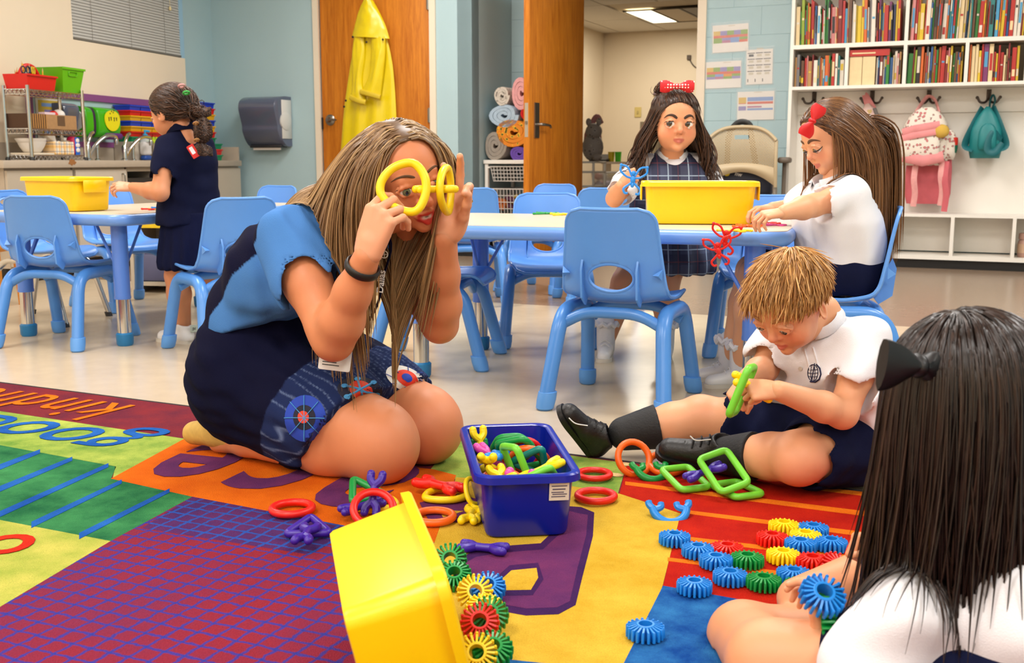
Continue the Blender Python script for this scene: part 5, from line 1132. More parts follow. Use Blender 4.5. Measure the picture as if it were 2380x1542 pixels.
patch([(-200,998),(0,1035),(270,1085),(258,1113),(447,1155),(257,1258),(0,1209),(-200,1170)], g_m)
patch([(-200,1170),(0,1209),(257,1258),(0,1411),(-200,1530)], g_y)
patch([(447,1155),(1020,1262),(800,1425),(880,1620),(-200,1620),(-200,1530),(0,1411),(257,1258)], r_g)
patch([(447,1155),(840,1226),(720,1290),(330,1228)], r_gd, h=.0007)
patch([(429,1020),(1010,1092),(1060,1105),(1010,1262),(447,1155),(258,1113)], r_o, h=.0008)
patch([(1000,1092),(1056,1022.5),(1458,1077),(1436,1148),(1250,1120),(1060,1115)], g_l)
patch([(1060,1110),(1250,1118),(1440,1148),(1582,1194),(1540,1362),(1440,1620),(880,1620),(800,1425),(1010,1262)], r_y, h=.0007)
patch([(1457,1078),(2060,1151),(2600,1215),(2600,1560),(2100,1462),(1541,1362),(1582,1194),(1440,1148)], r_r, h=.0009)
patch([(1541,1362),(2100,1462),(2600,1560),(2600,1800),(1400,1640)], r_b, h=.0008)
patch([(1165,1532),(1300,1546),(1280,1600),(1150,1590)], r_b, h=.0009)
lay[0] += .0008
def strip(a, b, w0, w1, mm): 
    patch([(a[0], a[1]-w0/2), (a[0], a[1]+w0/2), (b[0], b[1]+w1/2), (b[0], b[1]-w1/2)], mm, 'rug_stripe')
for a, b in (((93,1050),(-40,1102)), ((168,1067),(-40,1154)), ((252,1082),(-40,1214)), ((283,1120),(73,1221)), ((394,1141),(184,1247))): strip(a, b, 9, 14, r_bl)
for a, b in (((1453,1124),(2300,1232)), ((1597,1191),(2300,1280)), ((1565,1249),(2300,1336)), ((1552,1301),(2300,1395)), ((1900,1136),(2300,1185))): strip(a, b, 8, 13, r_or2)
def C(pts): return [(600+x/2.65, 960+y/2.65) for x, y in pts]
OUT = [(1890,575),(1990,582),(2070,615),(2062,760),(2000,1000),(1955,1185),(1850,1242),(1650,1250),(1470,1218),(1330,1165),(1220,1080),(1195,970),(1240,900),(1330,850),(1500,822),(1740,805),(1850,700)]
patch(C(OUT), r_pd, 'rug_letter', .0004)
def inset(pts, k):
    n = len(pts); out = []; ar = sum(pts[i][0]*pts[(i+1) % n][1]-pts[(i+1) % n][0]*pts[i][1] for i in range(n)); sg = 1 if ar > 0 else -1
    for i in range(n):
        a = Vector(pts[i-1]+(0,)); b = Vector(pts[i]+(0,)); c = Vector(pts[(i+1) % n]+(0,)); t_ = (c-a).normalized(); nn = Vector((-t_.y, t_.x, 0))*sg; p = b+nn*k; out.append((p.x, p.y))
    return out
lay[0] += .0003; patch(C(inset(OUT, 42)), r_pu, 'rug_letter', .0004); lay[0] += .0003
HO = [(1715,960),(1560,975),(1488,1040),(1495,1098),(1680,1095),(1725,1020)]
patch(C(inset(HO, -34)), r_pd, 'rug_letter', .0004); lay[0] += .0003; patch(C(HO), r_y, 'rug_letter', .0004)
patch([(975,1170),(1068,1150),(1120,1165),(1075,1215),(1000,1218)], r_pu, 'rug_letter', .0003); patch([(1020,1188),(1078,1190),(1030,1205)], r_y, 'rug_letter', .0006)
def rtext(txt, px, py, size, mm, sx_=1.0, rot=0, **kw):
    x, y = fl(px, py); M = Matrix.Translation((x, y, lay[0]+.0004)) @ Matrix.Rotation(math.pi+rot, 4, 'Z') @ Matrix.Diagonal((sx_, 1, 1, 1)); return letters('rug_lettering', txt, size, mm, rug, M, **kw)
rtext('kindness', 268, 960, .30, r_or2, .68, R_(-1), align='LEFT', bold=.001, shear=.1, spacing=1.12)
rtext('goodness', 300, 1036, .31, r_bl, .95, R_(-1), align='LEFT', bold=.001, shear=.2)
rtext('e', 452, 1080, .62, r_pu, .62, R_(5), bold=.012); rtext('c', 640, 1105, .66, r_pu, .66, R_(5), bold=.012); rtext('a', 820, 1140, .66, r_pu, .66, R_(5), bold=.012)
rtext('o', 8, 1274, .22, r_rd, .9, R_(30), bold=.002)
# specks on the green patch
for px, py in ((1115,1050), (1430,1105), (1452,1080)): x, y = fl(px, py); q = MB(); q.prism([(x+.02*math.cos(a), y+.014*math.sin(a)) for a in [.52*k for k in range(12)]], lay[0]-.0002, lay[0]+.0002); q.build('rug_speck', rugmat('rug_speck', (206,176,120), (216,190,140)), rug)
RT = lay[0]+.0006                     # rug pile height on which toys lie
# ------------------------------------------------------------------ toys
TCOL = {'red': (222,26,14), 'orange': (238,98,16), 'yellow': (246,212,10), 'green': (6,140,58), 'lime green': (110,200,50), 'blue': (24,128,214), 'purple': (58,26,150), 'pink': (226,70,160), 'teal': (0,120,110)}
TM2 = {k: plastic('toy_plastic_'+k.replace(' ', '_'), v, .38) for k, v in TCOL.items()}
def ring_path(r, n=28, sq=1.0): return [(r*math.cos(2*math.pi*k/n), r*sq*math.sin(2*math.pi*k/n), 0) for k in range(n)]
_mc = {}
def toy_mesh(kind, col):
    key = (kind, col)
    if key in _mc: return _mc[key]
    q = MB(); tr = .0078
    if kind == 'ring': q.tube(ring_path(.039), tr, 12, closed=True)
    elif kind == 'oval': q.tube(bez([(-.043,-.018,0), (-.015,-.036,0), (.018,-.036,0), (.043,-.016,0), (.036,.018,0), (.012,.04,0), (-.014,.04,0), (-.036,.016,0)], 5, closed=True), tr, 12, closed=True)
    elif kind == 'square': q.tube(fillet([(-.034,-.048,0), (.034,-.048,0), (.034,.048,0), (-.034,.048,0)], .012, 4, closed=True), tr, 12, closed=True)
    elif kind == 'triangle': q.tube(fillet([(-.042,-.026,0), (.042,-.026,0), (0,.045,0)], .012, 4, closed=True), tr, 12, closed=True)
    elif kind == 'hexagon': q.tube(fillet([(.045*math.cos(R_(60*k)), .045*math.sin(R_(60*k)), 0) for k in range(6)], .012, 4, closed=True), tr, 12, closed=True)
    elif kind == 'bone':
        q.tube([(-.02,0,0), (0,0,0), (.02,0,0)], [.0085,.0075,.0085], 10)
        for s_ in (-1, 1):
            for t_ in (-1, 1): q.tube(bez([(s_*.016,0,0), (s_*.028,t_*.011,0), (s_*.04,t_*.0125,0)], 4), [.0085]*8+[.0078], 9); q.ball((s_*.04, t_*.0125, 0), .0083, 10, 6)
    elif kind == 'arc':
        q.tube([(.034*math.cos(R_(a)), .034*math.sin(R_(a)), 0) for a in range(180, 361, 12)], .0085, 10)
        for s_ in (-1, 1):
            q.tube(bez([(s_*.034,0,0), (s_*.04,.008,0), (s_*.041,.016,0)], 4), .0075, 8); q.tube(bez([(s_*.033,-.004,0), (s_*.018,.002,0), (s_*.016,.012,0)], 4), .007, 8)
    elif kind == 'gear':
        n = 20; ri, ro, h = .0105, .0145, .0105
        q.lathe([(ri,-h), (ro-.001,-h), (ro,-h+.001), (ro,h-.001), (ro-.001,h), (ri,h), (ri,-h)], 20, cap0=False, cap1=False)
        for k in range(n):
            a = 2*math.pi*k/n; q.M = Matrix.Rotation(a, 4, 'Z')
            q.loft([[(ro-.001,-.0013,-h), (ro-.001,.0013,-h), (ro-.001,.0013,h*.9), (ro-.001,-.0013,h*.9)], [(.027,-.0016,-h), (.027,.0016,-h), (.027,.0016,h*.55), (.027,-.0016,h*.55)]])
            q.lathe([(.0012,-h), (.0024,-h+.001), (.0024,h*.55), (.0012,h*.7)], 6, (.0275,0,0))
        q.M = Matrix()
    _mc[key] = q.mesh('toy_'+kind, TM2[col]); return _mc[key]
NAMES = {'ring': 'link_ring', 'oval': 'link_ring', 'square': 'link_square', 'triangle': 'link_triangle', 'hexagon': 'link_hexagon', 'bone': 'toy_connector', 'arc': 'toy_connector', 'gear': 'toy_gear'}
CATS = {'ring': 'ring', 'oval': 'ring', 'square': 'link', 'triangle': 'link', 'hexagon': 'link', 'bone': 'connector', 'arc': 'connector', 'gear': 'gear'}
GRP = {'gear': 'plastic gears on the rug'}
def toy_balls(kind):
    R8 = .0086
    if kind == 'bone': return [((x, 0, 0), R8) for x in (-.02, -.007, .007, .02)] + [((sx*.028, sy*.011, 0), R8) for sx in (-1, 1) for sy in (-1, 1)] + [((sx*.04, sy*.0125, 0), R8) for sx in (-1, 1) for sy in (-1, 1)]
    c = {'ring': ring_path(.039, 22), 'square': [(-.034,-.048,0), (.034,-.048,0), (.034,.048,0), (-.034,.048,0)], 'triangle': [(-.042,-.026,0), (.042,-.026,0), (0,.045,0)], 'hexagon': [(.045*math.cos(R_(60*k)), .045*math.sin(R_(60*k)), 0) for k in range(6)], 'oval': [(-.043,-.018,0), (-.015,-.036,0), (.018,-.036,0), (.043,-.016,0), (.036,.018,0), (.012,.04,0), (-.014,.04,0), (-.036,.016,0)]}[kind]
    P = [Vector(p) for p in c]; out = []
    for i in range(len(P)):
        a, b = P[i], P[(i+1) % len(P)]; n = max(1, int((b-a).length/.011))
        for k in range(n): out.append((tuple(a.lerp(b, k/n)), R8))
    return out
def relax(items, confine, its=260):
    """items: list of [kind, col, M, label, group]; pushes solid toys apart, translation and a little rotation"""
    B = [np.array([b[0] for b in toy_balls(k[0])]) for k in items]; own = np.concatenate([[i]*len(b) for i, b in enumerate(B)]); n = len(items)
    T = np.array([list(k[2].to_translation()) for k in items]); Rm_ = [np.array(k[2].to_3x3()) for k in items]
    for it in range(its):
        W = np.concatenate([b @ Rm_[i].T + T[i] for i, b in enumerate(B)]); D = W[:, None, :]-W[None, :, :]; d = np.sqrt((D**2).sum(2))+1e-9; pen = np.where(own[:, None] != own[None, :], .0172-d, 0); pen = np.clip(pen, 0, None)
        F = (D/d[:, :, None]*pen[:, :, None]).sum(1)*.22; F += confine(W)
        for i in range(n):
            m = own == i; f = F[m]; r = W[m]-T[i]; k = max(1, (np.abs(f).sum(1) > 1e-7).sum()); T[i] += np.clip(f.sum(0)/k, -.002, .002); tq = np.cross(r, f).sum(0)/((r**2).sum()+1e-6)*.5; a = np.linalg.norm(tq)
            if a > 1e-6: Rm_[i] = np.array(Matrix.Rotation(min(a, .03), 3, Vector(tq/a))) @ Rm_[i]
    for i, k in enumerate(items):
        M = Matrix([list(r) for r in Rm_[i]]).to_4x4(); M.translation = Vector(T[i]); toy(k[0], k[1], M, k[3], k[4])
def toy(kind, col, M, label, group='linking toys', s=1.0):
    o = link(NAMES[kind], toy_mesh(kind, col), None, M @ Matrix.Scale(s, 4)); return tag(o, label, CATS[kind], group)
def onrug(kind, col, px, py, rz, label, z=None, rx=0, ry=0, s=1.0, group='linking toys'):
    z = RT+(.0085 if kind not in ('gear',) else .0108)*s if z is None else z
    p = Zp(px, py, z); return toy(kind, col, TRS(p, R_(rz), R_(rx), R_(ry)), label, group, s)
onrug('ring', 'red', 679, 1182, 0, 'red plastic ring lying alone beside the purple triangle', s=1.03)
onrug('ring', 'red', 1381, 1103, 0, 'red plastic ring nearer the boy of two behind the blue tub', s=.92); onrug('ring', 'red', 1385, 1153, 0, 'red plastic ring nearer the yellow rug patch beside the blue tub')
onrug('ring', 'orange', 1008, 1201, 0, 'orange plastic ring half hidden behind the tipped yellow tub')
onrug('ring', 'orange', 1473, 1066, 20, 'orange plastic ring standing tilted against the green connector', z=RT+.035, rx=62)
onrug('ring', 'orange', 1548, 1078, 0, 'orange plastic ring lying against the black shoe', z=RT+.02, rx=20)
onrug('arc', 'green', 1512, 1088, 15, 'green curved connector joining two orange rings', z=RT+.02, rx=35)
onrug('square', 'lime green', 1592, 1112, 20, 'lime green link frame lying beside the purple connector', z=RT+.018, rx=12, s=1.0)
toy('square', 'lime green', frame(Q(1682, 1095, 2.235), (.042,.0127,.0115), None, (.036,-.072,-.052)), 'lime green link frame leaning over another by the sock'); onrug('square', 'lime green', 1712, 1138, 22, 'lime green link frame under the leaning one by the knee')
onrug('bone', 'purple', 1638, 1097, 14, 'purple connector joining two lime green link frames', z=RT+.045, ry=-16)
onrug('arc', 'blue', 1556, 1182, 2, 'blue half-moon connector between the yellow and red rug patches', z=RT+.014, rx=38, s=1.0)
onrug('oval', 'yellow', 1035, 1150, 10, 'yellow rounded ring under a red connector in front of the woman')
onrug('bone', 'red', 1020, 1128, -38, 'red connector lying across the yellow ring', z=RT+.024, s=1.3)
onrug('bone', 'yellow', 1095, 1196, 82, 'yellow connector lying beside the blue tub'); onrug('bone', 'yellow', 1117, 1192, 100, 'yellow connector half hidden behind the blue tub corner')
onrug('oval', 'yellow', 1104, 1144, 60, 'yellow ring leaning on the side of the blue tub', z=RT+.03, rx=60, s=.7)
onrug('bone', 'purple', 1123, 1273, -14, 'purple connector lying in front of the blue tub')
onrug('triangle', 'purple', 718, 1226, 5, 'purple triangle link lying on the blue grid', rx=8, z=RT+.013); onrug('bone', 'purple', 712, 1240, 88, 'purple connector across the purple triangle', z=RT+.022)
PILE = []
_on = onrug
def onrug(kind, col, px, py, rz, label, z=None, rx=0, ry=0, s=1.0, group='linking toys'):
    z = RT+.0085 if z is None else z; PILE.append([kind, col, TRS(Zp(px, py, z), R_(rz), R_(rx), R_(ry)), label, group])
onrug('triangle', 'green', 848, 1160, 40, 'green triangle link in the pile behind the tipped tub', z=RT+.02, rx=25); onrug('oval', 'yellow', 872, 1172, 0, 'yellow ring at the bottom of the pile behind the tipped tub')
onrug('ring', 'red', 868, 1186, 10, 'red ring in the pile behind the tipped tub', z=RT+.03, rx=40); onrug('bone', 'purple', 868, 1146, 75, 'purple connector standing up from the pile behind the tipped tub', z=RT+.055, ry=-60); onrug('bone', 'purple', 838, 1190, 30, 'purple connector at the edge of the pile behind the tipped tub')
onrug = _on
relax(PILE, lambda W: np.stack([0*W[:,0], 0*W[:,0], np.where(W[:,2] < RT+.0084, RT+.0084-W[:,2], 0)*.6], 1), 160)
onrug('ring', 'red', 2090, 1139, 0, 'red ring beside the black hair bow, half hidden by hair', z=.009)
# gears
GE = [('blue',1500,1463,'lying by itself on the yellow patch edge'), ('blue',1614,1360,'at the corner of the blue patch'), ('blue',1568,1249,'at the far end of the row on the yellow patch edge'), ('blue',1622,1277,'second in the row from the yellow patch edge'), ('blue',1664,1301,'third in the row from the yellow patch edge'), ('blue',1697,1338,'next to the green gear at the blue patch'), ('green',1775,1350,'between two blue gears near the blue patch'), ('green',1737,1299,'beside a row of blue gears'), ('blue',1845,1334,'beside the tilted red gear'), ('yellow',1820,1290,'in front of the red and blue gears'), ('blue',1861,1264,'touching two yellow gears'), ('yellow',1872,1246,'between three blue gears'), ('blue',1932,1262,'at the outer end of the cluster by the red stripe'), ('blue',1890,1229,'behind the yellow gears of the cluster'), ('yellow',1822,1222,'at the far end of the cluster'), ('red',1795,1250,'among yellow and blue gears'), ('red',1690,1275,'lying on the red stripe beside the blue row'), ('red',1888,1303,'under the tilted red gear'), ('green',1864,1362,'half hidden behind the held blue gear')]
rg = random.Random(4)
for c, px, py, lab in GE: onrug('gear', c, px, py+2, rg.uniform(0, 90), f'{c} plastic gear {lab}', group=GRP['gear'])
onrug('gear', 'red', 1945, 1322, 20, 'large looking red gear tilted towards the room beside the long dark hair', z=RT+.045, rx=40, s=1.0, group=GRP['gear']); onrug('gear', 'red', 2006, 1292, 0, 'red gear tilted behind the long dark hair', z=RT+.04, rx=35, group=GRP['gear'])
onrug('gear', 'yellow', 1930, 1340, 0, 'yellow gear lying under the tilted red gear', group=GRP['gear'])
onrug('gear', 'yellow', 1104, 1378, 10, 'yellow gear leaning on a blue one at the mouth of the tipped tub', z=RT+.03, rx=52, group=GRP['gear']); onrug('gear', 'blue', 1134, 1366, 0, 'blue gear behind the leaning yellow gear', z=RT+.02, rx=30, group=GRP['gear'])
onrug('gear', 'red', 1115, 1447, 0, 'red gear leaning on a green one at the mouth of the tipped tub', z=RT+.035, rx=48, group=GRP['gear']); onrug('gear', 'green', 1138, 1430, 0, 'green gear behind the leaning red gear', z=RT+.03, rx=45, group=GRP['gear']); onrug('gear', 'yellow', 1126, 1415, 0, 'yellow gear between the leaning red and green gears', z=RT+.02, rx=20, group=GRP['gear'])
onrug('gear', 'green', 1145, 1510, 0, 'green gear nearest the blue rug corner at the tipped tub', z=RT+.028, rx=30, group=GRP['gear']); onrug('gear', 'yellow', 1108, 1520, 0, 'yellow gear beside the green one at the tipped tub', z=RT+.03, rx=50, group=GRP['gear'])
onrug('gear', 'green', 1046, 1302, 0, 'green gear peeking out behind the rim of the tipped tub', z=RT+.03, rx=50, group=GRP['gear']); onrug('gear', 'green', 1056, 1338, 0, 'green gear inside the mouth of the tipped tub', z=RT+.02, rx=30, group=GRP['gear'])
# blue tub and its contents
MBt = TRS((.008, 2.15, RT), R_(97))
bt = tub('dark blue plastic tub full of linking toys on the rug', m_blu, MBt, .41, .205, .128, flange=False)
q = MB(); q.M = Matrix.Rotation(0, 4, 'Z'); lz = .105; sx0 = -.205+.0135
Ml = frame((-.1955, -.058, .092), (0,-1,0), (-.165,0,1)); stk = q; stk.M = Ml; stk.rbox(-.019, .019, -.0005, .0005, -.018, .018, .0004, 1); st_o = stk.build('price_sticker', mat('sticker_white', (224,214,200), .6), bt)
q = MB(); q.M = Ml
for k, z in enumerate((.011, .004, -.002, -.006, -.011)): q.box(-.015+.002*(k % 2), .015-.003*(k % 3), -.0009, -.0004, z, z+(.0028 if k in (1,) else .0022))
q.build('sticker_print', mat('sticker_ink', (96,90,110), .6), st_o)
TUB = []
def inb(kind, col, x, y, z, e, label): TUB.append([kind, col, Matrix.Translation((x, y, z)) @ Euler([R_(a) for a in e]).to_matrix().to_4x4(), label, 'linking toys in the blue tub'])
inb('hexagon', 'green', .10, -.005, .095, (60,10,80), 'green link frame standing up in the blue tub'); inb('square', 'green', .06, -.03, .09, (50,20,60), 'green link frame leaning behind the lime one in the blue tub'); inb('ring', 'orange', .06, -.055, .075, (60,0,70), 'orange ring standing on edge against the tub wall')
inb('square', 'lime green', -.12, -.05, .085, (35,30,75), 'lime green link frame at the sticker end of the blue tub'); inb('square', 'lime green', .0, -.0, .085, (75,10,20), 'lime green link frame lying long across the blue tub'); inb('ring', 'orange', -.12, .0, .075, (30,-10,0), 'orange ring lying at the sticker end of the blue tub')
inb('bone', 'yellow', -.02, .06, .09, (0,-35,170), 'yellow connector against the long wall of the blue tub'); inb('bone', 'yellow', .15, .072, .11, (0,-80,20), 'yellow connector standing in the far corner of the blue tub'); inb('bone', 'green', .14, .07, .07, (0,-70,0), 'green connector standing below a yellow one in the blue tub'); inb('bone', 'pink', .06, .055, .09, (0,-30,60), 'pink connector beside the blue connector in the tub'); inb('bone', 'blue', .03, .035, .085, (0,10,-20), 'blue connector beside the pink one in the tub')
inb('bone', 'yellow', -.08, .045, .085, (0,-25,10), 'yellow connector lying on the pile in the blue tub'); inb('bone', 'yellow', -.13, .055, .08, (0,20,40), 'yellow connector near the rim at the sticker end'); inb('bone', 'pink', -.14, .015, .08, (0,-60,80), 'pink connector near the orange ring in the tub'); inb('bone', 'pink', -.145, -.02, .075, (0,-70,30), 'pink connector near the lime frame in the tub'); inb('bone', 'yellow', -.11, -.075, .075, (0,10,95), 'yellow connector beside the sticker wall of the tub'); inb('ring', 'red', .11, -.072, .08, (70,20,85), 'red ring on edge in the far corner of the tub'); inb('triangle', 'teal', .02, -.075, .08, (65,0,85), 'teal triangle link on edge against the tub wall')
rg = random.Random(9)
for k in range(14): 
    c = rg.choice(['yellow', 'orange', 'lime green', 'purple', 'pink']); kd = rg.choice(['bone', 'ring', 'bone'])
    inb(kd, c, -.12+.24*(k % 5)/4, -.045+.045*(k//5), .02+.022*(k % 2)+.012*(k//5), (rg.uniform(-10,10), rg.uniform(-10,10), rg.uniform(0,180)), f'{c} {"ring" if kd == "ring" else "connector"} buried in the pile of the blue tub')
def in_tub(W):                     # walls and floor of the tub in its own frame, a light pull down
    F = np.zeros_like(W); h = np.clip(W[:, 2]/.128, 0, 1)
    for ax, half in ((0, .205), (1, .1025)):
        lim = half-.022-.004+.010*h-.0095; F[:, ax] += np.where(W[:, ax] > lim, lim-W[:, ax], 0)*.6+np.where(W[:, ax] < -lim, -lim-W[:, ax], 0)*.6
    F[:, 2] += np.where(W[:, 2] < .0185, .0185-W[:, 2], 0)*.6+np.where(W[:, 2] > .13, .13-W[:, 2], 0)*.05; return F
_toy = toy
def toy(kind, col, M, label, group='linking toys', s=1.0): return _toy(kind, col, MBt @ M, label, group, s)
relax(TUB, in_tub); toy = _toy
# tipped yellow tub in front
lv = Vector((.22, -.975, 0)); od = Vector((.975, .22, 0))*math.cos(R_(13)) + Vector((0,0,1))*math.sin(R_(13))
Mf = frame((-.225, 1.40, .092), lv, od)
ft = tub('yellow plastic tub tipped on its side on the rug', m_yel, Mf, flange=False)
# linking monkeys / butterflies on the tables
def figure(col):
    q = MB(); r = .0028
    q.ball((0,0,.0), (.007,.0045,.011), 10, 7); q.ball((0,0,.017), (.0065,.005,.0065), 10, 7)
    for s_ in (-1, 1):
        q.tube(bez([(s_*.004,0,.009), (s_*.016,0,.03), (s_*.032,0,.034), (s_*.034,0,.02), (s_*.018,0,.007), (s_*.004,0,.004)], 5), r, 7); q.ball((s_*.034,0,.035), .0042, 8, 6)
        q.tube(bez([(s_*.003,0,-.008), (s_*.012,0,-.016), (s_*.022,0,-.026), (s_*.018,0,-.036), (s_*.01,0,-.036)], 5), r*1.1, 7)
    q.ball((0,0,-.014), (.005,.004,.007), 8, 6)
    return q.mesh('link_figure', TM2[col])
fm_ = {}
def fig(col, M, label):
    if col not in fm_: fm_[col] = figure(col)
    o = link('link_figure', fm_[col], None, M); return tag(o, label, 'figure', 'linking figures at the tables')
def ft_(col, px, py, rz, label, z=.004, rx=90, s=1.0): p = Zp(px, py, TZ+z); return fig(col, TRS(p, R_(rz), R_(rx-180 if rx == 90 else rx), 0, s), label)
fig('red', TRS(Q(1686, 556, 3.055), R_(-18), R_(12), R_(8), 1.15), 'red linking figure hanging over the table edge'); fig('red', TRS(Q(1670, 584, 3.04), R_(-18), R_(6), R_(-10), 1.1), 'red linking figure hanging lowest of the chain')
ft_('yellow', 1712, 536, 40, 'yellow linking figure lying at the table edge', s=1.1); ft_('orange', 1738, 525, 70, 'orange linking figure lying between yellow and red ones', s=1.1); ft_('red', 1780, 519, 100, 'red linking figure lying under the reaching hand', s=1.1); ft_('pink', 1800, 523, 60, 'pink linking figure half under the red one', s=.9, z=.002)
ft_('blue', 1760, 508, 80, 'blue linking figure lying behind the yellow tub', s=1.0)
ft_('green', 1270, 496, 80, 'green linking figure lying on the table near the far chair', s=1.2); ft_('yellow', 1310, 498, 95, 'yellow linking figure lying beside the green one', s=1.2)
for px, c, lab in ((372, 'yellow', 'yellow linking figure beside the girl in navy'), (380, 'blue', 'blue linking figure on the yellow one beside the girl in navy'), (356, 'red', 'red linking figure beside the girl in navy')):
    ft_(c, px, 486-(3 if c == 'blue' else 0), 30, lab, s=1.1, z=.012 if c == 'blue' else .004)
# ------------------------------------------------------------------ implicit surfaces for bodies, clothes and hair
def V3(p): return np.array([p[0], p[1], p[2]], float)
class SDF:
    def __init__(s): s.p = []
    def cap(s, a, b, ra, rb=None, k=.015): s.p.append(('c', V3(a), V3(b), ra, ra if rb is None else rb, k)); return s
    def limb(s, pts, rs, k=.015):
        for i in range(len(pts)-1): s.cap(pts[i], pts[i+1], rs[i], rs[i+1], k)
        return s
    def ell(s, c, r, rot=None, k=.015): s.p.append(('e', V3(c), V3(r), np.array(rot) if rot is not None else np.eye(3), 0, k)); return s
    def sub(s, c, r, rot=None, k=.01): s.p.append(('s', V3(c), V3(r), np.array(rot) if rot is not None else np.eye(3), 0, k)); return s
    def subcap(s, a, b, ra, rb=None, k=.005): s.p.append(('sc', V3(a), V3(b), ra, ra if rb is None else rb, k)); return s
    def cut(s, pt, n): n = V3(n); s.p.append(('x', V3(pt), n/np.linalg.norm(n), 0, 0, 0)); return s       # remove the side n points to
    def grid(s, res, disp=None):
        lo = np.full(3, 1e9); hi = -lo
        for t, a, b, ra, rb, k in s.p:
            if t == 'c': m_ = max(ra, rb)+k; lo = np.minimum(lo, np.minimum(a, b)-m_); hi = np.maximum(hi, np.maximum(a, b)+m_)
            elif t == 'e': m_ = b.max()+k; lo = np.minimum(lo, a-m_); hi = np.maximum(hi, a+m_)
        lo -= 3*res; hi += 3*res; n = np.ceil((hi-lo)/res).astype(int)+1
        F = np.full(n, .2, np.float32); ax = [lo[i]+res*np.arange(n[i]) for i in range(3)]
        for t, a, b, ra, rb, k in s.p:
            if t in ('c', 'sc'): m_ = max(ra, rb)+2*k+3*res; l = np.minimum(a, b)-m_; h = np.maximum(a, b)+m_
            elif t in ('e', 's'): m_ = b.max()+2*k+3*res; l = a-m_; h = a+m_
            else: l, h = lo, hi
            i0 = np.clip(((l-lo)/res).astype(int), 0, n-1); i1 = np.clip(((h-lo)/res).astype(int)+2, 1, n)
            if (i1 <= i0).any(): continue
            sl = tuple(slice(i0[i], i1[i]) for i in range(3))
            X = ax[0][sl[0]][:, None, None]; Y = ax[1][sl[1]][None, :, None]; Z = ax[2][sl[2]][None, None, :]
            f = F[sl]
            if t == 'x': F[sl] = np.maximum(f, (X-a[0])*b[0]+(Y-a[1])*b[1]+(Z-a[2])*b[2]); continue
            px, py, pz = X-a[0], Y-a[1], Z-a[2]
            if t in ('c', 'sc'):
                d = b-a; L = max(d.dot(d), 1e-12); tt = np.clip((px*d[0]+py*d[1]+pz*d[2])/L, 0, 1)
                D = np.sqrt((px-tt*d[0])**2+(py-tt*d[1])**2+(pz-tt*d[2])**2)-(ra+(rb-ra)*tt)
            else:
                R = ra; qx = px*R[0,0]+py*R[1,0]+pz*R[2,0]; qy = px*R[0,1]+py*R[1,1]+pz*R[2,1]; qz = px*R[0,2]+py*R[1,2]+pz*R[2,2]
                k0 = np.sqrt((qx/b[0])**2+(qy/b[1])**2+(qz/b[2])**2); k1 = np.sqrt((qx/b[0]**2)**2+(qy/b[1]**2)**2+(qz/b[2]**2)**2)+1e-9; D = k0*(k0-1)/k1
            if t in ('c', 'e'):
                h_ = np.clip(.5+.5*(f-D)/k, 0, 1); F[sl] = f*(1-h_)+D*h_-k*h_*(1-h_)
            else:
                h_ = np.clip(.5-.5*(f+D)/k, 0, 1); F[sl] = f*(1-h_)+(-D)*h_+k*h_*(1-h_)
        if disp is not None:
            X, Y, Z = np.meshgrid(*ax, indexing='ij', sparse=True); F = F+disp(X, Y, Z).astype(np.float32)
        return F, lo, res
    def surf(s, res, disp=None): return nets(*s.grid(res, disp))
def nets(F, lo, res):
    S = F < 0; n = np.array(F.shape)
    c = [S[dx:n[0]-1+dx, dy:n[1]-1+dy, dz:n[2]-1+dz] for dx in (0,1) for dy in (0,1) for dz in (0,1)]
    tot = np.zeros(c[0].shape, np.int8)
    for q in c: tot += q
    I = np.argwhere((tot > 0) & (tot < 8)); idm = np.full(c[0].shape, -1, np.int32); idm[tuple(I.T)] = np.arange(len(I))
    acc = np.zeros((len(I), 3)); cnt = np.zeros(len(I))
    for axis in range(3):
        o1, o2 = [(1,2), (0,2), (0,1)][axis]
        for u in (0,1):
            for v in (0,1):
                A = I.copy(); A[:, o1] += u; A[:, o2] += v; B = A.copy(); B[:, axis] += 1
                fa = F[tuple(A.T)]; fb = F[tuple(B.T)]; m_ = (fa < 0) != (fb < 0); t = np.where(m_, fa/(fa-fb+1e-12), 0)
                P = A.astype(float); P[:, axis] += t; acc[m_] += P[m_]; cnt[m_] += 1
    V = lo+res*(acc/cnt[:, None]); Q = []
    for axis in range(3):
        o1, o2 = [(1,2), (2,0), (0,1)][axis]
        a = np.take(S, range(0, n[axis]-1), axis); b = np.take(S, range(1, n[axis]), axis); E = np.argwhere(a != b)
        E = E[(E[:, o1] > 0) & (E[:, o2] > 0) & (E[:, o1] < n[o1]-1) & (E[:, o2] < n[o2]-1)]
        ids = []
        for du, dv in ((-1,-1), (0,-1), (0,0), (-1,0)):
            K = E.copy(); K[:, o1] += du; K[:, o2] += dv; ids.append(idm[tuple(K.T)])
        f = np.stack(ids, 1); fl_ = S[tuple(E.T)]; f[~fl_] = f[~fl_][:, ::-1]; Q.append(f[(f >= 0).all(1)])
    return V, np.concatenate(Q)
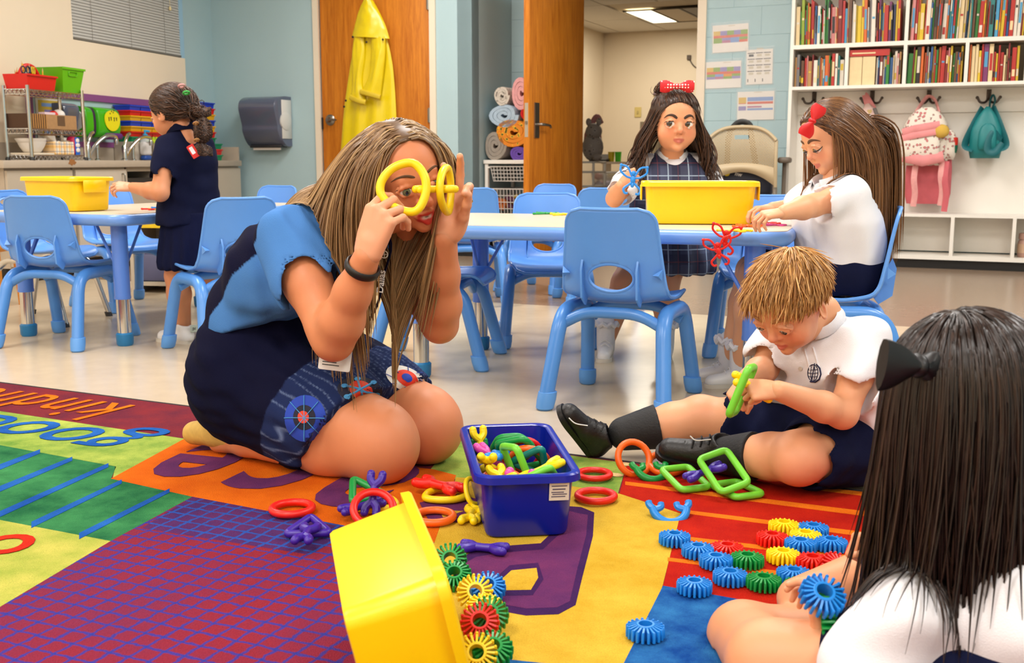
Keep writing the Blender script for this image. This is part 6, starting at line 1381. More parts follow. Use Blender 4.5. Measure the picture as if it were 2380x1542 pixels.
def np_mesh(name, parts, mats, cols=None, smooth=True, mi=None):
    Vs = []; Fs = []; o = 0
    for V, F in parts: Vs.append(V); Fs.append(F+o); o += len(V)
    V = np.concatenate(Vs); F = np.concatenate(Fs); me = bpy.data.meshes.new(name)
    me.vertices.add(len(V)); me.vertices.foreach_set('co', V.astype(np.float32).ravel())
    k = F.shape[1]; me.loops.add(F.size); me.loops.foreach_set('vertex_index', F.astype(np.int32).ravel())
    me.polygons.add(len(F)); me.polygons.foreach_set('loop_start', np.arange(0, F.size, k, dtype=np.int32)); me.polygons.foreach_set('loop_total', np.full(len(F), k, np.int32))
    for m in (mats if isinstance(mats, (list, tuple)) else [mats]): me.materials.append(m)
    if mi is not None: me.polygons.foreach_set('material_index', mi.astype(np.int32))
    if cols is not None:
        at = me.color_attributes.new('Col', 'FLOAT_COLOR', 'POINT'); at.data.foreach_set('color', np.concatenate([cols, np.ones((len(cols), 1))], 1).astype(np.float32).ravel())
    me.update(); me.validate()
    if smooth: me.shade_smooth()
    return me
def lin(c): return np.array(srgb(*c)[:3])
def folds(amp, freq, seed=0, dirv=(1,1,1)):
    rs = np.random.RandomState(seed); D = rs.normal(size=(5,3))*freq; D *= np.array(dirv); ph = rs.uniform(0, 6.28, 5)
    def f(X, Y, Z):
        o = 0
        for i in range(5): o = o + np.sin(X*D[i,0]+Y*D[i,1]+Z*D[i,2]+ph[i])
        return o*(amp/2.5)
    return f
def cloth(name, sdf, res, m, parent, disp=None, colfn=None):
    V, F = sdf.surf(res, disp); c0 = None if colfn is None else colfn(V)
    E = np.unique(np.sort(np.concatenate([F[:, [0,1]], F[:, [1,2]], F[:, [2,3]], F[:, [3,0]]]), axis=1), axis=0); deg = np.bincount(E.ravel(), minlength=len(V))[:, None]+1e-9
    for _ in range(5):
        S_ = np.stack([np.bincount(E[:,0], V[E[:,1],c], len(V))+np.bincount(E[:,1], V[E[:,0],c], len(V)) for c in range(3)], 1); V = V*.45+S_/deg*.55
    me = np_mesh(name, [(V, F)], m, c0); return link(name, me, parent)
# ---- heads (unit: chin z=0, crown z=1; face towards +y; x to the person's left)
def head_sdf(child=0.0, mouth=0.0, fat=0.0):
    s = SDF(); c = child
    s.ell((0,-.05,.64), (.36+.02*c,.45,.37), k=.05)
    s.ell((0,.10,.42), (.275+.03*c,.29,.38), k=.1)
    s.ell((0,.13,.235), (.19+.045*c+fat,.21,.18), k=.09)
    s.ell((0,.29,.085+.01*c), (.08,.075,.065), k=.06)
    for x in (-1, 1):
        s.ell((x*(.165+.01*c),.235,.345-.03*c), (.10+.025*c,.10,.11+.02*c), k=.09)
        s.sub((x*.145,.475,.5-.03*c), (.105,.085,.062), k=.05)
    s.cap((-.15,.345,.585-.02*c), (.15,.345,.585-.02*c), .045-.012*c, k=.06)
    s.limb([(0,.345,.545), (0,.40-.03*c,.45), (0,.475-.055*c,.375-.015*c)], [.03,.036,.052-.002*c], k=.035)
    for x in (-1, 1): s.ell((x*.052,.405-.04*c,.355-.015*c), (.035,.045,.034), k=.02)
    for x in (-1, 1): s.sub((x*.03,.45-.05*c,.325-.015*c), (.017,.03,.014), k=.012)
    zl = .225-.01*c; yl = .385-.03*c
    s.limb([(-.095,yl-.04,zl+.005), (-.035,yl+.005,zl+.022), (0,yl+.008,zl+.016), (.035,yl+.005,zl+.022), (.095,yl-.04,zl+.005)], [.014,.026,.026,.026,.014], k=.02)
    s.limb([(-.085,yl-.035,zl-.012), (0,yl+.005,zl-.028-mouth*.3), (.085,yl-.035,zl-.012)], [.016,.033,.016], k=.02)
    s.subcap((-.09,yl+.012,zl), (0,yl+.04,zl-.003-mouth*.1), .006+mouth*.06, k=.012); s.subcap((.09,yl+.012,zl), (0,yl+.04,zl-.003-mouth*.1), .006+mouth*.06, k=.012)
    for x in (-1, 1):
        ez = .5-.03*c; er = .075+.006*c
        s.limb([(x*.145-.085,.345,ez+.0), (x*.145-.045,.385,ez+.042), (x*.145+.005,.395,ez+.052), (x*.145+.05,.38,ez+.04), (x*.145+.085,.335,ez+.0)], [.012,.017,.018,.017,.012], k=.018)
        s.limb([(x*.145-.085,.345,ez), (x*.145-.04,.375,ez-.042), (x*.145+.04,.372,ez-.042), (x*.145+.085,.335,ez)], [.012,.015,.015,.012], k=.02)
        rot = Euler((0, 0, R_(-22*x))).to_matrix()
        s.ell((x*.36,-.03,.45-.02*c), (.03,.085,.125), rot, k=.02); s.sub((x*.385,.0,.46-.02*c), (.02,.045,.075), rot, k=.02)
    s.cap((0,-.14,.3), (0,-.2,-.12), .17-.01*c, .165-.02*c, k=.06)
    return s
SKINM = mat('skin', (210,160,130), .48, attr='Col', sss=.12, bump=.06, bscale=260, spec=.4)
M_EYEW = mat('eye_white', (228,222,216), .15, coat=.6); M_PUP = mat('pupil_black', (8,6,6), .08, coat=1.0)
def head(parent, M, skin, lip, child=0.0, mouth=0.0, iris=(70,44,26), gaze=(0,0), brow=(60,40,28), cheek=.18, lids=0.0, browtilt=0, res=.0165, lash=True, browr=1.0):
    """head mesh arrays in world space plus eyes, brows and lashes linked to parent"""
    s = head_sdf(child, mouth); V, F = s.surf(res)
    c = child; zl = .225-.01*c; yl = .385-.03*c
    col = np.tile(lin(skin), (len(V), 1))
    def blend(mask, cc): 
        nonlocal col; col = col*(1-mask[:, None])+lin(cc)*mask[:, None]
    for x in (-1, 1): blend(cheek*np.exp(-(((V[:,0]-x*.17)/.11)**2+((V[:,2]-.34)/.1)**2))*(V[:,1] > .1), (206,84,70))
    blend(.25*np.exp(-(((V[:,0])/.06)**2+((V[:,2]-.365)/.05)**2))*(V[:,1] > .3), (206,84,70))
    hz = zl+.04-.012*np.abs(V[:,0])/.09; lz = zl-.058-mouth*.3+.04*(np.abs(V[:,0])/.09)**2
    lm = np.clip((hz-V[:,2])/.014, 0, 1)*np.clip((V[:,2]-lz)/.014, 0, 1)*np.clip((.1-np.abs(V[:,0]))/.02, 0, 1)*(V[:,1] > yl-.07)
    blend(lm*.9, lip)
    if mouth > 0: 
        tm = np.exp(-(((V[:,0])/.05)**4+((V[:,2]-(zl-.004-mouth*.1))/(.012+mouth*.05))**4))*(V[:,1] < yl+.02)*(V[:,1] > yl-.09); blend(np.clip(tm, 0, 1), (214,200,190))
    A = np.array(M); Vw = V @ A[:3,:3].T + A[:3,3]
    ez = .5-.03*c; er = .078+.008*c; sc = M.to_scale()[0]
    for x in (-1, 1):
        ec = Vector((x*.145, .318, ez)); q = MB(); q.M = M; q.ball(ec, er, 18, 12); eye = q.build('eye', M_EYEW, parent)
        g = Vector((math.sin(gaze[0])*math.cos(gaze[1]), math.cos(gaze[0])*math.cos(gaze[1]), math.sin(gaze[1])))
        Mi = frame(ec+g*(er*.93), g.orthogonal(), g)
        q = MB(); q.M = M @ Mi; ri = er*(.5+.05*c); q.lathe([(.001,.013), (ri*.55,.011), (ri,.0), (ri,-.012)], 18); q.build('iris', mat('iris_%d' % iris[0], iris, .1, coat=1.0, var=.2, vscale=400), eye)
        q = MB(); q.M = M @ Mi; q.lathe([(.001,.0155), (ri*.42,.0145), (ri*.45,.009)], 14); q.build('pupil', M_PUP, eye)
        # upper lid shell following the eyeball, lowered by lids
        q = MB(); q.M = M; n, k_ = 12, 6; vs = []; er2 = er*1.05
        for j in range(k_+1):
            for i in range(n+1):
                az = R_(-100+200*i/n); el = R_(80)-(R_(80)-R_(24-lids*70+8*math.cos(az)*0)*max(0.0, math.cos(az))**.5)*j/k_
                vs.append((ec.x+er2*math.sin(az)*math.cos(el), ec.y+er2*math.cos(az)*math.cos(el), ec.z+er2*math.sin(el)))
        q.add(vs, [(j*(n+1)+i, j*(n+1)+i+1, (j+1)*(n+1)+i+1, (j+1)*(n+1)+i) for j in range(k_) for i in range(n)]); q.build('eyelid', mat('eyelid_%d' % skin[0], skin, .5), parent)
        if lash:
            pts = [Vector(vs[k_*(n+1)+i]) for i in range(n+1)]; q = MB(); q.M = M; q.tube([p+(p-ec)*.05 for p in pts], [.004+.006*math.sin(math.pi*i/n) for i in range(n+1)], 5); q.build('eyelash', mat('lash_dark', (26,18,14), .6), parent)
        q = MB(); q.M = M; bz = .625-.045*c
        q.tube(bez([(x*.055,.405+.0*c,bz-.012-browtilt*.02), (x*.13,.395+.005*c,bz+.022), (x*.2,.345+.015*c,bz+.012+browtilt*.01), (x*.25,.285+.025*c,bz-.028)], 5), [browr*v for v in (.014,.017,.018,.018,.017,.016,.016,.015,.014,.012,.011,.01,.008,.006,.005,.003)], 6, flat=(1.25,.5)); q.build('eyebrow', mat('brow_%d' % brow[0], brow, .8), parent)
    return Vw, F, col
# ---- hands: wrist at origin, fingers +y, back of the hand +z, thumb at +x (side=1) or -x (side=-1)
def hand(M, size, side, curls, spread=(8,2,-4,-10), thumb=(35,20,25), thumb_in=20, res=None, skin=(210,160,130), nail=(226,170,150)):
    s = SDF(); nails = []; sx_ = side
    kn = [(.030,.092,.002), (.0095,.097,.004), (-.011,.092,.002), (-.029,.082,-.002)]; ln = [(.041,.025,.02), (.046,.029,.021), (.042,.027,.02), (.032,.02,.018)]; rr_ = [.0088,.009,.0085,.0076]
    for i in range(4):
        k0 = Vector((kn[i][0]*sx_, kn[i][1], kn[i][2])); s.cap((kn[i][0]*sx_*.6, .012, 0), k0, .0155, .0115, k=.012)
        d = Vector((math.sin(R_(spread[i]))*sx_, math.cos(R_(spread[i])), 0)); p = k0.copy(); a = 0.0; pts = [p]; cu = curls[i]
        for j in range(3):
            a += R_(cu[j]); v = Vector((d.x*math.cos(a), d.y*math.cos(a), -math.sin(a))); p = p+v*ln[i][j]; pts.append(p)
        s.limb(pts, [rr_[i]*1.08, rr_[i], rr_[i]*.92, rr_[i]*.8], k=.0028)
        nrm = Vector((d.x*math.sin(a), d.y*math.sin(a), math.cos(a))); nails.append((pts[3]-v*.002+nrm*rr_[i]*.72, v, nrm, rr_[i]*.62))
    s.ell((.008*sx_,.05,-.004), (.032,.045,.014), k=.014); s.ell((.024*sx_,.035,-.012), (.016,.03,.014), k=.014)
    tb = Vector((.022*sx_, .022, -.006)); ta, tc_, td = thumb; a0 = R_(ta); ii = R_(thumb_in); p = tb; pts = [p]
    for L_, da in ((.044,0), (.032,tc_), (.025,td)):
        a0 -= R_(da); v = Vector((math.sin(a0)*math.cos(ii)*sx_, math.cos(a0)*math.cos(ii), -math.sin(ii))); p = p+v*L_; pts.append(p)
    s.limb(pts, [.014,.0112,.0098,.0082], k=.006)
    s.cap((0,-.01,0), (0,.03,0), .0215, .021, k=.012)
    res = res or .0021; V, F = s.surf(res); col = np.tile(lin(skin), (len(V), 1))
    for (c_, v_, n_, r_) in nails:
        d = np.linalg.norm(V-V3(c_), axis=1); m_ = np.clip((r_*1.15-d)/(r_*.4), 0, 1)*.7; col = col*(1-m_[:, None])+lin(nail)*m_[:, None]
    A = np.array(M @ Matrix.Scale(size, 4)); return V @ A[:3,:3].T + A[:3,3], F, col
def hand_frame(wrist, fingers, back): return frame(wrist, Vector(fingers).cross(Vector(back)), back) if True else None
def body_mesh(parent, parts, name='body'):
    V = [(p[0], p[1]) for p in parts]; C_ = np.concatenate([p[2] for p in parts]); return link(name, np_mesh(name, V, SKINM, C_), parent)
def skin_part(sdf, res, skin, reds=()):
    V, F = sdf.surf(res); col = np.tile(lin(skin), (len(V), 1))
    for c_, r_, amt in reds:
        m_ = amt*np.exp(-(np.linalg.norm(V-V3(c_), axis=1)/r_)**2); col = col*(1-m_[:, None])+lin((206,90,70))*m_[:, None]
    return V, F, col
# ---- hair
def hair_mat(name, rough=.38): return mat(name, (90,60,40), rough, attr='Col', spec=.45)
def grow(roots, dirs, steps, step, flow, ell=(), caps=(), stiff=.75, jitter=.0, seed=0, lens=None):
    rs = np.random.RandomState(seed); P = roots.copy(); D = dirs/np.linalg.norm(dirs, axis=1)[:, None]; out = [P.copy()]; J = rs.normal(size=P.shape)*jitter
    L = np.ones(len(P)) if lens is None else lens
    for k in range(steps):
        fl_ = flow(P, k/steps); D = D*stiff+fl_*(1-stiff)+J*.3; D /= np.linalg.norm(D, axis=1)[:, None]+1e-9; P = P+D*(step*L)[:, None]
        for (c, r, R) in ell:
            q = (P-c) @ R; d = np.linalg.norm(q/r, axis=1); m_ = d < 1
            if m_.any(): q[m_] = q[m_]/d[m_][:, None]; P[m_] = q[m_] @ R.T + c
        for (a, b, r) in caps:
            ba = b-a; t = np.clip(((P-a) @ ba)/ba.dot(ba), 0, 1); cc = a+t[:, None]*ba; v = P-cc; d = np.linalg.norm(v, axis=1); m_ = d < r
            if m_.any(): P[m_] = cc[m_]+v[m_]/d[m_][:, None]*r
        out.append(P.copy())
    return np.stack(out, 1)          # n, steps+1, 3
def strands(name, paths, rad, cols, m, parent, tip=.15, sides=3, tipcol=None, amp=.0, seed=1):
    rs = np.random.RandomState(seed); n, k, _ = paths.shape
    T = np.gradient(paths, axis=1); T /= np.linalg.norm(T, axis=2)[:, :, None]+1e-9
    ref = rs.normal(size=(n,1,3)); N = ref-(ref*T).sum(2)[:, :, None]*T; N /= np.linalg.norm(N, axis=2)[:, :, None]+1e-9; B = np.cross(T, N)
    f = np.linspace(0, 1, k); r = rad*(.75+.5*rs.rand(n))[:, None]*np.where(f < .75, 1, 1-(1-tip)*(f-.75)/.25)[None, :]
    V = np.stack([paths+(N*math.cos(2*math.pi*s_/sides)+B*math.sin(2*math.pi*s_/sides))*r[:, :, None] for s_ in range(sides)], 2)
    idx = np.arange(n*k*sides).reshape(n, k, sides); F = np.stack([idx[:, :-1, :], np.roll(idx, -1, 2)[:, :-1, :], np.roll(idx, -1, 2)[:, 1:, :], idx[:, 1:, :]], -1).reshape(-1, 4)
    c = np.array([lin(x) for x in cols])[rs.randint(0, len(cols), n)]*(.75+.5*rs.rand(n, 1)); C_ = np.repeat(c[:, None, :], k, 1)
    if tipcol is not None: w_ = (f**1.4)[None, :, None]*.8; C_ = C_*(1-w_)+lin(tipcol)[None, None, :]*w_*(.7+.6*rs.rand(n, 1, 1))
    C_ = np.repeat(C_[:, :, None, :], sides, 2).reshape(-1, 3)
    return link(name, np_mesh(name, [(V.reshape(-1, 3), F)], m, np.clip(C_, 0, 1)), parent)
def scalp(M, n, region, r=(.398,.482,.408), c=(0,-.05,.64), seed=0):
    """n random points on the skull ellipsoid in head units for which region(x,y,z) holds; returns world points and normals"""
    rs = np.random.RandomState(seed); out = []
    while sum(len(o) for o in out) < n:
        u = rs.normal(size=(n*3, 3)); u /= np.linalg.norm(u, axis=1)[:, None]; p = u*np.array(r)+np.array(c); k = region(p[:,0], p[:,1], p[:,2]); out.append(np.concatenate([p[k], (u/np.array(r))[k]], 1))
    o = np.concatenate(out)[:n]; A = np.array(M); P = o[:, :3] @ A[:3,:3].T + A[:3,3]; N = o[:, 3:] @ A[:3,:3].T; N /= np.linalg.norm(N, axis=1)[:, None]; return P, N, o[:, :3]
def skull_ell(M, grow_=1.0, r=(.398,.482,.408), c=(0,-.05,.64)):
    A = np.array(M); sc = M.to_scale()[0]; R = A[:3,:3]/sc; return (np.array(c) @ A[:3,:3].T + A[:3,3], np.array(r)*sc*grow_, R)
def face_ell(M, g=1.0): return skull_ell(M, g, (.31,.36,.46), (0,.06,.40))
def hair_cap(name, M, region_cut, col, m, parent, r=(.392,.474,.40), c=(0,-.05,.64), res=.03):
    s = SDF(); s.ell(c, r); 
    for pt, n_ in region_cut: s.cut(pt, n_)
    V, F = s.surf(res); A = np.array(M); Vw = V @ A[:3,:3].T + A[:3,3]; return link(name, np_mesh(name, [(Vw, F)], m, np.tile(lin(col), (len(V), 1))), parent)
# ---- appliques laid on a surface along given pixel outlines
from mathutils.bvhtree import BVHTree
def bvh_of(o):
    me = o.data; vs = [o.matrix_world @ v.co for v in me.vertices]; return BVHTree.FromPolygons(vs, [tuple(p.vertices) for p in me.polygons])
def on_surface(bvh, px, py, off=.001):
    r = ray(px, py).normalized(); h = bvh.ray_cast(CAMP, r)
    if h[0] is None: return None
    n = h[1] if h[1].dot(r) < 0 else -h[1]; return h[0]+n*off
def applique(name, bvh, cx, cy, ax, ay, rings, mm, parent, off=.0012, r0=0.0, rot=0, nseg=28):
    """elliptic disc or ring (r0..1) draped on the surface"""
    q = MB(); vs = []; fs = []; cr, sr = math.cos(rot), math.sin(rot); last = None
    for j in range(rings+1):
        f = r0+(1-r0)*j/rings; f = max(f, .02)
        for i in range(nseg):
            a = 2*math.pi*i/nseg; x, y = ax*f*math.cos(a), ay*f*math.sin(a); p = on_surface(bvh, cx+x*cr-y*sr, cy+x*sr+y*cr, off); p = p or last or Q(cx, cy, 2.4); last = p; vs.append(tuple(p))
    for j in range(rings):
        for i in range(nseg): k = (i+1) % nseg; fs.append((j*nseg+i, j*nseg+k, (j+1)*nseg+k, (j+1)*nseg+i))
    q.add(vs, fs); return q.build(name, mm, parent)
def stitch(name, bvh, pix, r, mm, parent, off=.0012, closed=False):
    P = [on_surface(bvh, x, y, off) for x, y in pix]; P = [p for p in P if p is not None]
    if len(P) < 2: return None
    q = MB(); q.tube(P, r, 5, closed=closed); return q.build(name, mm, parent)
def head_M(C, f, up, H):
    f = Vector(f).normalized(); up = Vector(up); x = f.cross(up).normalized(); M = frame((0,0,0), x, up - f*up.dot(f)); M = M @ Matrix.Scale(H, 4); M.translation = Vector(C)-(M.to_3x3() @ Vector((0,0,.5))); return M
def A3(*p): return [np.array(q, float) for q in p]
VV = Vector
# ------------------------------------------------------------------ kneeling woman
wm = thing('person', 'kneeling woman in blue and navy dress looking through a yellow ring', 'person')
SK = (208,134,92); SKL = (220,156,120)
fc_ = VV((.83,-.55,0)); lat = VV((-.55,-.83,0))              # facing; towards her right (camera) side
H0 = VV((-.585,2.635,.235)); W0_ = VV((-.575,2.61,.36)); C0 = VV((-.50,2.53,.47)); S0 = VV((-.405,2.455,.555))
SR = VV((-.485,2.325,.555)); ER = Q(775, 792, 2.20); WR = Q(852, 598, 2.10)
SL = VV((-.31,2.565,.555)); EL = Q(1022, 755, 2.40); WL = Q(1034, 556, 2.28)
KR = VV((-.305,2.345,.098)); KL = VV((-.215,2.505,.098)); AR = VV((-.64,2.52,.055)); AL = VV((-.56,2.69,.055))
HR = H0+lat*.085+VV((0,0,-.02)); HL = H0-lat*.085+VV((0,0,-.02))
HC = Q(938, 412, 2.295); MHW = head_M(HC, (.50,-.82,-.22), (-.16,-.28,.95), .222)
s = SDF()
s.limb([SR, SR.lerp(ER,.45), ER.lerp(SR,.12), ER], [.052,.05,.042,.039], k=.02).limb([ER, ER.lerp(WR,.25), ER.lerp(WR,.6), WR], [.041,.045,.036,.0265], k=.02)
s.limb([SL, SL.lerp(EL,.5), EL], [.05,.047,.038], k=.02).limb([EL, EL.lerp(WL,.25), EL.lerp(WL,.6), WL], [.04,.044,.035,.0265], k=.02)
s.limb([S0+VV((0,0,-.03)), S0+VV((.05,-.045,.035)), HC+VV((-.03,.02,-.07))], [.06,.052,.05], k=.03)
p1 = skin_part(s, .005, SK)
s = SDF(); fwd = fc_
for Hh, K, A in ((HR, KR, AR), (HL, KL, AL)):
    s.limb([Hh, Hh.lerp(K,.6), K+VV((0,0,.015))], [.10,.092,.082], k=.03); s.ell(K+fwd*.02+VV((0,0,-.01)), (.082,.082,.082), k=.03)
    s.limb([K+VV((0,0,-.025)), K.lerp(A,.35)+VV((0,0,-.01)), A], [.066,.068,.04], k=.03); s.limb([A, A-fc_*.1+VV((0,0,-.02))], [.036,.026], k=.02)
s.cut((0,0,RT), (0,0,-1))
p2 = skin_part(s, .0055, SK, [(KR+VV((.03,-.06,.0)), .07, .12), (KL+VV((.03,-.06,.0)), .07, .2)])
hv, hf, hc = head(wm, MHW, (208,132,92), (186,24,32), mouth=.14, iris=(96,110,84), gaze=(.15,-.05), brow=(92,66,44), cheek=.12, res=.0115, browr=.62)
# right hand pinches the ring: fingers towards the upper right, back of the hand to the camera-left
MR = frame(WR, (.75,-.5,-.45), None, (.42,-.05,.9)); 
MRh = hand_frame(WR, (.34,-.02,.94), (-.55,-.8,.18))
h1 = hand(MRh, .98, -1, [(42,42,22), (56,58,30), (64,62,34), (58,52,30)], spread=(10,3,-3,-8), thumb=(40,8,8), thumb_in=38, skin=SKL)
MLh = hand_frame(WL, (.22,.0,.97), (.12,.98,.0))
h2 = hand(MLh, .98, -1, [(40,55,30), (12,20,12), (18,30,20), (26,44,26)], spread=(4,-6,-14,-22), thumb=(18,10,5), thumb_in=30, skin=SKL)
body_mesh(wm, [p1, p2, (hv, hf, hc), h1, h2])
# dress top
m_navy = mat('navy_cotton', (22,24,48), .85, var=.1, vscale=40, bump=.25, bscale=500)
m_top = mat('dress_knit', (70,120,190), .9, spec=.12, attr='Col', bump=.35, bscale=420)
d = SDF()
for sg in (1, -1):
    L = lat*sg
    d.limb([H0+L*.075+VV((0,0,.02)), W0_+L*.062, C0+L*.072, S0+L*.09+VV((0,0,.012))], [.12,.108,.105,.062], k=.05)
    d.cap(C0+L*.04+fc_*.05, C0+L*.06+fc_*.055-VV((0,0,.03)), .085, .08, k=.05)
d.cap(SR+VV((.0,.0,.0)), SR.lerp(ER,.40), .07, .08, k=.03).cap(SL, SL.lerp(EL,.38), .062, .066, k=.03)
d.subcap(SR.lerp(ER,.46), ER, .072, .072, k=.008)
d.cap(S0+VV((0,0,.0)), S0+VV((.04,-.035,.03)), .07, .066, k=.03); d.cut(S0+VV((.042,-.036,.035)), (.55,-.4,.75)); d.cut(WR*0+H0+VV((0,0,.075)), (.25,-.2,-1))
navc, bluc = lin((14,16,44)), lin((74,126,192))
def topcol(V):
    ts = np.linspace(0, 1, 5); sp_ = np.array([H0, W0_, C0, S0]); z = V[:,2]; sx_ = np.interp(z, sp_[:,2], sp_[:,0]); sy = np.interp(z, sp_[:,2], sp_[:,1])
    b = (V[:,0]-sx_)*fc_.x+(V[:,1]-sy)*fc_.y; nearn = (V[:,0]-sx_)*lat.x+(V[:,1]-sy)*lat.y
    m_ = np.clip((b+.045+.02*np.sin(z*9))/.004, 0, 1); arm = np.minimum(np.linalg.norm(V-V3(SR.lerp(ER,.35)), axis=1), np.linalg.norm(V-V3(SL.lerp(EL,.35)), axis=1)); m_ = np.maximum(m_, np.clip((.105-arm)/.004, 0, 1)); return navc*(1-m_[:, None])+bluc*m_[:, None]
top = cloth('dress_top', d, .005, m_top, wm, folds(.004, 60, 3), topcol)
# skirt
d = SDF()
for sg, Hh, K in ((1, HR, KR), (-1, HL, KL)):
    d.limb([H0+lat*sg*.075+VV((0,0,.03)), Hh+VV((0,0,-.0)), Hh.lerp(K,.5)+VV((0,0,-.01)), K+VV((0,0,.01))], [.125,.135,.115,.098], k=.07)
    d.cap(Hh-fc_*.03+VV((0,0,-.06)), Hh.lerp(K,.45)+VV((0,0,-.07)), .12, .085, k=.06)
d.cap(H0+VV((0,0,.03)), W0_+VV((0,0,.015)), .15, .128, k=.06)
d.cap(KR.lerp(HR,.3)+VV((0,0,.02)), KL.lerp(HL,.3)+VV((0,0,.02)), .09, .09, k=.06)
d.cut((0,0,RT+.003), (0,0,-1)); d.cut(KR.lerp(HR,.08)+VV((0,0,.09)), fc_+VV((0,0,-.8))); d.cut(W0_+VV((0,0,.03)), (-.25,.2,1))
skn, skd = lin((12,14,40)), lin((30,42,82))
m_skirt = mat('skirt_cotton', (20,22,44), .9, spec=.1, attr='Col', bump=.25, bscale=420)
bandp = KR.lerp(HR,.44)+VV((0,0,.09))
def skcol(V):
    n_ = V3((fc_+VV((0,0,-.5))).normalized()); b = (V-V3(bandp)) @ n_; m_ = np.clip(b/.003, 0, 1)*(V[:,2] > .03)
    la = V @ V3(lat); st_ = np.clip(1-np.abs(((la*68) % 1)-.5)/.09, 0, 1)*.55
    c = skn*(1-m_[:, None])+skd*m_[:, None]; return c*(1-(st_*m_)[:, None])+lin((120,140,180))*(st_*m_)[:, None]
skirt = cloth('skirt', d, .0045, m_skirt, wm, folds(.004, 45, 8), skcol)
bv = bvh_of(skirt)
M_ = lambda n, c: mat('applique_'+n, c, .8, bump=.2, bscale=400)
ab, an, ar, aw, al_ = M_('blue', (26,62,170)), M_('navy', (18,20,44)), M_('red', (226,60,34)), M_('white', (226,222,214)), M_('lightblue', (70,150,206))
applique('round_patch', bv, 710, 973, 48, 54, 6, ab, wm); applique('round_patch', bv, 708, 971, 26, 29, 4, an, wm, .002); applique('round_patch', bv, 706, 970, 13, 14, 3, ar, wm, .0028)
for a in (0, 45, 90, 135): c_, s_ = math.cos(R_(a)), math.sin(R_(a)); stitch('stitching', bv, [(708+46*c_*t/6, 972+52*s_*t/6) for t in range(-6, 7)], .0009, al_, wm, .003)
applique('round_patch', bv, 836, 907, 52, 30, 6, an, wm, rot=.1); applique('round_patch', bv, 838, 907, 28, 20, 4, ar, wm, .002, rot=.3)
for a in (20, 80, 140, 200, 260, 320): c_, s_ = math.cos(R_(a)), math.sin(R_(a)); stitch('stitching', bv, [(837+38*c_*t/5, 907+23*s_*t/5) for t in range(0, 6)], .0026, al_, wm, .003); applique('round_patch', bv, 837+40*c_, 907+24*s_, 7, 4.5, 2, al_, wm, .0034)
applique('round_patch', bv, 943, 882, 50, 27, 6, aw, wm, rot=.42); applique('round_patch', bv, 945, 880, 27, 17, 4, ar, wm, .002, rot=.4); applique('round_patch', bv, 945, 879, 12, 8, 3, ab, wm, .0028, rot=.4)
for a in range(0, 360, 45): c_, s_ = math.cos(R_(a)), math.sin(R_(a)); stitch('stitching', bv, [(944+(29+19*t/4)*c_-4*s_, 881+(17+9*t/4)*s_+9*c_*t/4) for t in range(0, 5)], .0009, ab, wm, .003)
# lanyard with badge, bracelet, wedding ring, shoes
m_lan = mat('lanyard_navy', (24,36,90), .6)
P = [S0+VV((.06,-.05,.04)), Q(905, 560, 2.30), Q(892, 640, 2.27), Q(872, 720, 2.27), Q(815, 800, 2.26), Q(790, 822, 2.255)]
q = MB(); q.tube(bez(P, 6), .0095, 8, flat=(1,.18)); ly = q.build('lanyard', m_lan, wm)
bp_ = Q(779, 836, 2.245); MBd = frame(bp_, (1,.0,-.12), None, (.1,.25,1)); q = MB(); q.M = MBd; q.rbox(-.034, .034, -.024, .024, -.001, .001, .004, 2); bd = q.build('badge', mat('badge_card', (220,218,214), .3), wm)
q = MB(); q.M = MBd; q.box(-.006, .006, .013, .017, .001, .0016)
for k in range(4): q.box(-.026, .01-.006*(k % 2), -.014+.006*k, -.012+.006*k, .001, .0014)
q.build('badge_print', m_dark, bd)
ls = Q(893, 592, 2.25); q = MB(); q.M = frame(ls, (1,0,0), None, (0,.2,1)); q.tube([(.0075*math.cos(R_(a)), .0075*math.sin(R_(a)), 0) for a in range(0, 360, 30)], .0012, 5, closed=True); q.tube([(-.007,0,0), (.007,0,0)], .0007, 5); q.tube([(0,-.007,0), (0,.007,0)], .0007, 5); q.build('lanyard_emblem', aw, wm)
letters('lanyard_lettering', 'Dallas', .02, aw, wm, frame(Q(886, 655, 2.248), (.12,.1,1), None, (-1,0,.1)), bold=.0004)
bw = WR.lerp(ER, .12); ax_ = (WR-ER).normalized(); Mx = frame(bw, ax_.orthogonal(), ax_); q = MB(); q.M = Mx; q.tube([(.0325*math.cos(R_(a)), .0325*math.sin(R_(a)), .0) for a in range(0, 360, 12)], .009, 8, closed=True, flat=(1.0,.45)); q.build('bracelet', m_black, wm)
rgp = Q(1088, 466, 2.235); q = MB(); q.M = frame(rgp, (.9,.2,-.3), None, (.1,-.9,.3)); q.tube(ring_path(.0092, 16), .0016, 6, closed=True); q.build('finger_ring', mat('gold', (206,160,80), .2, 1.0), wm)
for sg, A in ((1, AR), (-1, AL)):
    d = SDF(); b = A-fc_*.06; d.limb([b+fc_*.05+VV((0,0,.0)), b-fc_*.04+VV((0,0,.005)), b-fc_*.13+VV((0,0,-.01))], [.034,.036,.03], k=.02); cloth('shoe', d, .005, mat('shoe_straw', (196,160,80), .7, var=.15, vscale=50), wm)
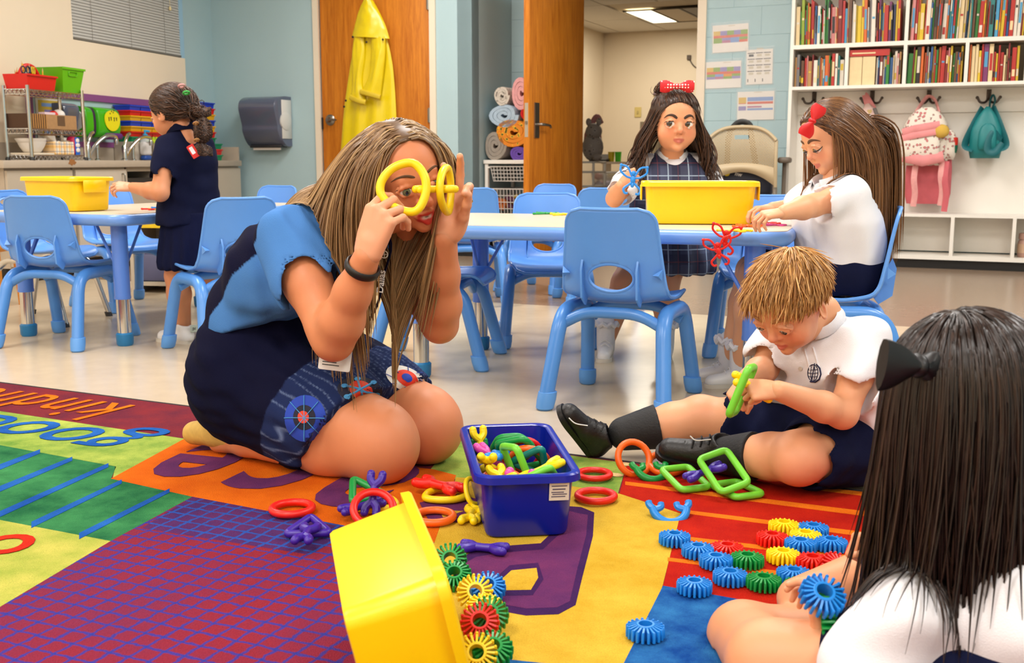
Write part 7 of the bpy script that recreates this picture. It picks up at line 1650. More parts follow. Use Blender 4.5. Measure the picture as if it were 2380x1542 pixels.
# hair
mh = hair_mat('hair_brown_highlights', .36)
cols_w = [(118,88,58), (150,118,80), (92,66,42), (172,140,98), (130,98,64)]
reg = lambda x, y, z: ((y-.27) < (z-.90)*.36-.12*np.abs(x)) & (z > .22) & (np.abs(x) > .008)
hair_cap('hair_cap', MHW, [((0,.25,.90), (0,1,-.36)), ((0,0,.3), (0,.25,-1))], (96,70,46), mh, wm)
P, N, U = scalp(MHW, 1900, reg, seed=2)
Ax = np.array(MHW)[:3,:3]/MHW.to_scale()[0]; X, Y, Z = Ax[:,0], Ax[:,1], Ax[:,2]; sgn = np.sign(U[:,0])[:, None]; rear = np.clip((.1-U[:,1])/.35, 0, 1)[:, None]
# hair of the near side swings back over the near shoulder; far side falls in front of the chest
D0 = sgn*X[None,:]*(1.0-.3*rear)-Y[None,:]*(.35+.5*rear)+N*.05
sideL = (U[:,0] > 0)[:, None]                     # +x local = her right?
camside = ((P-V3(HC)) @ V3(lat) > 0)[:, None]
tb = V3(-fc_)*1.0+V3((0,0,-.55))
def flow(Pn, t):
    g = np.array([0,0,-1.0])[None,:]*np.ones((len(Pn),1)); w_ = rear*camside*.95*(t < .75)
    return g*(1-.5*w_)+tb[None,:]*w_*(1.0 if t < .5 else .35)+(lambda dd: dd/(np.linalg.norm(dd, axis=1)[:, None]+.03))(np.array([HC.x-.03, HC.y+.03, 0])[None,:]-Pn*np.array([1,1,0]))*(~camside)*(.75 if t > .12 else 0)+(lambda dd: dd/(np.linalg.norm(dd, axis=1)[:, None]+.04))(np.array([HC.x-.07, HC.y-.02, 0])[None,:]-Pn*np.array([1,1,0]))*(camside)*(1-rear)*(.3 if t > .2 else 0)
ells = [skull_ell(MHW, 1.0), face_ell(MHW, 1.03)]
capsW = [(V3(C0), V3(S0), .125), (V3(H0), V3(C0), .145), (V3(SR), V3(S0), .075), (V3(SR), V3(SR.lerp(ER,.45)), .082)]
rs = np.random.RandomState(5); lens = rs.uniform(.82, 1.08, len(P))
pth = grow(P-N*.004, D0, 26, .0172, flow, ells, capsW, stiff=.72, jitter=.018, seed=3, lens=lens)
strands('hair', pth, .0021, cols_w, mh, wm, tipcol=(160,124,78))
# yellow rings and the connector she holds
r1 = Q(940, 436, 2.135); toy('oval', 'yellow', frame(r1, (.1,.25,1), (0,-1,.05)) @ Matrix.Rotation(R_(8), 4, 'Z'), 'yellow rounded ring held before her eye', 'linking toys', 1.12)
r2 = Q(1036, 441, 2.20); toy('oval', 'yellow', frame(r2, (0,.1,1), (1,-.22,0)), 'yellow rounded ring held edge-on in the raised left hand', 'linking toys', 1.02)
toy('bone', 'yellow', frame(Q(1012, 440, 2.165), (1,.55,.0), (0,0,1)), 'yellow connector joining the two rings held up by the woman', 'linking toys', .95)
# ------------------------------------------------------------------ children
m_wht = mat('white_polo_knit', (226,226,232), .8, bump=.3, bscale=500); m_nav = mat('navy_polo_knit', (16,20,46), .9, spec=.12, bump=.3, bscale=500, var=.08, vscale=30); m_navs = mat('navy_shorts_twill', (14,19,48), .9, spec=.12, bump=.25, bscale=500, var=.1, vscale=25)
m_shw = mat('white_leather', (226,224,222), .4); m_sole = mat('shoe_sole_cream', (206,198,184), .6); m_blk = mat('black_knit', (16,16,18), .7, bump=.5, bscale=200); m_sock = mat('white_sock', (222,222,226), .85, bump=.5, bscale=160)
def shoe(parent, heel, toe, up, L, mm, msole, name='shoe', lace=None, w=1.0):
    """heel and toe points on the sole line; up = sole normal towards the ankle"""
    x = (VV(toe)-VV(heel)).normalized(); M = frame(heel, x, up); d = SDF(); k = L
    d.limb([(.13*k,0,.16*k), (.45*k,0,.16*k), (.82*k,0,.11*k)], [.155*k*w,.15*k*w,.13*k*w], k=.05*k); d.limb([(.13*k,0,.16*k), (.18*k,0,.36*k)], [.15*k*w,.15*k*w], k=.05*k); d.cap((.45*k,0,.2*k), (.26*k,0,.34*k), .12*k*w, .13*k*w, k=.06*k); d.cut((0,0,.06*k), (0,0,-1)); d.cut((.2*k,0,.42*k), (-.25,0,1)); d.sub((.2*k,0,.46*k), (.12*k,.1*k,.12*k), k=.01)
    V, F = d.surf(.0035); A = np.array(M); o = link(name, np_mesh(name, [(V @ A[:3,:3].T+A[:3,3], F)], mm), parent)
    q = MB(); q.M = M; pts = [(.02,0), (.06,.11), (.3,.125), (.55,.135), (.78,.15), (.93,.11), (.985,0), (.93,-.11), (.78,-.15), (.55,-.135), (.3,-.125), (.06,-.11)]; P = [(p.x*k, p.y*k*w) for p in bez([(a, b*1.12, 0) for a, b in pts], 3, closed=True)]; q.prism(P, 0, .075*k); q.build('sole', msole, o)
    if lace: 
        q = MB(); q.M = M
        for t in range(4): xx = (.66-.09*t)*k; zz = (.25+.055*t)*k; q.tube(bez([(xx,-.09*k*w,zz-.03*k), (xx,0,zz+.022*k), (xx,.09*k*w,zz-.03*k)], 4), .012*k, 6)
        q.build('laces', lace, o)
    return o
def collar(parent, M, r, h, mm, name='collar', open_=50):
    q = MB(); q.M = M; n = 24; rings = []
    a0, a1 = R_(90+open_/2), R_(450-open_/2)
    for f, rr_, z in ((0, r, 0), (.3, r*1.02, h*.8), (.5, r*1.06, h), (1, r*1.35, h*.1)): rings.append([(rr_*math.cos(a0+(a1-a0)*i/n), rr_*math.sin(a0+(a1-a0)*i/n)*.95, z-.2*h*math.cos((i/n-.5)*2*math.pi)*0) for i in range(n+1)])
    q.loft(rings, False, False, closed=False); o = q.build(name, mm, parent); sm = o.modifiers.new('solid', 'SOLIDIFY'); sm.thickness = .003; return o
FIST = [(70,85,50), (72,88,52), (74,88,52), (76,86,50)]
# ================================================================== boy on the floor
by = thing('person', 'boy in white polo sitting on the floor joining a green link', 'person')
SKB = (222,160,120)
f_ = VV((-.76,-.65,0)); rt_ = VV((f_.y, -f_.x, 0))
PV = VV((.735,2.40,.095)); SH = VV((.70,2.372,.335))
HB = Q(1836, 702, 2.285); MHB = head_M(HB, (-.66,-.52,-.62), (-.42,-.36,.8), .205)
sR, sL = SH+rt_*.11, SH-rt_*.11
eL_ = Q(1958, 962, 2.205); wL_ = Q(1808, 908, 2.125); eR_ = Q(1776, 858, 2.37); wR_ = Q(1738, 878, 2.235)
hipL, hipR = PV-rt_*.065, PV+rt_*.065
kL_ = VV((.615,2.235,.092)); aL_ = VV((.478,2.37,.058)); kR_ = Q(1628, 972, 2.55); aR_ = Q(1452, 1008, 2.55)
s = SDF(); s.limb([sL, sL.lerp(eL_,.5), eL_], [.036,.034,.031], k=.015).limb([eL_, eL_.lerp(wL_,.3), wL_], [.031,.031,.0205], k=.015).limb([sR, sR.lerp(eR_,.5), eR_], [.036,.034,.03], k=.015).limb([eR_, eR_.lerp(wR_,.3), wR_], [.03,.03,.0205], k=.015)
s.limb([SH, SH+VV((-.02,-.02,.05)), HB+VV((.02,.02,-.06))], [.045,.042,.042], k=.02)
pa = skin_part(s, .0045, SKB, [(eL_, .035, .3)])
s = SDF(); s.limb([hipL, hipL.lerp(kL_,.6), kL_], [.07,.066,.056], k=.02).ell(kL_+VV((-.005,-.02,.0)), (.058,.056,.056), k=.02).limb([kL_, kL_.lerp(aL_,.35), kL_.lerp(aL_,.7), aL_], [.05,.05,.042,.032], k=.02)
s.limb([hipR, hipR.lerp(kR_,.6), kR_], [.07,.062,.05], k=.02).ell(kR_+VV((0,-.0,.006)), (.048,.05,.048), k=.02).limb([kR_, kR_.lerp(aR_,.35), kR_.lerp(aR_,.7), aR_], [.046,.049,.04,.031], k=.02)
pb = skin_part(s, .0045, SKB, [(kL_+VV((.02,-.055,-.03)), .06, .4), (kR_+VV((0,-.03,.04)), .04, .15)])
hv, hf, hc = head(by, MHB, (224,160,122), (206,110,96), child=1, iris=(70,60,50), gaze=(0,-.5), brow=(176,130,80), cheek=.4, lids=1.05, res=.0125, lash=False)
MhL = hand_frame(wL_, (-.9,-.15,.12), (.05,-.75,.66)); hL = hand(MhL, .60, 1, FIST, thumb=(30,25,20), thumb_in=30, res=.0026, skin=SKB)
MhR = hand_frame(wR_, (-.72,-.5,-.45), (-.55,-.45,.7)); hR = hand(MhR, .60, -1, FIST, thumb=(30,25,20), thumb_in=30, res=.0026, skin=SKB)
body_mesh(by, [pa, pb, (hv, hf, hc), hL, hR])
d = SDF()
for sg in (1, -1):
    L = rt_*sg; d.limb([PV+L*.06+VV((.02,.01,-.01)), PV+L*.062+VV((0,0,.08)), SH+L*.06-VV((0,0,.06)), SH+L*.078], [.105,.105,.088,.05], k=.05)
d.cap(sL, sL.lerp(eL_,.62), .05, .062, k=.025).cap(sR, sR.lerp(eR_,.75), .05, .056, k=.025); d.subcap(sL.lerp(eL_,.7), eL_, .055, k=.006); d.subcap(sR.lerp(eR_,.86), eR_, .05, k=.006); d.cap(SH, SH+VV((-.015,-.015,.035)), .056, .05, k=.02); d.cut(SH+VV((-.016,-.016,.045)), (-.3,-.25,1)); d.cut((0,0,.02), (0,0,-1)); d.cut(PV+f_*.03+VV((0,0,.0)), f_*.8+VV((0,0,-.6)))
pol = cloth('polo_shirt', d, .0045, m_wht, by, folds(.005, 48, 4))
collar(by, frame(SH+VV((-.025,-.025,.032)), rt_, (-.45,-.38,.8)), .047, .02, m_wht)
bvp = bvh_of(pol)
stitch('placket', bvp, [(1870+2*t, 812+7*t) for t in range(8)], .002, m_wht, by, .0005); stitch('placket', bvp, [(1890+2*t, 808+7*t) for t in range(8)], .002, m_wht, by, .0005)
applique('button', bvp, 1861, 857, 5, 5, 2, mat('button_pearl', (206,200,192), .25), by, .002)
mlg = mat('logo_navy_thread', (16,20,60), .7)
cx, cy = 1892, 867
stitch('globe_logo', bvp, [(cx-2+12*math.cos(R_(a)), cy+19*math.sin(R_(a))) for a in range(0, 360, 15)], .0009, mlg, by, .0012, True); stitch('globe_logo', bvp, [(cx-2+5*math.cos(R_(a)), cy+19*math.sin(R_(a))) for a in range(0, 360, 15)], .0007, mlg, by, .0012, True)
for dy in (-8, 0, 8): stitch('globe_logo', bvp, [(cx-13+2*t, cy+dy+1.5*math.sin(t/12*3.14)) for t in range(12)], .0007, mlg, by, .0012)
stitch('globe_logo', bvp, [(cx+6, cy-20), (cx+14, cy-10), (cx+17, cy+4), (cx+13, cy+15), (cx+4, cy+21), (cx-8, cy+20)], .0019, mlg, by, .0012); stitch('globe_logo', bvp, [(cx+2-1*t, cy-22+6*t) for t in range(8)], .0011, mlg, by, .0012)
d = SDF(); d.cap(PV+rt_*.05, PV-rt_*.05, .112, k=.05); d.limb([hipL, hipL.lerp(kL_,.72)], [.088,.082], k=.05).limb([hipR, hipR.lerp(kR_,.62)], [.088,.08], k=.05); d.subcap(hipL.lerp(kL_,.78), kL_, .07, k=.006); d.subcap(hipR.lerp(kR_,.68), kR_, .066, k=.006); d.cut((0,0,.01), (0,0,-1)); d.cut(PV+VV((0,0,.07)), (.2,.2,1))
cloth('shorts', d, .0045, m_navs, by, folds(.004, 50, 6))
for K, A, f0 in ((kL_, aL_, .55), (kR_, aR_, .55)):
    d = SDF(); d.limb([K.lerp(A,f0), A], [.056,.042], k=.01); d.cut(K.lerp(A,f0), K-A); cloth('sock', d, .004, m_blk, by, lambda X, Y, Z: .0008*np.sin((X+Y)*900))
m_bsh = mat('black_sneaker', (20,20,22), .45, bump=.5, bscale=120); m_bso = mat('black_sole', (14,14,15), .5, bump=.8, bscale=90)
hA, tA = aL_+VV((.035,.015,-.04)), VV((.335,2.42,.05)); shoe(by, hA, tA, (0,-.45,.9), .19, m_bsh, m_bso, lace=m_blk, w=1.05)
hA = Q(1372, 1058, 2.56); tA = Q(1293, 952, 2.50); shoe(by, hA, tA, (.75,-.25,.5), .17, m_bsh, m_bso, lace=m_blk, w=1.15)
sw_ = mat('shoe_mark_white', (206,206,206), .5)
for P in ([Q(1322, 972, 2.46), Q(1338, 985, 2.455), Q(1366, 990, 2.455)], [Q(1604, 1014, 2.335), Q(1618, 1024, 2.33), Q(1652, 1022, 2.335)]):
    q = MB(); q.tube(bez(P, 5), .0015, 5); q.build('shoe_mark', sw_, by)
# short sandy hair
mhb = hair_mat('hair_sandy', .4); cb = [(176,124,62), (196,146,84), (150,100,48), (206,160,100)]
regb = lambda x, y, z: ((y-.30) < (z-.80)*.55) & (z > .33+.25*np.clip(y+.1, 0, 1)) & ~((np.abs(x) > .28) & (z < .60) & (y > -.14))
hair_cap('hair_cap', MHB, [((0,.27,.80), (0,1,-.55)), ((0,0,.40), (0,.35,-1))], (166,116,58), mhb, by)
P, N, U = scalp(MHB, 2400, regb, seed=4); Ax = np.array(MHB)[:3,:3]/MHB.to_scale()[0]
crown = np.array([.05,-.38,.95]); dv = U-crown; dv[:,2] *= 1.0; Dl = dv-(dv*U*0); Dw = Dl @ Ax.T; Dw = Dw-(Dw*N).sum(1)[:, None]*N; Dw /= np.linalg.norm(Dw, axis=1)[:, None]+1e-6
pth = grow(P-N*.003, Dw+N*.5, 9, .0062, lambda Pn, t: Dw*.7+np.array([0,0,-.35])[None,:], [skull_ell(MHB, 1.0)], (), stiff=.6, jitter=.22, seed=6, lens=np.random.RandomState(1).uniform(.6,1.2,len(P))*np.clip((U[:,2]-.35)/.5, .28, 1))
strands('hair', pth, .0013, cb, mhb, by, seed=3)
# links in his hands
toy('square', 'lime green', frame(Q(1724, 908, 2.135), (.38,.92,-.12), None, (.36,0,.93)), 'lime green link square held upright by the boy', 'linking toys', 1.05)
toy('bone', 'yellow', frame(Q(1748, 900, 2.13), (1,.2,-.55), (0,-.5,1)), 'yellow connector gripped in the fist of the boy', 'linking toys', 1.0)
# ================================================================== girl in front with long dark hair
gf = thing('person', 'girl with long dark brown hair and black bow seen from behind', 'person')
SKF = (216,150,110)
ff = VV((-.72,.69,0)); rf = VV((ff.y, -ff.x, 0))      # facing left and away; rf = to her right
PF = VV((.66,1.27,.1)); SF_ = Q(2215, 1330, 1.33); HFc = Q(2245, 930, 1.29); MHF = head_M(HFc, (-.62,.70,-.32), (-.2,.1,.95), .205)
sLf = SF_-rf*.13+VV((0,0,-.02)); sRf = SF_+rf*.10+VV((0,0,-.02))
eLf = Q(1985, 1590, 1.24); wLf = Q(1918, 1500, 1.33); eRf = VV((.70,1.45,.17)); wRf = VV((.56,1.5,.17))
kLf = Q(1792, 1545, 1.36); kRf = VV((.62,1.62,.08))
s = SDF(); s.limb([sLf, sLf.lerp(eLf,.5), eLf], [.04,.037,.032], k=.015).limb([eLf, eLf.lerp(wLf,.4), wLf], [.032,.03,.021], k=.015).limb([sRf, eRf, wRf], [.04,.03,.021], k=.015).limb([SF_, SF_+VV((0,0,.05)), HFc+VV((.02,-.02,-.07))], [.045,.042,.042], k=.02)
pa = skin_part(s, .005, SKF)
s = SDF(); s.limb([PF-rf*.07, kLf], [.078,.058], k=.02).limb([kLf, kLf+ff*.03+VV((.02,.14,-.035)), kLf+VV((.12,.2,-.04))], [.055,.05,.034], k=.02).limb([PF+rf*.07, kRf, kRf+VV((-.17,-.02,-.04))], [.078,.056,.034], k=.02); s.cut((0,0,RT), (0,0,-1))
pb = skin_part(s, .005, SKF)
hv, hf, hc = head(gf, MHF, SKF, (190,100,90), child=1, res=.02, lash=False)
MhF = hand_frame(wLf, (.05,.25,.95), (.9,-.35,.1)); hF = hand(MhF, .64, -1, [(35,45,30), (45,55,35), (55,60,40), (60,60,40)], thumb=(20,5,5), thumb_in=10, res=.0026, skin=SKF)
MhG = hand_frame(wRf, (-.8,.1,.1), (.1,.3,.95)); hG = hand(MhG, .6, -1, FIST, res=.003, skin=SKF)
body_mesh(gf, [pa, pb, (hv, hf, hc), hF, hG])
d = SDF()
for sg in (1, -1):
    L = rf*sg; d.limb([PF+L*.05, PF+L*.052+VV((0,0,.07)), SF_+L*.055-VV((0,0,.05)), SF_+L*.068-VV((0,0,.012))], [.095,.092,.08,.048], k=.05)
d.cap(sLf, sLf.lerp(eLf,.8), .052, .06, k=.03).cap(sRf, sRf.lerp(eRf,.7), .05, .056, k=.03); d.cut((0,0,.03), (0,0,-1))
cloth('polo_shirt', d, .005, m_wht, gf, folds(.005, 42, 9))
d = SDF(); d.cap(PF+rf*.04, PF-rf*.04, .095, k=.05); d.limb([PF-rf*.07, (PF-rf*.07).lerp(kLf,.55)], [.095,.085], k=.05).limb([PF+rf*.07, (PF+rf*.07).lerp(kRf,.6)], [.095,.08], k=.05); d.cut((0,0,.01), (0,0,-1)); d.cut(PF+VV((0,0,.07)), (0,0,1)); cloth('skort', d, .005, m_navs, gf)
mhf = hair_mat('hair_dark_brown', .3); cf = [(30,20,17), (40,27,22), (24,16,14), (50,34,27)]
hair_cap('hair_cap', MHF, [((0,.33,.84), (0,1,-.45)), ((0,0,.25), (0,.2,-1))], (28,19,16), mhf, gf)
P, N, U = scalp(MHF, 2600, lambda x, y, z: ((y-.32) < (z-.85)*.42) & (z > .2), seed=8); Ax = np.array(MHF)[:3,:3]/MHF.to_scale()[0]
top = np.array([0,-.1,1.04]); Dw = (U-top) @ Ax.T; Dw = Dw-(Dw*N).sum(1)[:, None]*N
rs = np.random.RandomState(2); wv = np.clip(rs.normal(size=(len(P),3)), -1.8, 1.8)*.07; lens = rs.uniform(.7,.96,len(P))
pth = grow(P-N*.003, Dw, 24, .0172, lambda Pn, t: np.array([0,0,-1.0])[None,:]+wv*(t**1.5)*2.2, [skull_ell(MHF, 1.0), face_ell(MHF, .98)], [(V3(PF), V3(SF_-VV((0,0,.08))), .118), (V3(sLf), V3(sRf), .056), (V3(sLf), V3(sLf.lerp(eLf,.66)), .064)], stiff=.7, jitter=.02, seed=9, lens=lens)
strands('hair', pth, .0019, cf, mhf, gf, seed=6)
# black bow
bw_ = Q(2132, 850, 1.24); bo = thing('hair_bow', 'black fabric bow worn in the dark brown hair', 'bow'); m_bow = mat('black_satin', (10,10,14), .45, bump=.2, bscale=60)
COL.objects.unlink(bo); bpy.data.objects.remove(bo)
Mb = frame(bw_, (.93,.25,-.12), None, (.2,.05,.97))
for sg in (-1, 1):
    q = MB(); q.M = Mb; n = 12; rings = []
    for i in range(9):
        f = i/8; w_ = .008+.023*math.sin(f*1.5)**.8; x = sg*(.004+.044*f); rings.append([(x, w_*math.sin(a)*(1+.1*math.sin(3*a)), .016*(1-f*.35)*math.cos(a)) for a in [2*math.pi*k/n for k in range(n)]])
    q.loft(rings); q.build('hair_bow_loop', m_bow, gf)
q = MB(); q.M = Mb; q.ball((0,0,0), (.011,.015,.018), 12, 8); q.build('hair_bow_knot', m_bow, gf)
# gears she holds
toy('gear', 'blue', frame(Q(1912, 1384, 1.31), (1,.0,-.1), (-.1,-.55,.8)), 'blue plastic gear held up by the girl with dark hair', GRP['gear']); toy('gear', 'green', frame(Q(1926, 1432, 1.32), (.2,1,.2), (.95,-.25,.1)), 'green plastic gear held under the blue one', GRP['gear'])
# ================================================================== girl in plaid behind the table
gp = thing('person', 'girl in plaid jumper with red polka dot hair bow behind the table', 'person')
SKP = (212,148,108)
HPc = Q(1567, 284, 4.02); MHP = head_M(HPc, (.1,-1,-.03), (.03,-.03,1), .226); hp = VV((.60,4.10,0))
SP = VV((.60,4.09,.712)); PP = VV((.605,4.13,.47))
sRp, sLp = SP+VV((-.105,0,-.01)), SP+VV((.105,0,-.01)); eRp = Q(1428, 462, 3.98); wRp = Q(1443, 432, 3.88); eLp = VV((.765,4.05,.57)); wLp = VV((.72,3.93,.572))
kRp, kLp = VV((.42,4.0,.27)), VV((.575,3.98,.27)); aRp, aLp = Q(1408, 805, 3.93), Q(1545, 808, 3.90)
aRp.z = .055; aLp.z = .055
s = SDF(); s.limb([sRp, sRp.lerp(eRp,.5), eRp], [.036,.034,.03], k=.015).limb([eRp, eRp.lerp(wRp,.4), wRp], [.03,.029,.02], k=.015).limb([sLp, eLp, wLp], [.036,.03,.02], k=.015).limb([SP, HPc+VV((0,.015,-.07))], [.045,.041], k=.02)
for k, a, x in ((kRp, aRp, -.06), (kLp, aLp, .06)): s.limb([PP+VV((x,0,0)), k, k.lerp(a,.35), a], [.07,.046,.047,.03], k=.02)
pa = skin_part(s, .006, SKP); hv, hf, hc = head(gp, MHP, (216,150,110), (186,96,84), child=1, iris=(44,26,18), gaze=(.42,.02), brow=(60,40,28), cheek=.28, browtilt=.6, res=.012)
MhP = hand_frame(wRp, (.55,-.35,.62), (-.5,-.75,.2)); hP = hand(MhP, .62, -1, FIST, thumb=(30,20,20), res=.003, skin=SKP); MhQ = hand_frame(wLp, (-.4,-.8,-.1), (0,-.1,1)); hQ = hand(MhQ, .6, 1, FIST, res=.004, skin=SKP)
body_mesh(gp, [pa, (hv, hf, hc), hP, hQ])
d = SDF(); d.cap(SP+VV((-.07,0,-.02)), SP+VV((.07,0,-.02)), .055, k=.03).cap(sRp, sRp.lerp(eRp,.72), .05, .058, k=.02).cap(sLp, sLp.lerp(eLp,.72), .05, .058, k=.02); d.cap(SP+VV((0,0,-.05)), SP+VV((0,0,-.15)), .085, .085, k=.04); d.subcap(sRp.lerp(eRp,.8), eRp, .05, k=.006); d.cut(SP+VV((0,0,.035)), (0,-.3,1)); cloth('blouse', d, .0055, m_wht, gp, folds(.003, 60, 2))
collar(gp, frame(SP+VV((0,-.005,.028)), (1,0,0), (0,-.35,1)) @ Matrix.Rotation(math.pi, 4, 'Z'), .05, .022, m_wht, open_=40)
m_plaid = plaid('school_plaid', (58,64,92), [(0,.075,.15,.42,(24,28,58),.75), (2,.09,.2,.42,(24,28,58),.65), (0,.075,.36,.05,(170,190,210),.85), (2,.09,.62,.04,(160,180,200),.8), (0,.075,.86,.03,(110,50,60),.8), (2,.09,.1,.03,(110,50,60),.8)])
d = SDF(); 
for x in (-.055, .055): d.limb([PP+VV((x,0,.0)), PP+VV((x*1.0,-.005,.1)), SP+VV((x*1.1,-.01,-.07)), SP+VV((x*1.15,-.004,-.005))], [.105,.09,.088,.042], k=.04)
d.cap(SP+VV((-.045,-.022,-.045)), SP+VV((.045,-.022,-.045)), .062, k=.03); d.cap(PP+VV((0,0,0)), PP+VV((0,-.02,-.14)), .14, .175, k=.05); d.cut(PP+VV((0,0,-.17)), (0,0,-1)); d.sub(SP+VV((0,-.03,.035)), (.052,.09,.032), k=.01); d.subcap(sRp, eRp, .058, k=.008); d.subcap(sLp, eLp, .058, k=.008)
cloth('plaid_jumper', d, .0055, m_plaid, gp, lambda X, Y, Z: .005*np.sin(np.arctan2(Y-4.11, X-.6)*16)*np.clip((.5-Z)*6, 0, 1))
for a in (aRp, aLp):
    d = SDF(); d.limb([a+VV((0,.0,.07)), a+VV((0,0,-.02))], [.036,.034], k=.01); cloth('sock', d, .005, m_sock, gp)
    q = MB(); q.tube([(a.x+.042*math.cos(t), a.y+.042*math.sin(t), a.z+.07+.006*math.sin(9*t)) for t in [2*math.pi*k/36 for k in range(36)]], .009, 6, closed=True); q.build('sock_frill', m_sock, gp)
    shoe(gp, (a.x+.01, a.y+.045, .0), (a.x-.02, a.y-.12, .0), (0,0,1), .18, m_shw, m_sole, lace=m_shw)
mhp = hair_mat('hair_chestnut_dark', .35); cp = [(58,36,24), (74,48,32), (46,28,20), (88,58,38)]
hair_cap('hair_cap', MHP, [((0,.33,.75), (0,1,-.5)), ((0,0,.3), (0,.25,-1))], (50,31,21), mhp, gp)
P, N, U = scalp(MHP, 1500, lambda x, y, z: ((y-.36) < (z-.75)*.5) & (z > .3), seed=12); Ax = np.array(MHP)[:3,:3]/MHP.to_scale()[0]; pk = np.array([.12,-.05,1.08]); up_ = (U[:,2] > .72)
Dw = np.where(up_[:, None], (pk-U), np.stack([np.sign(U[:,0])*.7, -.5+U[:,1]*0, -.6+U[:,2]*0], 1)) @ Ax.T; Dw = Dw-(Dw*N).sum(1)[:, None]*N
pkw = pk @ np.array(MHP)[:3,:3].T+np.array(MHP)[:3,3]; rs = np.random.RandomState(4); ph = rs.uniform(0, 6.28, len(P)); lens = np.where(up_, .62, rs.uniform(.72,1.0,len(P)))
def flp(Pn, t):
    to = pkw-Pn; to /= np.linalg.norm(to, axis=1)[:, None]+1e-6; side_ = np.stack([np.sin(ph+t*9), np.cos(ph+t*9), 0*ph], 1)*.9*t
    fall = np.array([0,.15,-1.0])[None,:]+side_+np.stack([np.sign(Pn[:,0]-HPc.x)*(.42 if t < .45 else .12), 0*ph, 0*ph], 1); return np.where(up_[:, None] & (np.linalg.norm(pkw-Pn, axis=1) > .02)[:, None], to, fall)
bodyc = [(V3(PP), V3(SP-VV((0,0,.05))), .11), (V3(sRp), V3(sLp), .06), (V3(sRp), V3(eRp), .055), (V3(sLp), V3(eLp), .055)]
pth = grow(P-N*.003, Dw, 20, .0165, flp, [skull_ell(MHP, 1.0), face_ell(MHP, 1.06)], bodyc, stiff=.62, jitter=.04, seed=7, lens=lens); strands('hair', pth, .0019, cp, mhp, gp, seed=8)
# ponytail fountain from the top knot
n = 260; rs = np.random.RandomState(6); R0 = np.tile(pkw, (n,1))+rs.normal(size=(n,3))*.006; D0 = rs.normal(size=(n,3))*np.array([.3,.25,.12])+np.array([.55,.5,.22]); ph2 = rs.uniform(0, 6.28, n)
pth = grow(R0, D0, 20, .0155, lambda Pn, t: np.array([.12,.1,-1.0])[None,:]+np.stack([np.sin(ph2+t*8), np.cos(ph2+t*8), 0*ph2], 1)*.4*t, [skull_ell(MHP, 1.04), face_ell(MHP, 1.1)], bodyc, stiff=.55, jitter=.03, seed=2, lens=rs.uniform(.7,1.1,n)); strands('ponytail', pth, .0019, cp, mhp, gp, seed=9)
m_dot = mat('red_polka_dot', (200,16,26), .6); nt = m_dot.node_tree; b_ = nt.nodes['Principled BSDF']; tc = nt.nodes.new('ShaderNodeTexCoord'); vo = nt.nodes.new('ShaderNodeTexVoronoi'); vo.inputs['Scale'].default_value = 95; vo.inputs['Randomness'].default_value = .15; nt.links.new(tc.outputs['Object'], vo.inputs['Vector']); cr = nt.nodes.new('ShaderNodeValToRGB'); cr.color_ramp.interpolation = 'CONSTANT'; cr.color_ramp.elements[0].color = srgb(236,226,222); cr.color_ramp.elements[1].color = srgb(200,16,26); cr.color_ramp.elements[1].position = .32; nt.links.new(vo.outputs['Distance'], cr.inputs[0]); nt.links.new(cr.outputs[0], b_.inputs['Base Color'])
def bow(parent, C, x, up, L, h, mm, nm='hair_bow'):
    M = frame(C, x, None, up)
    for sg in (-1, 1):
        q = MB(); q.M = M; n = 12; rings = []
        for i in range(9):
            f = i/8; w_ = h*(.2+.8*math.sin(f*math.pi*.72)); rings.append([(sg*(.003+L*f), w_*.5*math.sin(a), h*.32*(1-f*.5)*math.cos(a)) for a in [2*math.pi*k/n for k in range(n)]])
        q.loft(rings); q.build(nm+'_loop', mm, parent)
    q = MB(); q.M = M; q.ball((0,0,0), (L*.18,h*.26,h*.36), 12, 8); q.build(nm+'_knot', mm, parent)
bow(gp, Q(1574, 201, 3.95), (1,0,.0), (0,0,1), .058, .045, m_dot)
fig('blue', TRS(Q(1471, 418, 3.80), 0, R_(-8), R_(6), 1.35), 'blue linking figure held up by the girl in plaid')
# ================================================================== girl with red bow seated at the table end
gr = thing('person', 'girl in white polo with red bow and long straight hair sitting', 'person')
SKR = (224,164,126)
HRc = Q(1932, 318, 3.2); fr2 = VV((-.93,-.22,-.42)); MHR = head_M(HRc, fr2, (-.35,-.05,.92), .20)
SR2 = VV((.955,3.20,.625)); PR2 = VV((.985,3.235,.39)); rr2 = VV((-.2,.98,0))     # her right = away
sLr, sRr = SR2-rr2*.10, SR2+rr2*.10; eLr = Q(1890, 478, 3.07); wLr = Q(1822, 494, 2.98); eRr = VV((.88,3.38,.575)); wRr = VV((.81,3.36,.574))
kLr, kRr = VV((.755,3.325,.372)), VV((.77,3.435,.372)); aLr = VV((.735,3.40,.06)); aRr = VV((.72,3.51,.06))
s = SDF(); s.limb([sLr, sLr.lerp(eLr,.5), eLr], [.036,.034,.031], k=.015).limb([eLr, eLr.lerp(wLr,.35), wLr], [.032,.032,.021], k=.015).limb([sRr, eRr, wRr], [.036,.03,.02], k=.015).limb([SR2, HRc+VV((.03,.0,-.06))], [.043,.04], k=.02)
for k, a, h in ((kLr, aLr, -.06), (kRr, aRr, .06)): s.limb([PR2+rr2*h, k, k.lerp(a,.35), a], [.07,.048,.046,.03], k=.02)
pa = skin_part(s, .0055, SKR); hv, hf, hc = head(gr, MHR, (226,166,128), (200,112,100), child=1, iris=(60,40,28), gaze=(0,-.45), brow=(96,66,44), cheek=.3, lids=.7, res=.0125)
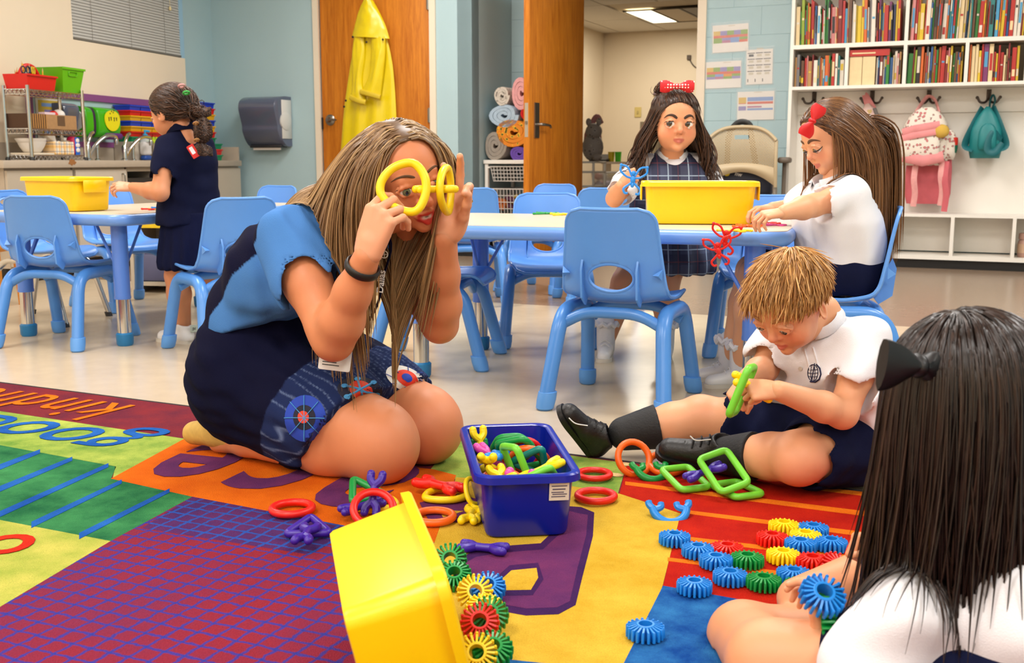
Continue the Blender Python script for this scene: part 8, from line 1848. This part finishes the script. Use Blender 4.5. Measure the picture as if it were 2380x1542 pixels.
MhA = hand_frame(wLr, (-.95,-.1,-.1), (-.1,-.25,.95)); hA_ = hand(MhA, .6, 1, [(35,40,25), (38,45,25), (40,45,28), (45,45,28)], thumb=(25,10,10), thumb_in=30, res=.0028, skin=SKR); MhB = hand_frame(wRr, (-.9,-.3,-.1), (0,0,1)); hB_ = hand(MhB, .6, -1, [(30,40,25)]*4, res=.003, skin=SKR)
body_mesh(gr, [pa, (hv, hf, hc), hA_, hB_])
d = SDF()
for sg in (1, -1): L = rr2*sg; d.limb([PR2+L*.05+VV((0,0,-.0)), PR2+L*.055+VV((0,0,.09)), SR2+L*.06-VV((0,0,.06)), SR2+L*.075], [.098,.095,.085,.048], k=.05)
d.cap(sLr, sLr.lerp(eLr,.66), .05, .062, k=.025).cap(sRr, sRr.lerp(eRr,.7), .05, .056, k=.025); d.subcap(sLr.lerp(eLr,.76), eLr, .054, k=.006); d.cap(SR2, SR2+VV((-.01,0,.04)), .052, .047, k=.02); d.cut(SR2+VV((-.01,0,.045)), (-.4,0,1)); d.cut(PR2+VV((0,0,-.035)), (0,0,-1)); cloth('polo_shirt', d, .005, m_wht, gr, folds(.004, 50, 14))
collar(gr, frame(SR2+VV((-.012,0,.035)), rr2, (-.4,0,.9)), .05, .025, m_wht)
d = SDF(); d.cap(PR2+rr2*.05, PR2-rr2*.05, .104, k=.05); d.limb([PR2-rr2*.06, (PR2-rr2*.06).lerp(kLr,.75)], [.085,.07], k=.05).limb([PR2+rr2*.06, (PR2+rr2*.06).lerp(kRr,.75)], [.085,.07], k=.05); d.cut(PR2+VV((0,0,-.058)), (0,0,-1)); d.cut(PR2+VV((0,0,.05)), (0,0,1)); cloth('skort', d, .005, m_navs, gr, folds(.003, 50, 3))
for a in (aLr, aRr):
    d = SDF(); d.limb([a+VV((0,0,.07)), a+VV((0,0,-.02))], [.036,.034], k=.01); cloth('sock', d, .005, m_sock, gr)
    q = MB(); q.tube([(a.x+.042*math.cos(t), a.y+.042*math.sin(t), a.z+.075+.007*math.sin(9*t)) for t in [2*math.pi*k/36 for k in range(36)]], .01, 6, closed=True); q.build('sock_frill', m_sock, gr)
    shoe(gr, (a.x+.042, a.y+.0, .0), (a.x-.11, a.y-.015, .0), (0,0,1), .165, m_shw, m_sole, lace=m_shw)
mhr = hair_mat('hair_brown_straight', .33); cr_ = [(86,56,32), (104,70,42), (70,44,26), (122,84,50)]
hair_cap('hair_cap', MHR, [((0,.30,.82), (0,1,-.48)), ((0,0,.28), (0,.25,-1))], (80,52,30), mhr, gr)
P, N, U = scalp(MHR, 2300, lambda x, y, z: ((y-.30) < (z-.82)*.48) & (z > .25), seed=15); Ax = np.array(MHR)[:3,:3]/MHR.to_scale()[0]
Dw = np.stack([np.sign(U[:,0])*.35, -1.0+0*U[:,0], -.25+0*U[:,0]], 1) @ Ax.T; Dw = Dw-(Dw*N).sum(1)[:, None]*N
bk = V3((.16,.02,-1.0)); rs = np.random.RandomState(3); lens = rs.uniform(.85,1.06,len(P))
pth = grow(P-N*.003, Dw, 26, .0172, lambda Pn, t: (V3((.7,.03,-.75)) if t < .22 else V3((.02,.01,-1.0)))[None,:]+0*Pn, [skull_ell(MHR, 1.0), face_ell(MHR, 1.0)], [(V3(PR2), V3(SR2-VV((0,0,.04))), .108), (V3(sLr), V3(sRr), .06), (V3(sLr), V3(sLr.lerp(eLr,.4)), .058)], stiff=.66, jitter=.015, seed=4, lens=lens); strands('hair', pth, .0019, cr_, mhr, gr, tipcol=(140,92,48), seed=2)
bow(gr, Q(1888, 281, 3.07), (.45,-.05,.88), (-.85,.0,.45), .044, .044, mat('red_satin', (206,12,16), .5))
# ================================================================== standing girl in navy
gn = thing('person', 'standing girl in navy polo and skirt with a curly brown braid', 'person')
SKN = (204,138,98)
fn = VV((-.80,.60,0)); rn = VV((fn.y, -fn.x, 0)); HNc = Q(402, 262, 4.2); MHN = head_M(HNc, (-.82,.45,-.30), (-.22,.1,.97), .2)
SN = Q(432, 330, 4.2); PN = Q(440, 505, 4.22); sLn, sRn = SN-rn*.085+VV((0,0,-.015)), SN+rn*.085+VV((0,0,-.015))
eLn = Q(372, 448, 4.06); wLn = Q(308, 436, 4.14); eRn = SN+VV((.0,.2,-.16)); wRn = eRn+VV((-.14,.05,.02))
aLn, aRn = Q(427, 775, 4.25), Q(508, 765, 4.31); aLn.z = .06; aRn.z = .06; kLn = PN.lerp(aLn,.52)-rn*.03+fn*.02; kRn = PN.lerp(aRn,.52)+rn*.03+fn*.02
s = SDF(); s.limb([sLn, sLn.lerp(eLn,.5), eLn], [.036,.034,.032], k=.015).limb([eLn, eLn.lerp(wLn,.35), wLn], [.032,.031,.02], k=.015).limb([sRn, eRn, wRn], [.036,.03,.02], k=.015).limb([SN, HNc+VV((.02,-.01,-.06))], [.045,.042], k=.02)
for k, a, h in ((kLn, aLn, -.042), (kRn, aRn, .042)): s.limb([PN+rn*h, k, k.lerp(a,.35), a], [.056,.044,.045,.03], k=.02)
pa = skin_part(s, .006, SKN); hv, hf, hc = head(gn, MHN, SKN, (180,100,86), child=1, iris=(50,32,22), res=.014)
MhN = hand_frame(wLn, (-.95,.05,.02), (.05,-.6,.75)); hN = hand(MhN, .62, 1, [(25,35,20), (30,40,22), (35,45,25), (40,45,25)], thumb=(28,10,10), thumb_in=35, res=.0028, skin=(214,158,124)); MhM = hand_frame(wRn, (-.9,.1,0), (0,0,1)); hM = hand(MhM, .6, -1, FIST, res=.004, skin=SKN)
body_mesh(gn, [pa, (hv, hf, hc), hN, hM])
d = SDF()
for sg in (1, -1): L = rn*sg; d.limb([PN+L*.05+VV((0,0,-.03)), PN+L*.036+VV((0,0,.1)), SN+L*.042-VV((0,0,.07)), SN+L*.06-VV((0,0,.01))], [.088,.076,.074,.042], k=.05)
d.cap(sLn, sLn.lerp(eLn,.62), .043, .052, k=.025).cap(sRn, sRn.lerp(eRn,.6), .043, .05, k=.025); d.subcap(sLn.lerp(eLn,.7), eLn, .046, k=.006); d.cap(SN, SN+VV((0,0,.05)), .06, .056, k=.02); d.cut(SN+VV((0,0,.062)), (0,0,1)); d.cut(PN+VV((0,0,-.03)), (0,0,-1)); cloth('polo_shirt', d, .0055, m_nav, gn, folds(.004, 50, 21))
collar(gn, frame(SN+VV((-.006,.0,.03)), rn, (-.2,.15,1)), .052, .034, m_nav, open_=20)
d = SDF(); d.cap(PN+VV((0,0,.01)), PN+VV((0,0,-.17)), .104, .128, k=.04); d.cut(PN+VV((0,0,-.2)), (0,0,-1)); d.cut(PN+VV((0,0,.02)), (0,0,1)); cx_, cy_ = PN.x, PN.y; cloth('pleated_skirt', d, .0055, m_navs, gn, lambda X, Y, Z: .006*np.sin(np.arctan2(Y-cy_, X-cx_)*18)*np.clip((PN.z-Z)*7, 0, 1))
for a, sg in ((aLn, 1), (aRn, 1)):
    o = shoe(gn, (a.x+.04, a.y-.035, 0), (a.x-.11, a.y+.045, 0), (0,0,1), .185, m_shw, m_sole, lace=m_shw); q = MB(); q.M = frame((a.x+.055, a.y-.045, .062), fn.cross(VV((0,0,1))), None, (0,0,1)); q.rbox(-.018, .018, -.014, .016, -.002, .002, .004, 1); q.build('heel_tab', mat('heel_tab_grey', (176,186,172), .6), o)
    letters('heel_print', 'VEJA'[:2], .016, m_dark, o, frame((a.x+.0565, a.y-.0472, .062), -fn.cross(VV((0,0,1))), None, (0,0,1)))
mhn = hair_mat('hair_brown_curly', .45); cn = [(52,32,20), (70,44,28), (40,25,17), (86,56,36)]
hair_cap('hair_cap', MHN, [((0,.30,.80), (0,1,-.5)), ((0,0,.32), (0,.3,-1))], (46,28,19), mhn, gn)
P, N, U = scalp(MHN, 1500, lambda x, y, z: ((y-.30) < (z-.80)*.5) & (z > .30), seed=22); An = np.array(MHN); Ax = An[:3,:3]/MHN.to_scale()[0]; kn_ = np.array([.0,-.56,.34]) @ An[:3,:3].T+An[:3,3]; rs = np.random.RandomState(9); ph = rs.uniform(0, 6.28, len(P))
def fln(Pn, t):
    to = kn_-Pn; d_ = np.linalg.norm(to, axis=1)[:, None]; to /= d_+1e-6; cu = np.stack([np.sin(ph+t*16), np.cos(ph+t*13), np.sin(ph*2+t*15)], 1)*.5; return to*(d_ > .012)+cu
Dw = (kn_-P); Dw = Dw-(Dw*N).sum(1)[:, None]*N
pth = grow(P-N*.003, Dw, 16, .0145, fln, [skull_ell(MHN, 1.01)], (), stiff=.6, jitter=.1, seed=11, lens=rs.uniform(.6,1.0,len(P))); strands('hair', pth, .002, cn, mhn, gn, seed=12)
# braid of curly puffs with elastics
bc_ = [VV(kn_), Q(468, 262, 4.10), Q(470, 305, 4.08), Q(468, 345, 4.08), Q(482, 362, 4.07)]; path = bez(bc_, 10); tot = len(path)-1; n = 900; rs = np.random.RandomState(13); pt = np.zeros((n, 15, 3)); PA = np.array([list(p) for p in path])
for k in range(15):
    f = np.clip(rs.rand(n)*.0+np.linspace(0, .82, n)+k/14*.18, 0, 1); base_ = np.stack([np.interp(f*tot, range(tot+1), PA[:,c]) for c in range(3)], 1); bulge = (.01+.03*np.abs(np.sin(f*math.pi*3)))*(1.1-.25*f); an_ = np.linspace(0, 6.28*37, n)+k*.9; sp_ = np.stack([np.cos(an_), np.sin(an_)*.8, .35*np.sin(an_*1.7+k)], 1); pt[:, k] = base_+sp_*bulge[:, None]*(.7+.3*np.sin(an_*3)[:, None])
strands('braid', pt, .0022, cn, mhn, gn, seed=14)
for px, py, D_, c, nm in ((422, 200, 4.12, (206,150,150), 'pink'), (433, 216, 4.11, (60,170,70), 'green'), (455, 287, 4.05, (150,104,50), 'amber'), (457, 326, 4.05, (150,104,50), 'amber')):
    p = Q(px, py, D_); q = MB(); q.M = frame(p, (1,0,.3), (.5,-.3,-.6)); q.tube(ring_path(.011 if nm != 'amber' else .008, 16), .004, 7, closed=True); q.build('hair_elastic', mat('elastic_'+nm, c, .6), gn)
q = MB(); q.M = frame(Q(449, 352, 4.06), (.5,0,-.85), None, (.75,.1,.5)); q.rbox(-.026, .026, -.014, .014, -.001, .001, .002, 1); q.mi = 1; q.rbox(-.018, .01, -.008, .006, .001, .0014, .001, 1); q.build('sewn_tag', [mat('tag_red', (206,30,24), .6), m_wht], gn)
